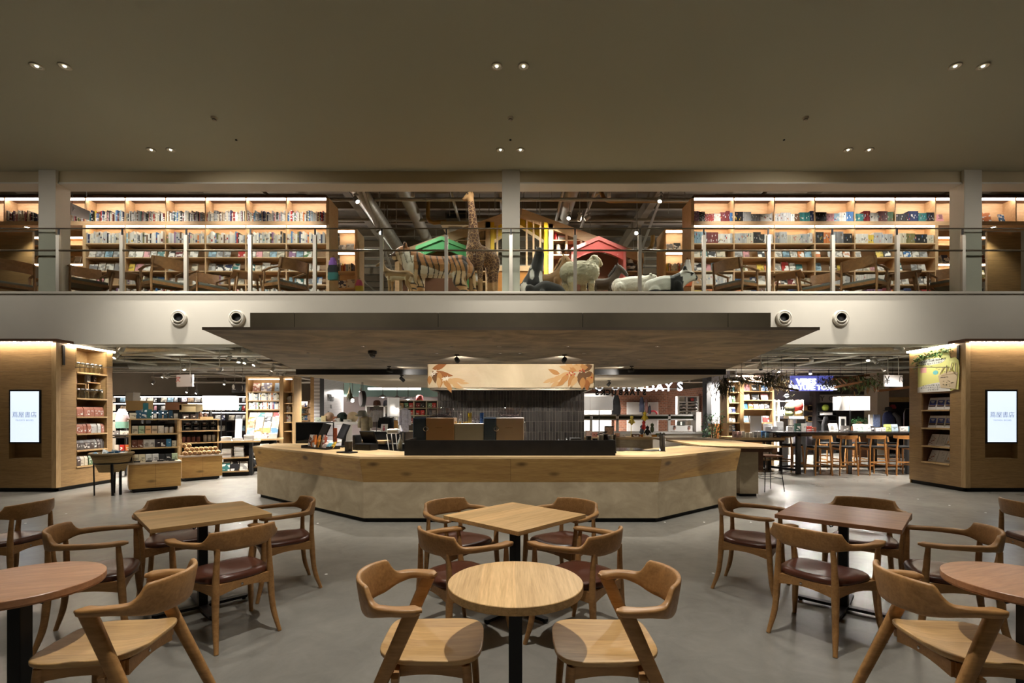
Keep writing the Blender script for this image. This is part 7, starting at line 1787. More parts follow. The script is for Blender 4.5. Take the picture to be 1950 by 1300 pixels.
for j, (py, z) in enumerate(((765, 0), (782, 0), (800, 0), (820, 0))):
 for i in range(19):
  px = 224+13*i
  if random.random() < 0.12: continue
  nm, c = random.choices(PAL, WHITE_W)[0]
  put_face('display_book', '%s cover standing %s along the %s shelf of the far dark shelving' % (nm, ORD[i], ('top', 'second', 'third', 'bottom')[j]), 'book', PX(px, Yw), Yw+0.1, PZ(py, Yw), 0.22, 0.2 if j else 0.17, c, 0, -14, 'covers on the far dark shelving')
for px, py0, py1, w_, c, lab in ((259, 764, 782, 0.62, (206, 178, 128), 'kraft paper display box above the first cart'), (246, 748, 768, 0.25, (222, 220, 216), 'white card stand left of the kraft box'), (330, 767, 780, 0.5, (150, 110, 86), 'brown poster with three figures on the far shelving'), (357, 770, 784, 0.5, (196, 176, 134), 'second kraft box behind the second cart')):
 Yk = 15.0+0.6*(px == 246); t = T('display_box', lab, 'box', (PX(px, Yk), Yk, 0)); z0, z1 = PZ(py1, Yk), PZ(py0, Yk)
 MB().box(-w_/2, 0, z0, w_/2, 0.3, z1).build('box_body', plain('kraft_%d' % px, c, 0.8), t); MB().box(-w_/2+0.04, 0.05, 0, w_/2-0.04, 0.25, z0).build('plinth', BLACKM, t)
 MB().box(-w_/2-0.01, -0.01, z1, w_/2+0.01, 0.31, z1+0.02).build('lid', plain('kraft_%d' % px, c, 0.8), t)
cloth('hanging_tote', 'white printed tote hung beside the left pillar', 233, 778, 815, 11.6, [(226, 216, 220), (206, 190, 196), (120, 170, 160)], 0.32)
t = T('side_rack', 'black rack of small goods between the left pillar and the first cart', 'rack', (PX(232, 11.5), 11.5, 0)); 
for z in (0.30, 0.62, 0.95, 1.0): MB().box(-0.22, 0, z-0.03, 0.2, 0.4, z).build('shelf', BLACKM, t)
for x in (-0.22, 0.18): MB().box(x, 0.36, 0, x+0.03, 0.4, 1.6).build('post', BLACKM, t)
for j, z in enumerate((0.62, 0.95)):
 for i in range(3):
  nm, c = random.choices(PAL, WL)[0]; o = inst('product_box', box_me(0.1, 0.14, 0.08), None, (PX(232, 11.5)-0.14+0.13*i, 11.52, z+0.001), (0, 0, 0), None, lin(c)); tag(o, '%s packet, %s on the %s shelf of the black side rack' % (nm, ORD[i], ('lower', 'upper')[j]), 'box')
# second small bookcase, oak pier, white tiled wall
Yc = 19.5
t = T('far_bookcase', 'small lit bookcase glimpsed right of the oak bookcase', 'bookcase', (PX(574, Yc), Yc, 0)); hw = PX(588, Yc)-PX(574, Yc)
MB().box(-hw, 0.3, 0, hw, 0.34, PZ(764, Yc)).build('back_panel', SHW, t)
for py in (763, 775, 787, 800, 812): MB().box(-hw, 0, PZ(py, Yc)-0.04, hw, 0.3, PZ(py, Yc)).build('shelf', SHW, t)
for x in (-hw, hw-0.05): MB().box(x, 0, 0, x+0.05, 0.3, PZ(762, Yc)).build('end_panel', SHW, t)
MB().box(-hw+0.03, 0.02, PZ(764, Yc)-0.04, hw-0.03, 0.08, PZ(764, Yc)-0.01).build('light_strip', SLED, t)
for j, py in enumerate((775, 787, 800)):
 for i in range(3):
  nm, c = random.choices(PAL, WHITE_W)[0]; put_face('display_book', '%s book, %s on the %s shelf of the small far bookcase' % (nm, ORD[i], ORD[j]), 'book', PX(562+8*i, Yc), Yc+0.08, PZ(py, Yc), 0.16, 0.19, c)
struct(MB().box(PX(591, 17.6), 17.6, 0, PX(604, 17.6), 18.4, 3.5).build('pillar_1', OAK), 'oak clad pier left of the white tiled wall')
struct(MB().box(PX(604, 17.6), 17.6, 0, PX(609, 17.6), 18.0, 3.5).build('trim_5', BLACKM))
WT, nt, b = newmat('white_tile'); bt = N(nt, 'ShaderNodeTexBrick'); bt.inputs['Scale'].default_value = 4; bt.inputs['Color1'].default_value = (0.62, 0.61, 0.62, 1); bt.inputs['Color2'].default_value = (0.58, 0.57, 0.59, 1); bt.inputs['Mortar'].default_value = (0.36, 0.35, 0.36, 1); bt.inputs['Mortar Size'].default_value = 0.02
tc = N(nt, 'ShaderNodeTexCoord'); mp = N(nt, 'ShaderNodeMapping'); mp.inputs['Rotation'].default_value = (PI/2, 0, 0); nt.links.new(tc.outputs['Object'], mp.inputs[0]); nt.links.new(mp.outputs[0], bt.inputs['Vector']); nt.links.new(bt.outputs['Color'], b.inputs['Base Color']); b.inputs['Roughness'].default_value = 0.3
A, B = Vector((PX(609, 17.6), 17.6)), Vector((PX(654, 21.0), 21.0)); d = (B-A); L = d.length
wt2 = MB().box(0, 0, 0, L, 0.2, 3.5).build('wall_tiled_white', WT, None, loc=(A.x, A.y, 0), rot=(0, 0, math.atan2(d.y, d.x))); struct(wt2, 'white tiled shop wall with a handwritten name')
t = T('wall_lettering', 'black handwritten lettering on the white tiled wall', 'sign', (A.x+d.x*0.42, A.y+d.y*0.42, 0), math.atan2(d.y, d.x))
m = MB()
for s_, z, sz in (('Niko', 2.12, 0.4), ('&', 1.78, 0.22), ('Dew..', 1.45, 0.4)): text_mb(m, s_, sz, (0, -0.015, z), depth=0.006)
m.build('lettering', BLACKM, t)
# clothing shop behind
struct(MB().box(PX(650, 22), 22, 0, PX(840, 22), 22.2, PZ(755, 22)).build('wall_grey', plain('grey_lilac', (142, 132, 134), 0.9)), 'grey shop wall behind the clothes')
struct(MB().box(PX(655, 23), 23, PZ(762, 23), PX(850, 23), 23.2, 3.5).build('wall_teal', plain('teal_wall', (186, 226, 222), 0.9)), 'pale teal wall above the clothes shop')
tag(MB().box(PX(700, 20), 20, PZ(742, 20), PX(800, 20), 20.2, PZ(737.5, 20)).build('light_bar', emit('light_bar', (1, 0.98, 0.95), 1.6)), 'long white light bar over the clothes shop', 'lamp')
def pendant(px, py, Y, lab, col, r=0.3, grp=None):
 z = PZ(py, Y); t = T('pendant_lamp', lab, 'lamp', (PX(px, Y), Y, z), 0, grp)
 MB().lathe([(r, 0), (r*0.95, 0.03), (r*0.35, r*0.45), (r*0.2, r*0.6), (0.02, r*0.65)], 20, caps=False).build('shade', col, t); MB().tube([(0, 0, r*0.6), (0, 0, 3.5-z)], 0.01, 6).build('cord', BLACK, t)
 MB().ball((0, 0, 0.03), 0.06, 10, 6).build('bulb', GLOWD, t); return t
GP_ = plain('grey_shade', (120, 116, 116), 0.5)
for i, (px, py) in enumerate(((729, 756), (756, 758), (777, 760))): pendant(px, py, 19, 'grey dome pendant lamp in the clothes shop, %s of three' % ORD[i], GP_, 0.17)
pendant(671, 764, 16, 'small black pendant lamp against the grey wall', BLACK, 0.08)
pendant(1498, 755, 16, 'black dome pendant lamp right of the plant covered bookcase', BLACK, 0.12)
t = T('round_sign', 'round black hanging sign seen edge on, left of the clothes', 'sign', (PX(690, 14.5), 14.5, PZ(759, 14.5)), R(-58))
m = MB(); m.M = Matrix.Rotation(PI/2, 4, 'X'); m.lathe([(0.001, -0.05), (0.24, -0.05), (0.24, 0.05), (0.001, 0.05)], 32); m.build('disc', BLACK, t)
m = MB(); m.M = Matrix.Rotation(PI/2, 4, 'X'); m.lathe([(0.22, 0.052), (0.001, 0.053)], 32); m.build('face', plain('sign_grey', (104, 98, 100), 0.6), t)
for s in (-0.06, 0.06): MB().tube([(s, 0, 0.23), (s, 0, 0.55)], 0.008, 6).build('wire', BLACK, t)
t = T('dried_bunch', 'bunch of dried flowers hanging upside down by the white tiled wall', 'dried flowers', (PX(666, 15), 15, PZ(760, 15)))
m = MB()
for k in range(70):
 a = random.random()*2*PI; r_ = random.uniform(0.03, 0.12); m.mi = random.randrange(3); x, y = r_*math.cos(a), r_*math.sin(a); m.tube([(0, 0, 0.4), (x*0.4, y*0.4, 0.2), (x, y, random.uniform(-0.08, 0.05))], [0.004, 0.008, 0.003], 4)
m.build('stems', [plain('dry_green', (62, 72, 44), 0.9), plain('dry_brown', (96, 82, 52), 0.9), plain('dry_dark', (44, 48, 34), 0.9)], t)
MB().tube([(0, 0, 0.4), (0, 0, 3.5-PZ(760, 15))], 0.004, 5).build('string', BLACK, t)
t = T('goods_table', 'white topped goods table with hats left of the clothes', 'table', (PX(650, 13.0), 13.0, 0)); a, b_ = PX(597, 13)-PX(650, 13), PX(692, 13)-PX(650, 13)
MB().box(a, 0, PZ(808, 13), b_, 0.8, PZ(803, 13)).build('top', WHITEB, t); 
for x in (a, 0, b_-0.05): MB().box(x, 0, 0, x+0.05, 0.75, PZ(808, 13)).build('upright', WHITE, t)
MB().box(a, 0.1, 0.72, b_, 0.75, 0.75).build('shelf', WHITE, t); MB().box(a, 0.1, 0.3, b_, 0.75, 0.33).build('shelf', WHITE, t)
def hat(px, py, Y, r, c, lab, tilt=-40):
 o = MB(); o.M = Matrix.Rotation(R(tilt), 4, 'X'); o.lathe([(r*1.5, -0.01), (r*1.5, 0), (r, 0.01), (r*0.92, r*0.7), (r*0.7, r*0.95), (0.001, r)], 20)
 ob = o.build('hat', plain('hat_%d_%d' % (c[0], px), c, 0.9, bmp=0.2, vscale=60), loc=(PX(px, Y), Y, PZ(py, Y))); return tag(ob, lab, 'hat')
zt_ = PZ(803, 13.3)
for px, c, lab, r in ((626, (206, 178, 150), 'beige straw hat propped up on the goods table', 0.13), (651, (36, 52, 48), 'dark green hat propped on the goods table', 0.13), (671, (222, 202, 164), 'cream hat propped up at the right of the goods table', 0.14)):
 hat(px, 803-9, 13.3, r*0.75, c, lab, 70)
hat(690, 790, 13.0, 0.12, (118, 118, 108), 'grey hat on top of the patterned coat', 10)
for i, (px, w_, h, c, nm) in enumerate(((606, 0.16, 0.12, (190, 200, 186), 'pale green'), (616, 0.12, 0.16, (204, 188, 140), 'straw yellow'), (637, 0.10, 0.14, (150, 96, 62), 'brown'), (642, 0.13, 0.10, (226, 222, 214), 'white'), (661, 0.2, 0.06, (222, 218, 206), 'low cream'))):
 o = inst('product_box', box_me(w_, h, 0.08), None, (PX(px, 13.15), 13.15, PZ(803, 13)+0.001), (0, 0, 0), None, lin(c)); tag(o, '%s small box on the white goods table' % nm, 'box')
def garment(px, py0, py1, Y, c, w_, lab, stand=True, sleeve=True):
 z1, z0 = PZ(py0, Y), PZ(py1, Y); h = z1-z0; t = T('garment_stand', lab, 'clothing', (PX(px, Y), Y, 0))
 mt = plain('garment_%d_%d' % (px, c[0]), c, 0.9, var=0.25, vscale=18)
 rings = []
 for u, k in ((0, 0.9), (0.3, 0.95), (0.6, 0.92), (0.85, 1.0), (0.94, 0.8), (1.0, 0.25)): rings.append([(w_/2*k*math.cos(2*PI*j/16)*(1+0.04*math.sin(4*j)), 0.11*k*math.sin(2*PI*j/16), z0+h*u) for j in range(16)])
 MB().loft(rings).build('body', mt, t)
 if sleeve:
  for s in (-1, 1): MB().tube([(s*w_*0.42, 0, z0+h*0.9), (s*w_*0.55, -0.02, z0+h*0.6), (s*w_*0.58, -0.04, z0+h*0.28)], [0.06, 0.055, 0.045], 8).build('sleeve', mt, t)
 MB().tube([(0, 0, 0.02), (0, 0, z1+0.08)], 0.012, 6).build('pole', BLACK, t); MB().lathe([(0.15, 0), (0.15, 0.02), (0.001, 0.025)], 16).build('base', BLACK, t)
garment(696, 792, 823, 13.0, (150, 138, 112), 0.26, 'long beige patterned coat on a stand')
garment(717, 780, 803, 14.2, (150, 148, 150), 0.26, 'grey top on a stand with a cap')
garment(735, 793, 823, 13.3, (24, 26, 28), 0.30, 'black jacket on a stand behind the counter')
garment(771, 776, 822, 15.0, (206, 206, 222), 0.26, 'pale lilac shirt on a stand near the hood')
garment(752, 800, 822, 14.2, (176, 132, 74), 0.2, 'ochre garment right of the black jacket', True, False)
hat(717, 778, 14.2, 0.09, (112, 108, 98), 'grey green cap above the grey top', 0)
t = T('picture_card', 'white card with a pink figure standing before the black jacket', 'card', (PX(731, 12.6), 12.6, PZ(822, 12.6)), R(-12))
MB().ext([(-0.1, 0, 0), (0.1, 0, 0), (0.09, 0.04, 0.2), (-0.09, 0.04, 0.2)], (0, 0.01, 0)).build('card', WHITEB, t); m = MB(); m.ball((0, -0.001, 0.07), (0.035, 0.006, 0.045), 10, 6); m.ball((0, 0.012, 0.14), (0.018, 0.006, 0.025), 10, 6); m.build('printed_figure', plain('print_pink', (190, 96, 110), 0.6), t)
t = T('stand_shelf', 'black low shelf carrying white boxes below the clothes', 'shelf', (PX(722, 12.55), 12.55, 0)); a, b_ = PX(690, 12.55)-PX(722, 12.55), PX(760, 12.55)-PX(722, 12.55)
MB().box(a, 0, 0, b_, 0.4, PZ(822, 12.55)).build('body', BLACKM, t); MB().box(a-0.02, -0.02, PZ(822, 12.55)-0.03, b_+0.02, 0.42, PZ(822, 12.55)-0.001).build('top', BLACK, t)
# cubby shelves
Yq = 17.5
t = T('cubby_shelf', 'white cubby shelf of folded clothes and caps in the clothes shop', 'shelf', (PX(735, Yq), Yq, 0))
def cq(px): return PX(px, Yq)-PX(735, Yq)
for py in (772, 797, 820): MB().box(cq(697), 0, PZ(py, Yq)-0.04, cq(762), 0.4, PZ(py, Yq)).build('shelf', WHITEB, t)
for px in (697, 732, 762): MB().box(cq(px)-0.03, 0, 0, cq(px)+0.03, 0.4, PZ(772, Yq)).build('divider', WHITEB, t)
MB().box(cq(697), 0.38, 0, cq(762), 0.4, PZ(772, Yq)).build('back_panel', plain('cubby_back', (90, 78, 74), 0.8), t)
t = T('colour_shelf', 'tall pale shelf of red and green goods left of the hood', 'shelf', (PX(780, Yq), Yq, 0)); 
def c2(px): return PX(px, Yq)-PX(780, Yq)
for py in (762, 776, 790, 805, 820): MB().box(c2(758), 0, PZ(py, Yq)-0.03, c2(833), 0.4, PZ(py, Yq)).build('shelf', plain('shelf_pale', (190, 184, 160), 0.6), t)
for px in (758, 788, 812, 833): MB().box(c2(px)-0.02, 0, 0, c2(px)+0.02, 0.4, PZ(762, Yq)).build('divider', plain('shelf_pale', (190, 184, 160), 0.6), t)
MB().box(c2(758), 0.38, 0, c2(833), 0.4, PZ(762, Yq)).build('back_panel', plain('shelf_back_grey', (110, 100, 96), 0.8), t)
for r_, py in enumerate((776, 790, 805)):
 for i, px in enumerate((764, 773, 782, 795, 804, 818, 826)):
  nm, c = random.choice((('red', (180, 50, 44)), ('dark red', (120, 36, 36)), ('green', (96, 130, 96)), ('white', (220, 218, 212)), ('black', (40, 38, 40)), ('tan', (180, 150, 110))))
  o = inst('product_box', box_me(0.14, 0.17, 0.08), None, (PX(px, Yq), Yq+0.06, PZ(py, Yq)+0.001), (0, 0, 0), None, lin(c)); tag(o, '%s item, %s on the %s shelf of the tall pale shelf' % (nm, ORD[i], ORD[r_]), 'box', 'goods on the tall pale shelf')
for i, (px, c, nm) in enumerate(((715, (96, 60, 44), 'brown checked'), (734, (96, 100, 112), 'grey checked'), (797, (140, 44, 44), 'red checked'))):
 m = MB(); m.lathe([(0.13, 0), (0.135, 0.05), (0.12, 0.16), (0.06, 0.2), (0.001, 0.2)], 16); o = m.build('rucksack', plain('ruck_%d' % px, c, 0.8, var=0.5, vscale=26), loc=(PX(px, Yq), Yq+0.2, PZ(772 if i < 2 else 762, Yq))); tag(o, '%s bag standing on top of the shop shelves' % nm, 'bag')
for i in range(6):
 nm, c = random.choice((('purple', (104, 84, 140)), ('yellow', (196, 150, 70)), ('white', (216, 214, 210)), ('grey', (130, 128, 128)))); px = 703+10*i
 o = inst('flat_book', FBm, None, (PX(px, Yq)-0.1, Yq+0.05, PZ(797 if i < 4 else 797, Yq)+0.001), (0, 0, 0), (0.8, 1, 1.8), lin(c)); tag(o, 'folded %s garment, %s on the cubby shelf' % (nm, ORD[i]), 'clothing')
# ------------------------------------------------------------------ shop floor: middle right, eyewear shop
BR, nt, b = newmat('brick_wall'); bt = N(nt, 'ShaderNodeTexBrick'); bt.inputs['Scale'].default_value = 3.2; bt.inputs['Color1'].default_value = (*lin((150, 96, 72)), 1); bt.inputs['Color2'].default_value = (*lin((120, 78, 60)), 1); bt.inputs['Mortar'].default_value = (*lin((150, 134, 120)), 1); bt.inputs['Mortar Size'].default_value = 0.02
tc = N(nt, 'ShaderNodeTexCoord'); mp = N(nt, 'ShaderNodeMapping'); mp.inputs['Rotation'].default_value = (PI/2, 0, 0); nt.links.new(tc.outputs['Object'], mp.inputs[0]); nt.links.new(mp.outputs[0], bt.inputs['Vector']); nt.links.new(bt.outputs['Color'], b.inputs['Base Color']); b.inputs['Roughness'].default_value = 0.85
struct(MB().box(PX(1100, 22), 22, 0, PX(1290, 22), 22.3, 3.5).build('wall_brick', BR), 'red brick wall of the eyewear shop')
A, B = Vector((PX(1270, 21.5), 21.5)), Vector((PX(1345, 18.2), 18.2)); d = B-A
struct(MB().box(0, 0, 0, d.length, 0.2, PZ(740, 19.5)).build('wall_brick_side', BR, None, loc=(A.x, A.y, 0), rot=(0, 0, math.atan2(d.y, d.x))), 'side brick wall behind the white glasses shelf')
struct(MB().box(PX(1346, 17.6), 17.6, 0, PX(1355, 17.6), 18.0, 3.5).build('column_dark', BLACKM)); struct(MB().box(PX(1355, 17.8), 17.8, 0, PX(1390, 17.8), 18.0, 3.5).build('wall_pale', plain('pale_grey_wall', (136, 134, 138), 0.9)))
WG = plain('white_gloss', (190, 188, 186), 0.35)
for px0, px1, py0, lab, Y in ((1112, 1165, 748, 'white wall panel left in the eyewear shop', 21.8), (1194, 1228, 765, 'white round topped panel in the brick wall', 21.8), (1222, 1254, 765, 'white panel with a red arc in the eyewear shop', 21.8)):
 tag(MB().box(PX(px0, Y), Y, 0, PX(px1, Y), Y+0.1, PZ(py0, Y)).build('wall_panel', WG, bevel=0.03), lab, 'panel')
for px, py0, py1, c, lab, w_ in ((1222, 756, 784, (40, 44, 62), 'dark blue hanging garment in front of the white panels', 0.2), (1231, 760, 786, (90, 60, 56), 'brown red hanging garment in front of the white panels', 0.14), (1237, 772, 788, (30, 30, 40), 'short black hanging garment beside the red arc', 0.12), (1173, 752, 790, (22, 22, 24), 'black coat hanging at the left of the brick wall', 0.38)):
 cloth('hanging_garment', lab, px, py0, py1, 20.5, [c, tuple(min(255, x+8) for x in c)], w_)
# white glasses display with a dark mirror band
Yd = 14.5
t = T('glasses_display', 'long white eyewear display frame with a dark mirror band', 'display', (PX(1220, Yd), Yd, 0))
def dx(px): return PX(px, Yd)-PX(1220, Yd)
MB().box(dx(1105), 0, 0, dx(1337), 0.5, PZ(826, Yd)).build('counter', plain('display_base', (190, 180, 164), 0.6), t); MB().box(dx(1105), -0.03, PZ(826, Yd), dx(1337), 0.52, PZ(822, Yd)).build('counter_top', WG, t)
MB().box(dx(1105), 0.2, PZ(792, Yd), dx(1328), 0.28, PZ(789, Yd)).build('rail', WG, t); MB().box(dx(1105), 0.2, PZ(800, Yd), dx(1328), 0.28, PZ(797.5, Yd)).build('rail', WG, t)
for a, b_ in ((1105, 1126), (1131, 1176), (1182, 1277), (1281, 1327)): MB().box(dx(a), 0.23, PZ(797.5, Yd), dx(b_), 0.25, PZ(792, Yd)).build('mirror_band', plain('mirror_dark', (58, 60, 48), 0.05, 0.6), t)
for px in (1105, 1128, 1179, 1279): MB().box(dx(px)-0.035, 0.2, PZ(822, Yd), dx(px)+0.035, 0.27, PZ(789, Yd)).build('upright', WG, t)
MB().box(dx(1328), 0.1, 0, dx(1338), 0.5, PZ(784, Yd)).build('end_panel', WG, t)
MB().box(dx(1281), 0.21, PZ(821, Yd), dx(1325), 0.22, PZ(810, Yd)).build('poster', WG, t)
m = MB(); m.ball((dx(1289), 0.2, PZ(815.5, Yd)), (0.035, 0.01, 0.055), 10, 8); m.ball((dx(1317), 0.2, PZ(815.5, Yd)), (0.035, 0.01, 0.055), 10, 8); m.build('printed_face', plain('print_skin', (176, 130, 112), 0.6), t)
m = MB()
for px in (1289, 1317):
 m.box(dx(px)-0.04, 0.185, PZ(815.5, Yd), dx(px)+0.04, 0.19, PZ(814, Yd)); m.ball((dx(px), 0.2, PZ(811.8, Yd)), (0.037, 0.012, 0.022), 10, 6)
m.build('printed_glasses', plain('print_dark', (50, 34, 34), 0.5), t)
MB().box(dx(1294), 0.2, PZ(810, Yd), dx(1309), 0.215, PZ(802, Yd)).build('black_card', plain('card_dark', (40, 42, 36), 0.6), t); MB().box(dx(1300), 0.19, PZ(810, Yd), dx(1303), 0.2, PZ(803, Yd)).build('card_mark', WHITEB, t)
# white wall shelf for glasses
Yg = 18.5; t = T('white_shelf', 'white wall shelf of glasses cases on the side brick wall', 'shelf', (PX(1310, Yg), Yg, 0))
def gx(px): return PX(px, Yg)-PX(1310, Yg)
MB().box(gx(1292), 0.25, 0.9, gx(1330), 0.3, PZ(754, Yg)).build('back_panel', WG, t)
for py in (754, 764.5, 770, 776, 782, 788): MB().box(gx(1292), 0, PZ(py, Yg)-0.03, gx(1330), 0.25, PZ(py, Yg)).build('shelf', WG, t)
for px in (1292, 1308, 1330): MB().box(gx(px)-0.03, 0, 0.0, gx(px)+0.03, 0.25, PZ(754, Yg)).build('divider', WG, t)
MB().box(gx(1296), 0.1, PZ(764, Yg), gx(1306), 0.2, PZ(756, Yg)).build('grey_box', GREYM, t); MB().box(gx(1310), 0.1, PZ(764, Yg), gx(1328), 0.2, PZ(756, Yg)).build('dark_box', plain('dk_box', (70, 62, 64), 0.6), t); MB().box(gx(1317), 0.08, PZ(763, Yg), gx(1323), 0.1, PZ(758, Yg)).build('red_mark', plain('mark_red', (196, 70, 72), 0.6), t)
for r_, py in enumerate((770, 776, 782, 788)):
 for i, px in enumerate((1298, 1303, 1314, 1320, 1326)):
  c = random.choice(((60, 58, 60), (170, 168, 168), (210, 208, 206))); o = MB().box(-0.04, 0, 0, 0.04, 0.05, 0.03).build('glasses_case', TINT, loc=(PX(px, Yg), Yg+0.04, PZ(py, Yg)+0.001)); o.color = (*lin(c), 1); tag(o, 'small glasses case, %s on the %s shelf of the white wall shelf' % (ORD[i], ORD[r_]), 'case', 'glasses cases on the white wall shelf')
# red arc on panel
m = MB(); m.tube([(0.16*math.cos(a), 0, 0.16*math.sin(a)) for a in [PI*k/12 for k in range(13)]], 0.035, 6); tag(m.build('red_arc', plain('arc_red', (200, 60, 76), 0.5), loc=(PX(1244, 21.6), 21.6, PZ(789, 21.6))), 'pink red arch ornament on the white shop panel', 'ornament')
# glowing shop name and dark mirrored letters
NEON = emit('cool_neon', (0.86, 0.89, 1.0), 2.2)
t = T('neon_name', 'glowing white shop name seen under the rear soffit', 'sign', (0, 0, 0))
for ch, px, py, Y, sz in (('O', 1172, 737, 19.6, 0.5), ('W', 1193, 738, 19.3, 0.5), ('N', 1216, 738, 19.0, 0.5), ('D', 1238, 738, 18.7, 0.5), ('A', 1256, 737.5, 18.4, 0.5), ('Y', 1273, 738, 18.1, 0.5), ('S', 1295, 737, 17.7, 0.52)):
 m = MB(); text_mb(m, ch, sz*0.86, (PX(px, Y), Y, PZ(py-0.5, Y)), (1, -0.25, 0), depth=0.03, bold=0.008); m.build('letter', NEON, t)
m = MB(); m.tube([(PX(1141, 19.8)+0.14*math.cos(a), 19.8, PZ(736, 19.8)+0.14*math.sin(a)) for a in [2*PI*k/24 for k in range(25)]], 0.03, 6); m.build('emblem', NEON, t)
for px, Y in ((1160, 19.6), (1225, 18.8), (1290, 17.95)): MB().tube([(PX(px, Y), Y, PZ(740, Y)), (PX(px, Y), Y, 3.5)], 0.01, 5).build('wire', GREYM, t)
MB().bar((PX(1130, 20), 20.0, PZ(740, 20)), (PX(1300, 17.8), 17.85, PZ(740, 17.8)), 0.05, 0.04).build('carrier_rail', GREYM, t)
t = T('mirrored_letters', 'black shop letters seen from behind, mirrored, under the rear soffit', 'sign', (0, 0, 0)); Y = 16.2
for ch, px in (('S', 1137), ('K', 1148), ('C', 1158), ('U', 1169), ('B', 1182), ('R', 1193), ('A', 1204), ('T', 1215), ('S', 1227)):
 m = MB(); text_mb(m, ch, 0.24, (PX(px, Y), Y, PZ(747.5, Y)), (-1, 0, 0), depth=0.015, bold=0.01); m.build('letter', BLACK, t)
MB().box(PX(1131, Y), Y+0.02, PZ(741, Y), PX(1233, Y), Y+0.05, PZ(739.5, Y)).build('carrier_rail', GREYM, t)
for px in (1140, 1180, 1225): MB().tube([(PX(px, Y), Y+0.035, PZ(740, Y)), (PX(px, Y), Y+0.035, 3.5)], 0.008, 5).build('wire', GREYM, t)
# toys and goods on the pale counter right of the tiles
Yt = 12.55; zt = 0.90
def goods(name, lab, px, w_, h, c, cat='box', pack=True):
 o = inst(name, box_me(w_, h, 0.08), None, (PX(px, Yt), Yt, zt+0.001), (0, 0, random.uniform(-0.3, 0.3)), None, lin(c)); return tag(o, lab, cat)
for px, w_, h, c, lab in ((1122, 0.16, 0.16, (226, 196, 186), 'pink and white card at the left end of the plaster return'), (1133, 0.14, 0.12, (216, 150, 130), 'red striped card on the plaster return'), (1148, 0.16, 0.13, (214, 206, 200), 'white box on the plaster return'), (1176, 0.13, 0.10, (206, 160, 130), 'patterned box on the plaster return'), (1186, 0.16, 0.07, (216, 210, 206), 'low white box on the plaster return'),
      (1210, 0.2, 0.07, (92, 60, 44), 'low brown box of striped goods on the plaster return'), (1219, 0.16, 0.06, (198, 120, 50), 'orange striped pack on the plaster return'), (1248, 0.15, 0.05, (216, 150, 50), 'orange and black striped pack at the right of the plaster return'), (1256, 0.15, 0.09, (96, 112, 64), 'olive pack at the right end of the plaster return')):
 goods('shop_pack', lab, px, w_, h, c)
t = T('tablet_stand', 'black tablet on an arm right of the cup stacks', 'tablet', (PX(1160, 11.9), 11.9, 0))
MB().box(-0.11, 0, PZ(833, 11.9), 0.11, 0.02, PZ(811, 11.9)).build('frame', BLACK, t); MB().box(-0.09, -0.004, PZ(831, 11.9), 0.09, 0, PZ(813, 11.9)).build('picture', plain('tablet_pic', (150, 120, 96), 0.4, var=0.5, vscale=25), t); MB().tube([(0, 0.05, 0), (0, 0.05, PZ(825, 11.9))], 0.02, 8).build('post', BLACK, t); MB().tube([(-0.05, 0, PZ(822, 11.9)), (-0.32, -0.1, PZ(827, 11.9))], 0.012, 6).build('arm', BLACK, t); MB().lathe([(0.13, 0), (0.13, 0.02), (0.02, 0.03)], 16, (0, 0.05, 0)).build('base', BLACK, t)
for px, h0, c, lab in ((1203, 0.30, (222, 202, 96), 'yellow plush figure hanging over the plaster return, left'), (1228, 0.40, (230, 206, 70), 'yellow bird toy high over the plaster return'), (1226, 0.16, (190, 60, 60), 'red toy below the yellow bird toy'), (1222, 0.05, (96, 112, 130), 'blue grey toy on the plaster return'), (1233, 0.03, (34, 32, 34), 'black star shaped toy on the plaster return'), (1242, 0.1, (86, 100, 72), 'olive and white toy on the plaster return')):
 m = MB(); m.ball((0, 0, 0.09), (0.05, 0.05, 0.09), 10, 8); m.ball((0, 0, 0.2), (0.045, 0.045, 0.045), 10, 8); m.tube([(-0.04, 0, 0.13), (-0.08, 0, 0.05)], 0.018, 6); m.tube([(0.04, 0, 0.13), (0.08, 0, 0.05)], 0.018, 6); m.tube([(0, 0, 0.24), (0, 0, 0.28)], 0.006, 5)
 if h0 > 0.1: m.tube([(0, 0.03, 0.1), (0, 0.03, -h0)], 0.008, 5)
 o = m.build('plush_toy', plain('toy_%d_%d' % (px, c[0]), c, 0.85), loc=(PX(px, Yt+0.2), Yt+0.2, zt+h0+0.002), rot=(0, 0, random.random())); tag(o, lab, 'toy')
# potted plant, wooden bench
Yp = 14.0; pl = T('potted_plant', 'leafy green plant in a black square pot at the right of the eyewear shop', 'plant', (PX(1358, Yp), Yp, 0))
MB().prism([(-0.2, -0.2), (0.2, -0.2), (0.2, 0.2), (-0.2, 0.2)], 0, 0.72, [(-0.24, -0.24), (0.24, -0.24), (0.24, 0.24), (-0.24, 0.24)]).build('pot', BLACKM, pl)
m = MB()
for k in range(9): a = k*0.7; m.tube([(0.05*math.cos(a), 0.05*math.sin(a), 0.68), (0.12*math.cos(a), 0.12*math.sin(a), 1.0), (0.25*math.cos(a), 0.25*math.sin(a), 1.3+0.05*(k % 4))], [0.012, 0.009, 0.004], 6)
m.build('stems', plain('stem_brown', (92, 78, 50), 0.8), pl)
m = MB(); LFP = [plain('plant_a', (36, 78, 44), 0.5), plain('plant_b', (58, 104, 60), 0.5), plain('plant_c', (84, 132, 84), 0.5)]
for k in range(42): a = random.random()*6.3; r_ = 0.27*math.sqrt(random.random()); leafy(m, (r_*math.cos(a), r_*math.sin(a), random.uniform(0.85, 1.5)), 9, (0.05, 0.05, 0.06), 0.12, 0.035, 0.1)
m.build('leaves', LFP, pl)
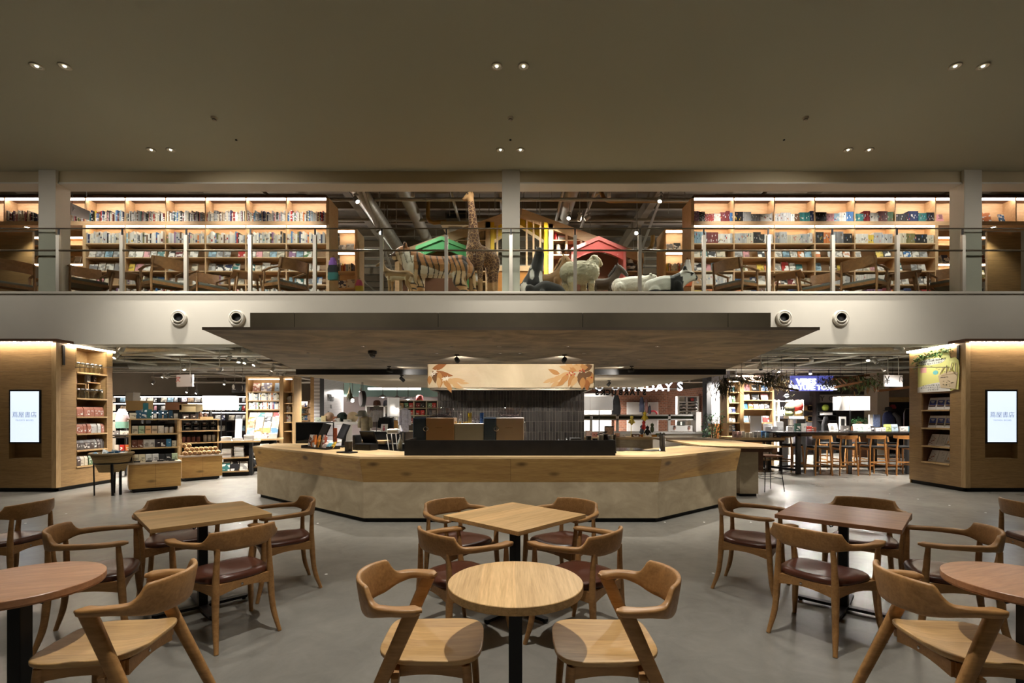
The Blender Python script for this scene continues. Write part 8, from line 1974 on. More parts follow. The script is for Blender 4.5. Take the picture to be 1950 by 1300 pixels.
t = T('wood_bench', 'orange brown wooden bench back between plant and right bookcase', 'bench', (PX(1376, 14.6), 14.6, 0)); MB().box(-0.22, 0, 0, 0.2, 0.5, PZ(807, 14.6)).build('back', wood('orange_wood', (176, 112, 56), (146, 86, 38), (1, 8, 8)), t); MB().box(-0.22, -0.4, 0.0, 0.2, 0, 0.45).build('seat', BLACKM, t)
# right bookcase
Yr = 14.2
def zr(py): return PZ(py, Yr)
t = T('shop_bookcase', 'oak bookcase behind hanging dried plants, right of the counter', 'bookcase', (0, Yr, 0)); x0, x1, x2, x3 = PX(1388, Yr), PX(1408, Yr), PX(1415, Yr), PX(1474, Yr)
MB().box(x0-0.05, 0, 0, x0, 0.5, zr(724)).build('end_panel', OAKV, t); MB().box(x1, -0.05, 0, x2, 0.5, zr(724)).build('corner_post', OAKV, t); MB().box(x3-0.05, 0, 0, x3, 0.5, zr(724)).build('end_panel', OAKV, t)
MB().box(x0, 0.35, 0, x3, 0.38, zr(724)).build('back_panel', OAKH, t); MB().box(x0-0.05, -0.02, zr(724), x3, 0.5, zr(724)+0.05).build('cap_board', OAKH, t)
MB().box(x0+0.03, 0.02, zr(725)-0.03, x3-0.08, 0.07, zr(725)).build('light_strip', SLED, t)
for py in (746, 766, 786, 804, 821): MB().box(x0, 0, zr(py)-0.03, x1, 0.35, zr(py)).build('shelf', OAKH, t)
for py in (744, 761, 778, 804): MB().box(x2, 0, zr(py)-0.03, x3-0.05, 0.35, zr(py)).build('shelf', OAKH, t)
for r_, (py, n, xa_, xb_) in enumerate(((744, 3, x2, x3), (761, 3, x2, x3), (778, 5, x2, x3), (804, 4, x2, x3), (746, 2, x0, x1), (766, 2, x0, x1), (786, 2, x0, x1), (804, 2, x0, x1), (821, 2, x0, x1))):
 for i in range(n):
  nm, c = random.choices(PAL, WHITE_W)[0]; w_ = min(0.2, (xb_-xa_-0.1)/n*0.85)
  put_face('display_book', '%s cover out, %s on the %s %s shelf, right oak bookcase' % (nm, ORD[i], ORD[r_ if r_ < 4 else r_-4], 'wide' if r_ < 4 else 'narrow'), 'book', xa_+0.03+(xb_-xa_-0.1)*i/n, Yr+0.06, zr(py), w_, 0.19, c, 0, -14, 'books in the right oak bookcase')
# white goods table
Yv = 12.7; t = T('display_table', 'wooden display table of white books right of the pick-up bar', 'table', (PX(1445, Yv), Yv, 0)); a, b_ = PX(1400, Yv)-PX(1445, Yv), PX(1495, Yv)-PX(1445, Yv)
MB().box(a, 0, PZ(838, Yv), b_, 1.0, PZ(833, Yv)).build('top', OAKTOP, t); MB().box(a+0.02, 0.02, PZ(841, Yv), b_-0.02, 0.98, PZ(838, Yv)).build('frame', BLACK, t)
for x in (a+0.05, b_-0.1):
 for y in (0.05, 0.9): MB().box(x, y, 0, x+0.05, y+0.05, PZ(841, Yv)).build('leg', BLACK, t)
MB().box(a+0.05, 0.05, 0.28, b_-0.05, 0.95, 0.31).build('lower_shelf', OAKH, t)
zt2 = PZ(833, Yv)
for i in range(12):
 px = 1402+7.6*i; nm, c = random.choices(PAL, WHITE_W)[0]
 if i < 2: nm, c = 'pinkish', (206, 176, 170)
 o = inst('product_box', box_me(0.085, random.choice((0.13, 0.15, 0.16)), 0.10), None, (PX(px, Yv), Yv+0.04, zt2+0.001), (0, 0, 0), None, lin(c)); tag(o, '%s upright pack, %s along the front of the white goods table' % (nm, ORD[i]), 'box', 'packs along the goods table')
for i, (px, w_, h) in enumerate(((1463, 0.16, 0.28), (1476, 0.16, 0.28), (1469, 0.2, 0.34), (1490, 0.2, 0.40))):
 o = inst('product_box', box_me(w_, h, 0.12), None, (PX(px, Yv+0.5), Yv+0.5+0.13*(i > 1), zt2+0.001), (0, 0, 0), None, lin((216, 216, 218))); tag(o, 'plain white box in the second row of the goods table, %s' % ORD[i], 'box', 'white boxes on the goods table')
t = T('white_board', 'tall white panel leaning in front of the right bookcase', 'board', (PX(1439, 13.0), 13.0, zt2)); MB().box(-0.14, 0, 0, 0.16, 0.02, PZ(792, 13)-zt2).build('panel', WHITEB, t); MB().box(-0.145, -0.005, PZ(792, 13)-zt2, 0.165, 0.025, PZ(791, 13)-zt2).build('top_edge', GREYM, t)
for j in range(5):
 nm, c = random.choices(PAL, WHITE_W)[0]; put_face('display_book', '%s book cover out under the white goods table, %s' % (nm, ORD[j]), 'book', PX(1447, Yv)+0.13*j, Yv+0.1, 0.31, 0.12, 0.2, c)
# black wire bar stool
st = T('wire_stool', 'bar stool with wooden seat and thin black wire legs under the pick-up bar', 'stool', (PX(1462, 9.5), 9.5, 0), R(10))
MB().prism([(-0.2, -0.18), (0.2, -0.18), (0.2, 0.18), (-0.2, 0.18)], 0.66, 0.69).build('seat', DARKW, st, bevel=0.01); MB().box(-0.2, 0.14, 0.83, 0.2, 0.17, 0.87).build('back_bar', DARKW, st)
for a in (-1, 1):
 for b_ in (-1, 1): MB().tube([(a*0.15, b_*0.13, 0.66), (a*0.21, b_*0.19, 0)], 0.008, 6).build('leg', BLACK, st)
 MB().tube([(a*0.15, 0.15, 0.66), (a*0.17, 0.155, 0.84)], 0.007, 6).build('back_wire', BLACK, st)
m = MB(); q = 0.19; m.tube([(-q, -q+0.02, 0.25), (q, -q+0.02, 0.25), (q, q-0.02, 0.25), (-q, q-0.02, 0.25), (-q, -q+0.02, 0.25)], 0.006, 6); m.build('foot_ring', BLACK, st)
# long black bar table with oak stools
Yk = 12.1; tb = T('bar_table', 'long black bar height table with a slatted foot frame', 'table', (PX(1620, Yk), Yk, 0)); xa, xb = PX(1484, Yk)-PX(1620, Yk), PX(1790, Yk)-PX(1620, Yk); zt3 = PZ(822.5, Yk)
BT = plain('black_table', (34, 34, 38), 0.16); LG = plain('table_leg', (52, 52, 54), 0.5, 0.2)
MB().box(xa, 0, zt3-0.035, xb, 1.15, zt3).build('top', BT, tb); MB().box(xa+0.25, 0.05, zt3-0.11, xb, 1.1, zt3-0.035).build('apron', LG, tb)
for px in (1524, 1622, 1735):
 MB().box(PX(px, Yk)-PX(1620, Yk)-0.045, 0.05, 0, PX(px, Yk)-PX(1620, Yk)+0.045, 0.14, zt3-0.035).build('leg', LG, tb); MB().box(PX(px, Yk)-PX(1620, Yk)-0.3, 0.95, 0, PX(px, Yk)-PX(1620, Yk)-0.21, 1.05, zt3-0.035).build('leg', LG, tb)
x_ = PX(1524, Yk)-PX(1620, Yk); MB().bar((x_, 0.09, 0.09), (x_-0.25, 1.0, 0.09), 0.05, 0.06).build('foot_rail', LG, tb); MB().box(x_, 0.98, 0.06, xb, 1.03, 0.12).build('foot_rail', LG, tb)
STW = wood('stool_oak', (196, 142, 84), (164, 112, 58), (1.5, 9, 9), 0.45)
def make_stool():
 t = T('bar_stool', '', 'stool')
 for s in (-1, 1):
  MB().tube([(s*0.215, -0.2, 0), (s*0.185, -0.165, 0.66), (s*0.165, -0.185, 0.93)], [0.015, 0.021, 0.015], 8).build('leg', STW, t); MB().tube([(s*0.20, 0.2, 0), (s*0.17, 0.16, 0.68)], [0.015, 0.02], 8).build('leg', STW, t)
  MB().bar((s*0.207, -0.19, 0.24), (s*0.19, 0.19, 0.24), 0.018, 0.03).build('stretcher', STW, t); MB().bar((s*0.185, -0.165, 0.63), (s*0.175, 0.16, 0.64), 0.02, 0.045).build('seat_rail', STW, t)
 MB().bar((-0.205, -0.185, 0.32), (0.205, -0.185, 0.32), 0.018, 0.034).build('stretcher', STW, t); MB().bar((-0.195, 0.19, 0.20), (0.195, 0.19, 0.20), 0.018, 0.034).build('stretcher', STW, t)
 o = super_outline(0.2, 0.2, 0.22, 0.2, 24, 3.5); MB().loft([[(y*k, x*k, z) for x, y in o] for k, z in ((0.95, 0.665), (1, 0.68), (1, 0.70), (0.9, 0.712), (0.4, 0.705), (0.02, 0.704))]).build('seat_pad', BLACKM, t)
 P = catmull([(-0.24, -0.13, 0), (-0.15, -0.19, 0), (0, -0.215, 0), (0.15, -0.19, 0), (0.24, -0.13, 0)], 4); n_ = len(P)
 MB().loft([[(p.x, p.y-0.010, 0.905-0.03*math.sin(PI*i/(n_-1))), (p.x, p.y+0.010, 0.905-0.03*math.sin(PI*i/(n_-1))), (p.x, p.y+0.006, 0.965), (p.x, p.y-0.014, 0.965)] for i, p in enumerate(P)], True, False).build('backrest', STW, t)
 return t
ST = make_stool(); n = 0
for i, (px, y, a, wh) in enumerate(((1558, 12.0, 4, 'first along the front of the long black table, from the left'), (1607, 12.0, -3, 'second along the front of the long black table'), (1661, 12.05, 2, 'third along the front of the long black table'), (1714, 12.05, -4, 'fourth along the front of the long black table, by the pillar'),
         (1508, 12.75, -80, 'turned sideways at the left end of the long black table'), (1580, 13.6, 180, 'on the far side of the long black table, first'), (1632, 13.6, 176, 'on the far side of the long black table, second'), (1690, 13.6, 184, 'on the far side of the long black table, third'))):
 lab = 'oak bar stool, '+wh
 if i == 0: ST.location = (PX(px, y), y, 0); ST.rotation_euler = (0, 0, R(a)); ST['label'] = lab; ST['group'] = 'oak stools at the long black table'
 else: dup(ST, (PX(px, y), y, 0), R(a), lab)
# things on the long table
Ys = 12.9
def on_table(name, lab, cat, px, w_, h, c, lean=0, Y=Ys):
 o = inst(name, box_me(w_, h, 0.06), None, (PX(px, Y), Y, zt3+0.001), (R(-lean), 0, random.uniform(-0.25, 0.25)), None, lin(c)); return tag(o, lab, cat)
on_table('open_book', 'white picture book with yellow print propped on the long table', 'book', 1589, 0.2, 0.22, (232, 226, 216), 20)
on_table('display_block', 'plain grey block on the long table', 'block', 1612, 0.26, 0.14, (116, 112, 110))
on_table('photo_book', 'pale green landscape book on the long table, left of two', 'book', 1637, 0.24, 0.19, (186, 206, 196), 12); on_table('photo_book', 'white grey landscape book on the long table, right of two', 'book', 1653, 0.2, 0.18, (206, 208, 206), 12)
on_table('pot', 'small dark pot on the long table', 'pot', 1662, 0.09, 0.13, (44, 42, 46)); on_table('white_box', 'low white box on the long table, left of the green map', 'box', 1673, 0.14, 0.08, (224, 222, 222)); on_table('white_box', 'second low white box on the long table', 'box', 1683, 0.09, 0.1, (230, 224, 220))
on_table('map_card', 'green map card standing on the long table', 'card', 1692, 0.15, 0.18, (176, 190, 110), 10); on_table('map_card', 'pale blue map card standing on the long table', 'card', 1705, 0.18, 0.18, (182, 202, 216), 10); on_table('white_box', 'white box with a red dish by the right pillar', 'box', 1722, 0.2, 0.12, (226, 224, 220)); on_table('blue_box', 'pale blue box touching the right pillar', 'box', 1733, 0.1, 0.12, (90, 150, 176))
for i, (px, c, nm) in enumerate(((1505, (210, 210, 206), 'white'), (1520, (40, 84, 70), 'green'), (1531, (222, 222, 216), 'white and green'), (1541, (188, 60, 50), 'red'), (1549, (210, 120, 90), 'orange red'))):
 on_table('gift_pack', '%s packaged set at the left end of the long table' % nm, 'box', px, 0.15, (0.12, 0.2, 0.2, 0.12, 0.1)[i], c, 0, 13.0)
t = T('crate_stack', 'grey wire crate with black trays behind the long table', 'crate', (PX(1517, 13.8), 13.8, 0)); zc0, zc1 = PZ(822, 13.8), PZ(797, 13.8)
for z in (zc0, (zc0+zc1)/2, zc1): MB().box(-0.26, 0, z-0.02, 0.26, 0.4, z).build('tray', BLACKM, t)
for x in (-0.26, 0.24): MB().box(x, 0, 0, x+0.02, 0.4, zc1).build('side_frame', BLACKM, t)
MB().box(-0.2, 0.02, zc1, 0.22, 0.3, zc1+0.07).build('lid_box', WHITEB, t)
t = T('frame_stand', 'white framed picture standing behind the long table', 'picture', (PX(1605, 13.6), 13.6, 0)); z0, z1 = PZ(818, 13.6), PZ(793, 13.6)
MB().box(-0.09, 0, z0, 0.09, 0.03, z1).build('frame', WHITEB, t); MB().box(-0.05, -0.004, z0+0.08, 0.05, 0, z1-0.06).build('picture', BLACKM, t); MB().box(-0.04, 0.0, 0, 0.04, 0.03, z0).build('stand', BLACKM, t)
t = T('poster_stand', 'white and blue crowd photograph on an upright stand behind the long table', 'poster', (PX(1667, 13.6), 13.6, 0), R(12)); z0, z1 = PZ(815, 13.6), PZ(789, 13.6)
MB().box(-0.2, 0, z0, -0.08, 0.03, z1).build('white_panel', WHITEB, t); MB().box(-0.08, -0.02, z0+0.03, 0.14, 0.03, z1).build('photo_panel', plain('photo_blue', (110, 124, 160), 0.5, var=0.6, vscale=18), t); MB().box(-0.06, 0, 0, 0.06, 0.03, z0).build('stand', BLACKM, t)
# right rear: grey walls, sign lettering, racks, rucksack
struct(MB().box(PX(1474, 20), 20, 0, PX(1556, 20), 20.2, 3.5).build('wall_lilac', plain('lilac_grey', (138, 136, 146), 0.9)), 'lilac grey shop wall under the glowing sign')
struct(MB().box(PX(1553, 19.4), 19.4, 0, PX(1561, 19.4), 19.8, 3.5).build('column_brown', plain('col_brown', (84, 76, 76), 0.8)))
struct(MB().box(PX(1561, 19.6), 19.6, PZ(766, 19.6), PX(1660, 19.6), 19.8, PZ(751, 19.6)).build('trim_6', plain('fascia_pale', (206, 200, 192), 0.8)), 'pale shop fascia')
struct(MB().box(PX(1561, 21), 21, 0, PX(1690, 21), 21.2, 3.5).build('wall_grey_2', plain('grey_2', (96, 92, 88), 0.9))); struct(MB().box(PX(1671, 18.5), 18.5, 0, PX(1693, 18.5), 19.2, 3.5).build('column_beige', plain('col_beige', (176, 164, 146), 0.8)))
struct(MB().box(PX(1693, 18.8), 18.8, PZ(765, 18.8), PX(1760, 18.8), 19, PZ(756, 18.8)).build('trim_7', OAKH)); struct(MB().box(PX(1693, 19.2), 19.2, 0, PX(1760, 19.2), 19.4, PZ(765, 19.2)).build('wall_black', plain('dark_shop', (26, 24, 26), 0.8)))
t = T('fascia_lettering', 'grey shop name lettering on the pale fascia behind the drum lamp', 'sign', (PX(1580, 19.55), 19.58, PZ(759, 19.55))); m = MB(); text_mb(m, 'JNBY  GENERAL', 0.28, (0.18, 0, 0), depth=0.01); m.build('lettering', plain('letter_grey', (110, 106, 104), 0.7), t)
t = T('wire_shelf', 'white wire shelf with hats and a red cushion behind the long table', 'shelf', (PX(1500, 18), 18, 0))
def wx(px): return PX(px, 18)-PX(1500, 18)
for py in (763, 790, 812): MB().box(wx(1475), 0, PZ(py, 18)-0.03, wx(1530), 0.4, PZ(py, 18)).build('shelf', WHITE, t)
for px in (1475, 1483, 1509, 1529): MB().box(wx(px)-0.03, 0, 0, wx(px)+0.03, 0.4, PZ(761, 18)).build('upright', WHITE, t)
for px, py, c, r_, lab in ((1517, 773, (206, 60, 52), 0.22, 'round red cushion on the white wire shelf'), (1503, 776, (70, 68, 50), 0.2, 'olive cap on the white wire shelf'), (1519, 786, (206, 172, 112), 0.16, 'straw hat under the red cushion'), (1501, 787, (90, 96, 60), 0.15, 'green cap at the bottom of the wire shelf')):
 m = MB(); m.ball((0, 0, 0), (r_, 0.1, r_), 14, 10); m.ball((0, -0.06, 0), (r_*0.7, 0.07, r_*0.7), 12, 8); o = m.build('hat', plain('hat_%d' % px, c, 0.85), loc=(PX(px, 17.9), 17.85, PZ(py, 17.9))); tag(o, lab, 'hat')
for i in range(6):
 o = inst('product_box', box_me(0.15, 0.3, 0.08), None, (PX(1479+4.6*i, 18), 18.1, PZ(790, 18)+0.001), (0, 0, 0), None, lin(random.choice(((206, 206, 210), (150, 150, 156), (226, 224, 222))))); tag(o, 'pale hanging pack on the left of the wire shelf, %s' % ORD[i], 'box')
t = T('display_crates', 'two wooden crates holding dark lamps on the lilac wall', 'shelf', (PX(1542, 19.7), 19.6, 0)); 
for py0, py1 in ((771, 783), (791, 803)):
 z0, z1 = PZ(py1, 19.6), PZ(py0, 19.6); m = MB(); m.box(-0.17, 0, z0, 0.17, 0.35, z0+0.03); m.box(-0.17, 0, z1-0.03, 0.17, 0.35, z1); m.box(-0.17, 0, z0, -0.14, 0.35, z1); m.box(0.14, 0, z0, 0.17, 0.35, z1); m.box(-0.17, 0.33, z0, 0.17, 0.35, z1); m.build('crate', OAKH, t); MB().ball((0, 0.1, (z0+z1)/2), (0.11, 0.08, 0.08), 12, 8).build('dark_lamp', BLACK, t)
MB().box(-0.15, 0.02, 0, 0.15, 0.3, PZ(803, 19.6)).build('stand', plain('stand_grey', (150, 146, 150), 0.7), t)
t = T('small_rack', 'black shelf of printers and bags behind the drum lamp', 'shelf', (PX(1580, 18.5), 18.5, 0))
def sx_(px): return PX(px, 18.5)-PX(1580, 18.5)
MB().box(sx_(1566), 0.3, 0, sx_(1602), 0.35, PZ(767, 18.5)).build('back_panel', BLACKM, t)
for py in (783, 790, 800): MB().box(sx_(1566), 0, PZ(py, 18.5)-0.03, sx_(1602), 0.3, PZ(py, 18.5)).build('shelf', BLACKM, t)
MB().box(sx_(1569), 0.02, PZ(790, 18.5), sx_(1586), 0.25, PZ(784.5, 18.5)).build('white_printer', WHITEB, t); MB().ball((sx_(1576), 0.12, PZ(776, 18.5)), (0.13, 0.1, 0.13), 12, 8).build('lime_bag', plain('lime', (140, 156, 54), 0.7), t)
cloth('dark_shirt', 'dark jacket hanging in front of the grey wall near the drum lamp', 1573, 793, 822, 17.5, [(26, 26, 28), (30, 30, 32)], 0.32)
rk = T('rucksack_figure', 'stand dressed with a black hat and a navy coat behind the long table', 'clothing', (PX(1692, 16.0), 16.0, 0))
zA, zB = PZ(818, 16), PZ(783, 16)
MB().loft([[(0.19*k*math.cos(2*PI*j/14), 0.12*k*math.sin(2*PI*j/14), zA+(zB-zA)*u) for j in range(14)] for u, k in ((0, 0.9), (0.4, 1.0), (0.75, 0.95), (0.92, 0.7), (1, 0.3))]).build('coat', plain('navy_coat', (36, 44, 82), 0.85, var=0.3, vscale=20), rk)
MB().lathe([(0.15, 0), (0.15, 0.01), (0.10, 0.02), (0.095, 0.11), (0.001, 0.13)], 18, (0, 0, zB+0.02)).build('hat', BLACKM, rk); MB().tube([(0.08, -0.1, zB-0.05), (0.2, -0.14, zB-0.2), (0.28, -0.1, zA+0.1)], [0.05, 0.07, 0.06], 8).build('sleeve', plain('dark_sleeve', (50, 50, 56), 0.85), rk); MB().tube([(0, 0, 0), (0, 0, zB+0.03)], 0.015, 6).build('pole', BLACK, rk)
t = T('clothes_rail', 'thin chrome clothes rail in the dark shop by the right pillar', 'rail', (PX(1724, 17), 17, 0)); m = MB(); m.tube([(-0.05, 0, 0), (-0.05, 0, PZ(782, 17)-0.08), (0.0, 0, PZ(778, 17)), (0.5, 0, PZ(777, 17)), (0.55, 0, PZ(777, 17)-0.05), (0.55, 0, 0)], 0.016, 8); m.build('rail', CHROME, t); MB().box(-0.3, -0.01, 0.9, 0.5, 0.01, 0.92).build('cross_bar', CHROME, t)
cloth('red_cloth', 'small red garment above the dark shop rail', 1700, 770, 778, 18.7, [(150, 56, 66), (140, 50, 60)], 0.25)
t = T('produce_stand', 'wooden stand with potted greenery behind the long table', 'plant', (PX(1645, 17), 17, 0)); z0 = PZ(812, 17); MB().box(-0.3, 0, 0, 0.3, 0.4, z0).build('stand', DARKW, t); m = MB(); leafy(m, (0, 0.2, z0+0.15), 120, (0.15, 0.1, 0.09), 0.14, 0.06, 0.0); m.build('leaves', LFP, t)
m = MB(); m.lathe([(0.08, 0), (0.11, 0.18), (0.10, 0.18), (0.07, 0.03)], 14, (0, 0.2, z0), caps=False); m.build('pot', plain('terracotta', (146, 92, 60), 0.8), t)
# glowing nature sign with a dried plant in front
t = T('neon_board', 'blue lit board with white glowing letters high on the right', 'sign', (PX(1550, 15.5), 15.5, PZ(731, 15.5)))
BB, nt, b = newmat('blue_glow_board'); b.inputs['Base Color'].default_value = (0.10, 0.11, 0.3, 1); b.inputs['Emission Color'].default_value = (0.16, 0.18, 0.75, 1); b.inputs['Emission Strength'].default_value = 0.5
def nx(px): return PX(px, 15.5)-PX(1550, 15.5)
MB().box(nx(1507), 0.03, PZ(744, 15.5)-PZ(731, 15.5), nx(1588), 0.08, PZ(715, 15.5)-PZ(731, 15.5)).build('board', BB, t)
NEW = emit('neon_white', (0.88, 0.90, 1.0), 2.0)
m = MB(); text_mb(m, 'VIBES', 0.262, (nx(1535.5), 0, PZ(727, 15.5)-PZ(731, 15.5)), depth=0.02, bold=0.008); m.build('lettering', NEW, t)
m = MB(); text_mb(m, 'NATURE TONE.', 0.215, (nx(1548), 0, PZ(738, 15.5)-PZ(731, 15.5)), depth=0.02, bold=0.006); m.build('lettering', NEW, t)
for px in (1515, 1580): MB().tube([(nx(px), 0.05, 0.2), (nx(px), 0.05, 0.9)], 0.01, 6).build('hanger', BLACK, t)
DRYM = [plain('dry_a', (52, 54, 36), 0.9), plain('dry_b', (92, 84, 54), 0.9), plain('dry_c', (34, 34, 26), 0.9)]
def dried(name, lab, c, spread, n, L, W, mats=DRYM, droop=0.5):
 t = T(name, lab, 'hanging plant', c); m = MB(); leafy(m, (0, 0, 0), n, spread, L, W, droop); m.build('leaves', mats, t)
 m = MB()
 for k in range(10): m.tube([(0, 0, spread[2]*1.5), (random.gauss(0, spread[0]), random.gauss(0, spread[1]), random.gauss(0, spread[2]))], 0.006, 4)
 m.build('stems', DRYM[2], t); MB().tube([(0, 0, spread[2]), (0, 0, 3.5-c[2])], 0.005, 5).build('wire', BLACK, t); return t
dried('hanging_plant', 'large drooping dried plant under the end of the canopy, right', PT(1379, 733, 12.4), (0.16, 0.14, 0.12), 520, 0.26, 0.016, DRYM, 0.6)
dried('hanging_plant', 'dark dried foliage over the right bookcase, left of the glowing board', PT(1462, 722, 12.6), (0.14, 0.12, 0.10), 240, 0.16, 0.035)
dried('hanging_plant', 'brown dried foliage just left of the glowing board', PT(1488, 727, 13.6), (0.13, 0.12, 0.13), 220, 0.16, 0.035, [plain('dry_d', (120, 104, 74), 0.9), plain('dry_e', (150, 134, 100), 0.9), DRYM[1]])
dried('hanging_plant', 'dark dried plant hanging in front of the glowing board', PT(1579, 726, 14.8), (0.15, 0.1, 0.09), 300, 0.15, 0.03)
dried('hanging_plant', 'green and brown foliage along the right wooden trellis', PT(1640, 726, 14.0), (0.26, 0.14, 0.10), 420, 0.2, 0.045, [plain('fresh_a', (54, 84, 40), 0.8), plain('dry_f', (104, 72, 40), 0.9), plain('fresh_b', (84, 100, 52), 0.8)])
dried('hanging_plant', 'sparse brown foliage under the rear soffit edge', PT(1412, 722, 12.8), (0.16, 0.1, 0.07), 160, 0.18, 0.02)
t = T('wooden_trellis', 'slanted dark wooden trellis hung before the right bookcase', 'trellis', (0, 0, 0))
for a, b_ in (((1395, 722, 13), (1520, 743, 13)), ((1400, 716, 13.4), (1475, 717, 13.4))): MB().bar(PT(*a), PT(*b_), 0.05, 0.05).build('beam', plain('dark_beam', (52, 36, 26), 0.8), t)
for px in (1412, 1428, 1444, 1460): MB().bar(PT(px, 717, 13.4), PT(px+14, 731, 13.05), 0.04, 0.04).build('slat', plain('dark_beam', (52, 36, 26), 0.8), t)
for px in (1402, 1470): MB().tube([PT(px, 717, 13.4), PT(px, 700, 13.4)], 0.006, 5).build('wire', BLACK, t)
t = T('wooden_trellis', 'brown wooden trellis with foliage right of the glowing board', 'trellis', (0, 0, 0)); BB2 = plain('brown_beam', (124, 84, 52), 0.8)
for a, b_ in (((1585, 722, 14.3), (1655, 714, 14.3)), ((1590, 737, 13.8), (1640, 727, 13.8)), ((1672, 744, 13.0), (1740, 736, 13.0))): MB().bar(PT(*a), PT(*b_), 0.06, 0.06).build('beam', BB2, t)
for px in (1592, 1602, 1612, 1622): MB().bar(PT(px, 720, 14.3), PT(px+12, 731, 13.9), 0.05, 0.04).build('slat', BB2, t)
for px in (1600, 1650, 1700): MB().tube([PT(px, 716, 14.2), PT(px, 690, 14.2)], 0.006, 5).build('wire', BLACK, t)
# hanging direction signs
def hang_sign(lab, px0, px1, py0, py1, Y, ang, mat, marks):
 x = PX((px0+px1)/2, Y); t = T('hanging_sign', lab, 'sign', (x, Y, PZ((py0+py1)/2, Y)), R(ang)); hw = (PX(px1, Y)-PX(px0, Y))/2/math.cos(R(ang)); hh = (py1-py0)/2*Y/F
 MB().box(-hw, -0.02, -hh, hw, 0.02, hh).build('board', mat, t, bevel=0.006)
 for s in (-0.6, 0.6): MB().tube([(s*hw, 0, hh), (s*hw, 0, 3.5-PZ((py0+py1)/2, Y))], 0.008, 6).build('rod', PIPEM, t)
 marks(t, hw, hh); spot('sign_beam', (x-math.copysign(0.4, x), Y-1.5, 3.1), (x, Y, PZ((py0+py1)/2, Y)), 40 if mat is SGW else 8, 50, 0.8, NEUT, 0.03); return t
SGW = plain('sign_white', (226, 222, 222), 0.4)
def mk1(t, hw, hh):
 m = MB(); text_mb(m, '文', 0.15, (-hw*0.78, -0.024, 0.03), depth=0.002); m.build('red_mark', plain('mark_red', (196, 70, 72), 0.6), t)
 m = MB(); m.box(-hw*0.58, -0.024, 0.06, -hw*0.50, -0.02, 0.10); m.bar((hw*0.80, -0.022, 0.08), (hw*0.88, -0.022, 0.0), 0.012, 0.004, (0, 1, 0)); m.bar((hw*0.88, -0.022, 0.0), (hw*0.80, -0.022, -0.08), 0.012, 0.004, (0, 1, 0)); m.build('black_mark', BLACKM, t)
def mk2(t, hw, hh):
 m = MB(); m.ball((-hw*0.72, -0.022, hh*0.35), (0.05, 0.004, 0.07), 10, 6); m.box(-hw*0.85, -0.024, -hh*0.3, -hw*0.4, -0.02, -hh*0.15); m.bar((hw*0.6, -0.022, 0.08), (hw*0.7, -0.022, 0.0), 0.014, 0.004, (0, 1, 0)); m.bar((hw*0.7, -0.022, 0), (hw*0.6, -0.022, -0.08), 0.014, 0.004, (0, 1, 0)); m.build('white_mark', WHITEB, t)
def mk3(t, hw, hh):
 m = MB(); text_mb(m, '¥', 0.30, (-hw*0.78, -0.024, 0.0), depth=0.002); m.tube([(hw*0.62, -0.022, -0.02)]+[(hw*0.62+0.055-0.055*math.cos(a), -0.022, 0.05+0.07*math.sin(a)) for a in [PI*k/8 for k in range(9)]]+[(hw*0.62+0.11, -0.022, -0.02)], 0.007, 5); m.bar((hw*0.62+0.06, -0.022, 0.03), (hw*0.62+0.11, -0.022, -0.03), 0.014, 0.004, (0, 1, 0)); m.bar((hw*0.62+0.11, -0.022, -0.03), (hw*0.62+0.16, -0.022, 0.03), 0.014, 0.004, (0, 1, 0)); m.build('black_mark', BLACKM, t)
hang_sign('white hanging sign with a small red mark over the display carts', 334, 371, 713, 736, 12.6, -14, SGW, mk1)
hang_sign('dark hanging sign with a white pictogram left of the oak bookcase', 440, 469, 731, 747, 14.8, -14, plain('sign_dark', (44, 40, 40), 0.5), mk2)
hang_sign('white hanging sign with a yen mark over the long black table', 1680, 1722, 714, 736, 12.4, 14, SGW, mk3)
# ------------------------------------------------------------------ services under the lower deck
PIPEL = plain('pipe_pale', (196, 190, 178), 0.5, 0.1, var=0.12, vscale=3)
GP2 = 'grey pipes under the shop ceiling'
random.seed(5)
for i in range(13):
 y = 10.6+i*1.05; z = random.uniform(2.92, 3.25)
 for s in (-1, 1):
  a, b_ = s*(0.47*y-0.2), s*15
  pipe('pipe', 'thin pale crosswise pipe under the %s shop ceiling, %s back' % ('left' if s < 0 else 'right', ORD[i]), [(max(5.6, abs(a))*s if y < 18 else s*0.3, y, z), (b_, y+random.uniform(-0.5, 0.5), z)], random.choice((0.025, 0.035, 0.045)), PIPEL, GP2, 'pipe', 7)
for i, (x, y0, y1) in enumerate(((-9.6, 10.8, 24), (-7.4, 10.8, 24), (-6.3, 12, 26), (6.6, 10.8, 24), (7.6, 11, 26), (9.2, 10.8, 22), (-3.4, 17.6, 28), (3.2, 17.6, 28), (0, 17.6, 29), (10.5, 11, 24), (-11.4, 11, 24))):
 pipe('pipe', 'thin pale lengthwise pipe under the shop ceiling, %s of eleven' % ORD[i], [(x, y0, 3.05), (x+random.uniform(-0.8, 0.8), y1, 3.05)], 0.04, PIPEL, GP2+' lengthwise', 'pipe', 7)
for lab, P, r_ in (('foil duct over the display carts', [(-10.5, 11.8, 3.1), (-5.7, 12.8, 3.1)], 0.16), ('foil duct deeper over the left shop', [(-12, 15.5, 3.08), (-4.6, 16.5, 3.08)], 0.18), ('foil duct over the long black table', [(6.0, 12.2, 3.1), (12, 11.6, 3.1)], 0.16), ('foil duct deeper over the right shop', [(4.8, 16.2, 3.08), (13, 15.4, 3.08)], 0.18)):
 pipe('round_duct', lab, P, r_, DUCTM, None, 'duct', 14)
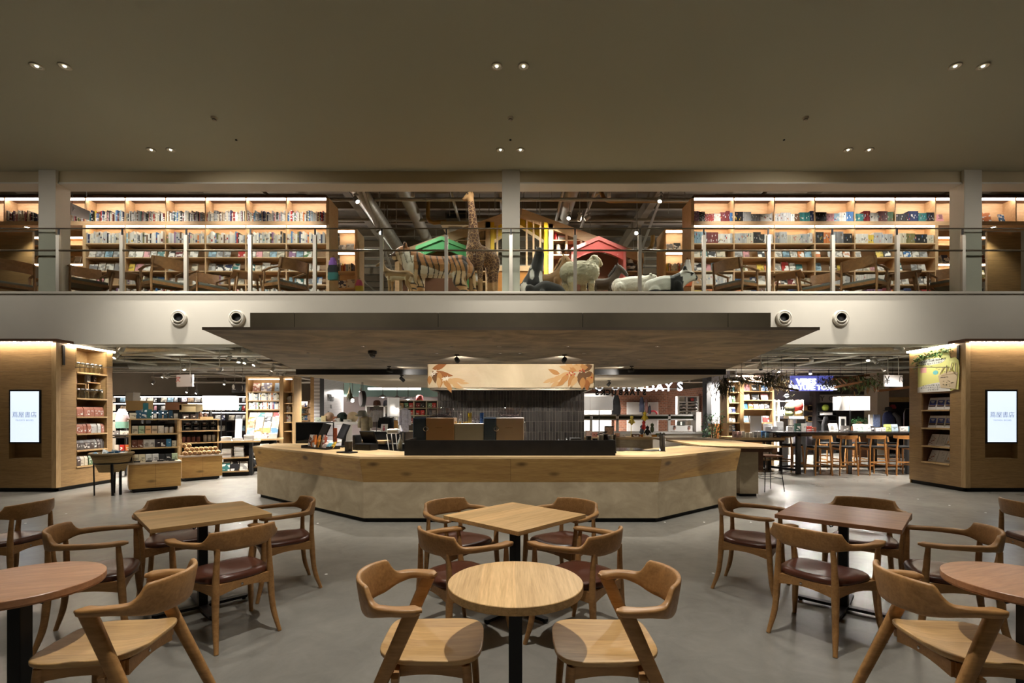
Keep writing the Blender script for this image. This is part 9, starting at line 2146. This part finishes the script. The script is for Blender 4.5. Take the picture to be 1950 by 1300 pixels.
for lab, x, y, w_ in (('pale box duct high over the left display carts', PX(370, 11.3), 11.3, 1.1), ('pale box duct high over the right shop entrance', PX(1500, 11.3), 11.3, 1.2), ('small pale air unit over the left book stands', PX(313, 12.5), 12.5, 0.4), ('small pale air unit over the long black table', PX(1645, 12.5), 12.5, 0.45)):
 t = T('box_duct', lab, 'duct', (x, y, 3.05)); MB().box(-w_/2, 0, 0, w_/2, 0.7, 0.26).build('casing', GREYM, t, bevel=0.01); MB().box(-w_/2-0.01, 0.3, -0.01, w_/2+0.01, 0.34, 0.27).build('flange', PIPEM, t)
for lab, a, b_ in (('white lighting track over the left shop', (-9.5, 12.0, 2.93), (-5.4, 12.0, 2.93)), ('white lighting track deeper over the left shop', (-10, 15, 2.88), (-4, 15, 2.88)), ('white lighting track over the right shop', (5.4, 12.0, 2.93), (10, 12.0, 2.93)), ('white lighting track deeper over the right shop', (4, 15, 2.88), (10.5, 15, 2.88))):
 tag(MB().bar(a, b_, 0.04, 0.04).build('lighting_track', WHITE), lab, 'track')
TS = [(222, 672, 2.95, 1, 'beside the left pillar top'), (312, 713, 2.93, 1, 'left of the white hanging sign'), (320, 714, 2.93, 1, 'touching the white hanging sign'), (350, 697, 3.0, 1, 'above the white hanging sign'), (455, 681, 3.0, 1, 'first of the row near the canopy edge'), (467, 683, 3.0, 1, 'second of the row near the canopy edge'), (486, 688, 3.0, 1, 'third of the row near the canopy edge'), (437, 676, 3.0, 0, 'unlit in the row near the canopy edge'), (520, 699, 2.95, 1, 'beside the canopy corner'), (516, 710, 2.9, 0, 'over the oak bookcase, first'), (528, 711, 2.9, 0, 'over the oak bookcase, second'), (541, 711, 2.9, 0, 'over the oak bookcase, third'),
 (293, 727, 2.9, 1, 'small and far over the carts, first'), (322, 734, 2.9, 1, 'small and far over the carts, second'), (297, 740, 2.85, 1, 'small and far, lower row, first'), (357, 744, 2.85, 1, 'small and far, lower row, second'), (283, 744, 2.85, 1, 'small and far, lower row, third'), (375, 746, 2.85, 1, 'small and far, lower row, fourth'), (428, 728, 2.9, 1, 'left of the dark hanging sign'), (560, 734, 2.85, 1, 'right of the oak bookcase, first'), (598, 739, 2.85, 1, 'right of the oak bookcase, second'), (626, 737, 2.85, 1, 'over the white tiled wall'), (687, 743, 2.8, 1, 'above the round black sign'),
 (784, 729, 2.7, 1, 'bright below the rear soffit, left'), (1449, 692, 2.95, 0, 'cluster left over the dried plants'), (1482, 702, 2.95, 1, 'bright over the dried plants'), (1543, 706, 2.95, 1, 'above the glowing board'), (1653, 678, 3.0, 1, 'high over the long black table'), (1666, 683, 3.0, 0, 'unlit, high over the long black table'), (1681, 699, 3.0, 1, 'bright over the yen sign'), (1697, 743, 2.85, 1, 'under the yen sign'), (1604, 743, 2.85, 1, 'small over the pale fascia, first'), (1633, 744, 2.85, 1, 'small over the pale fascia, second'), (1587, 745, 2.85, 1, 'small over the pale fascia, third'), (1470, 712, 2.9, 1, 'among the dark dried foliage'), (1400, 725, 2.8, 0, 'half hidden by the drooping plant')]
random.seed(8)
for i, (px, py, z, on, wh) in enumerate(TS):
 y = F*(z-EYE)/(790-py+4)
 if y > 24: z = EYE+(794-py)*22/F
 x = PX(px, F*(z-EYE)/(794-py))
 y = F*(z-EYE)/(794-py)
 if abs(x) > 15: continue
 spot_head('track_spotlight', px, py-4, z, (x+random.uniform(-1, 1), y-random.uniform(0.5, 1.6), 0.9), (90 if y < 16 else 130)*(0.3 if px > 1600 else 1), ('lit' if on else 'unlit')+' shop track spotlight, '+wh, None, 95, (1, 0.93, 0.84), 1.15, TRKG, GLOWD if on else BLACKM, bool(on))
# rows of small ceiling spots further inside, which light the shops
for i, (x, y, p) in enumerate(((-9.5, 11.2, 110), (-7.6, 12.6, 150), (-6.2, 11.4, 110), (-5.4, 15.2, 190), (-8.5, 16.5, 190), (-2.6, 18.4, 230), (-4.0, 20.5, 230), (0.0, 14.6, 80), (2.6, 18.6, 260), (5.2, 18.4, 260), (3.6, 20.8, 230), (6.4, 13.2, 150), (8.2, 13.4, 150), (9.6, 11.4, 110), (7.5, 17.2, 380), (10, 17.5, 380), (-8, 22, 260), (-3, 25, 260), (3, 25, 260), (8, 22, 260))):
 zc_ = 2.35 if (abs(x) < 1 and y < 17) else 3.0
 t = T('ceiling_spot', 'small pale ceiling spot in the shops, %s counted from the left front' % ordw(i), 'spotlight', (x, y, zc_), 0, 'small ceiling spots of the shops')
 MB().lathe([(0.05, 0.05), (0.055, 0), (0.055, -0.09), (0.045, -0.09)], 12).build('lamp_head', TRKG, t); MB().lathe([(0.044, -0.08), (0.001, -0.082)], 12).build('lens', GLOWD, t); MB().tube([(0, 0, 0.05), (0, 0, 3.5-zc_ if zc_ > 2.5 else 0.08)], 0.01, 6).build('stem', TRKG, t)
 spot('shop_beam', (x, y, zc_-0.1), (x, y+0.2, 0), p, 130, 0.8, (1, 0.94, 0.86), 0.05)
m = MB()
for k in range(150):
 y = random.uniform(10.8, 24); x = random.choice((-1, 1))*random.uniform(5.6 if y < 17.5 else 0.5, 12); z = random.uniform(2.9, 3.25); m.tube([(x, y, z), (x, y, 3.5)], 0.006, 4)
stuff(m.build('hanger_rods', PIPEM, deck3), 'thin hanger rods under the shop ceiling')
for lab, px, py, Y in (('white round ceiling camera hung over the left shop', 418, 703, 12.2), ('white ceiling camera cluster over the right shop', 1449, 700, 12.0)):
 t = T('hung_camera', lab, 'camera', PT(px, py, Y)); MB().lathe([(0.07, 0.04), (0.08, 0), (0.06, -0.03)], 14).build('housing', WHITE, t); MB().lathe([(0.05, -0.03), (0.035, -0.06), (0.001, -0.07)], 14).build('dome', BLACK, t); MB().tube([(0, 0, 0.04), (0, 0, 3.5-PZ(py, Y))], 0.015, 6).build('stem', WHITE, t)
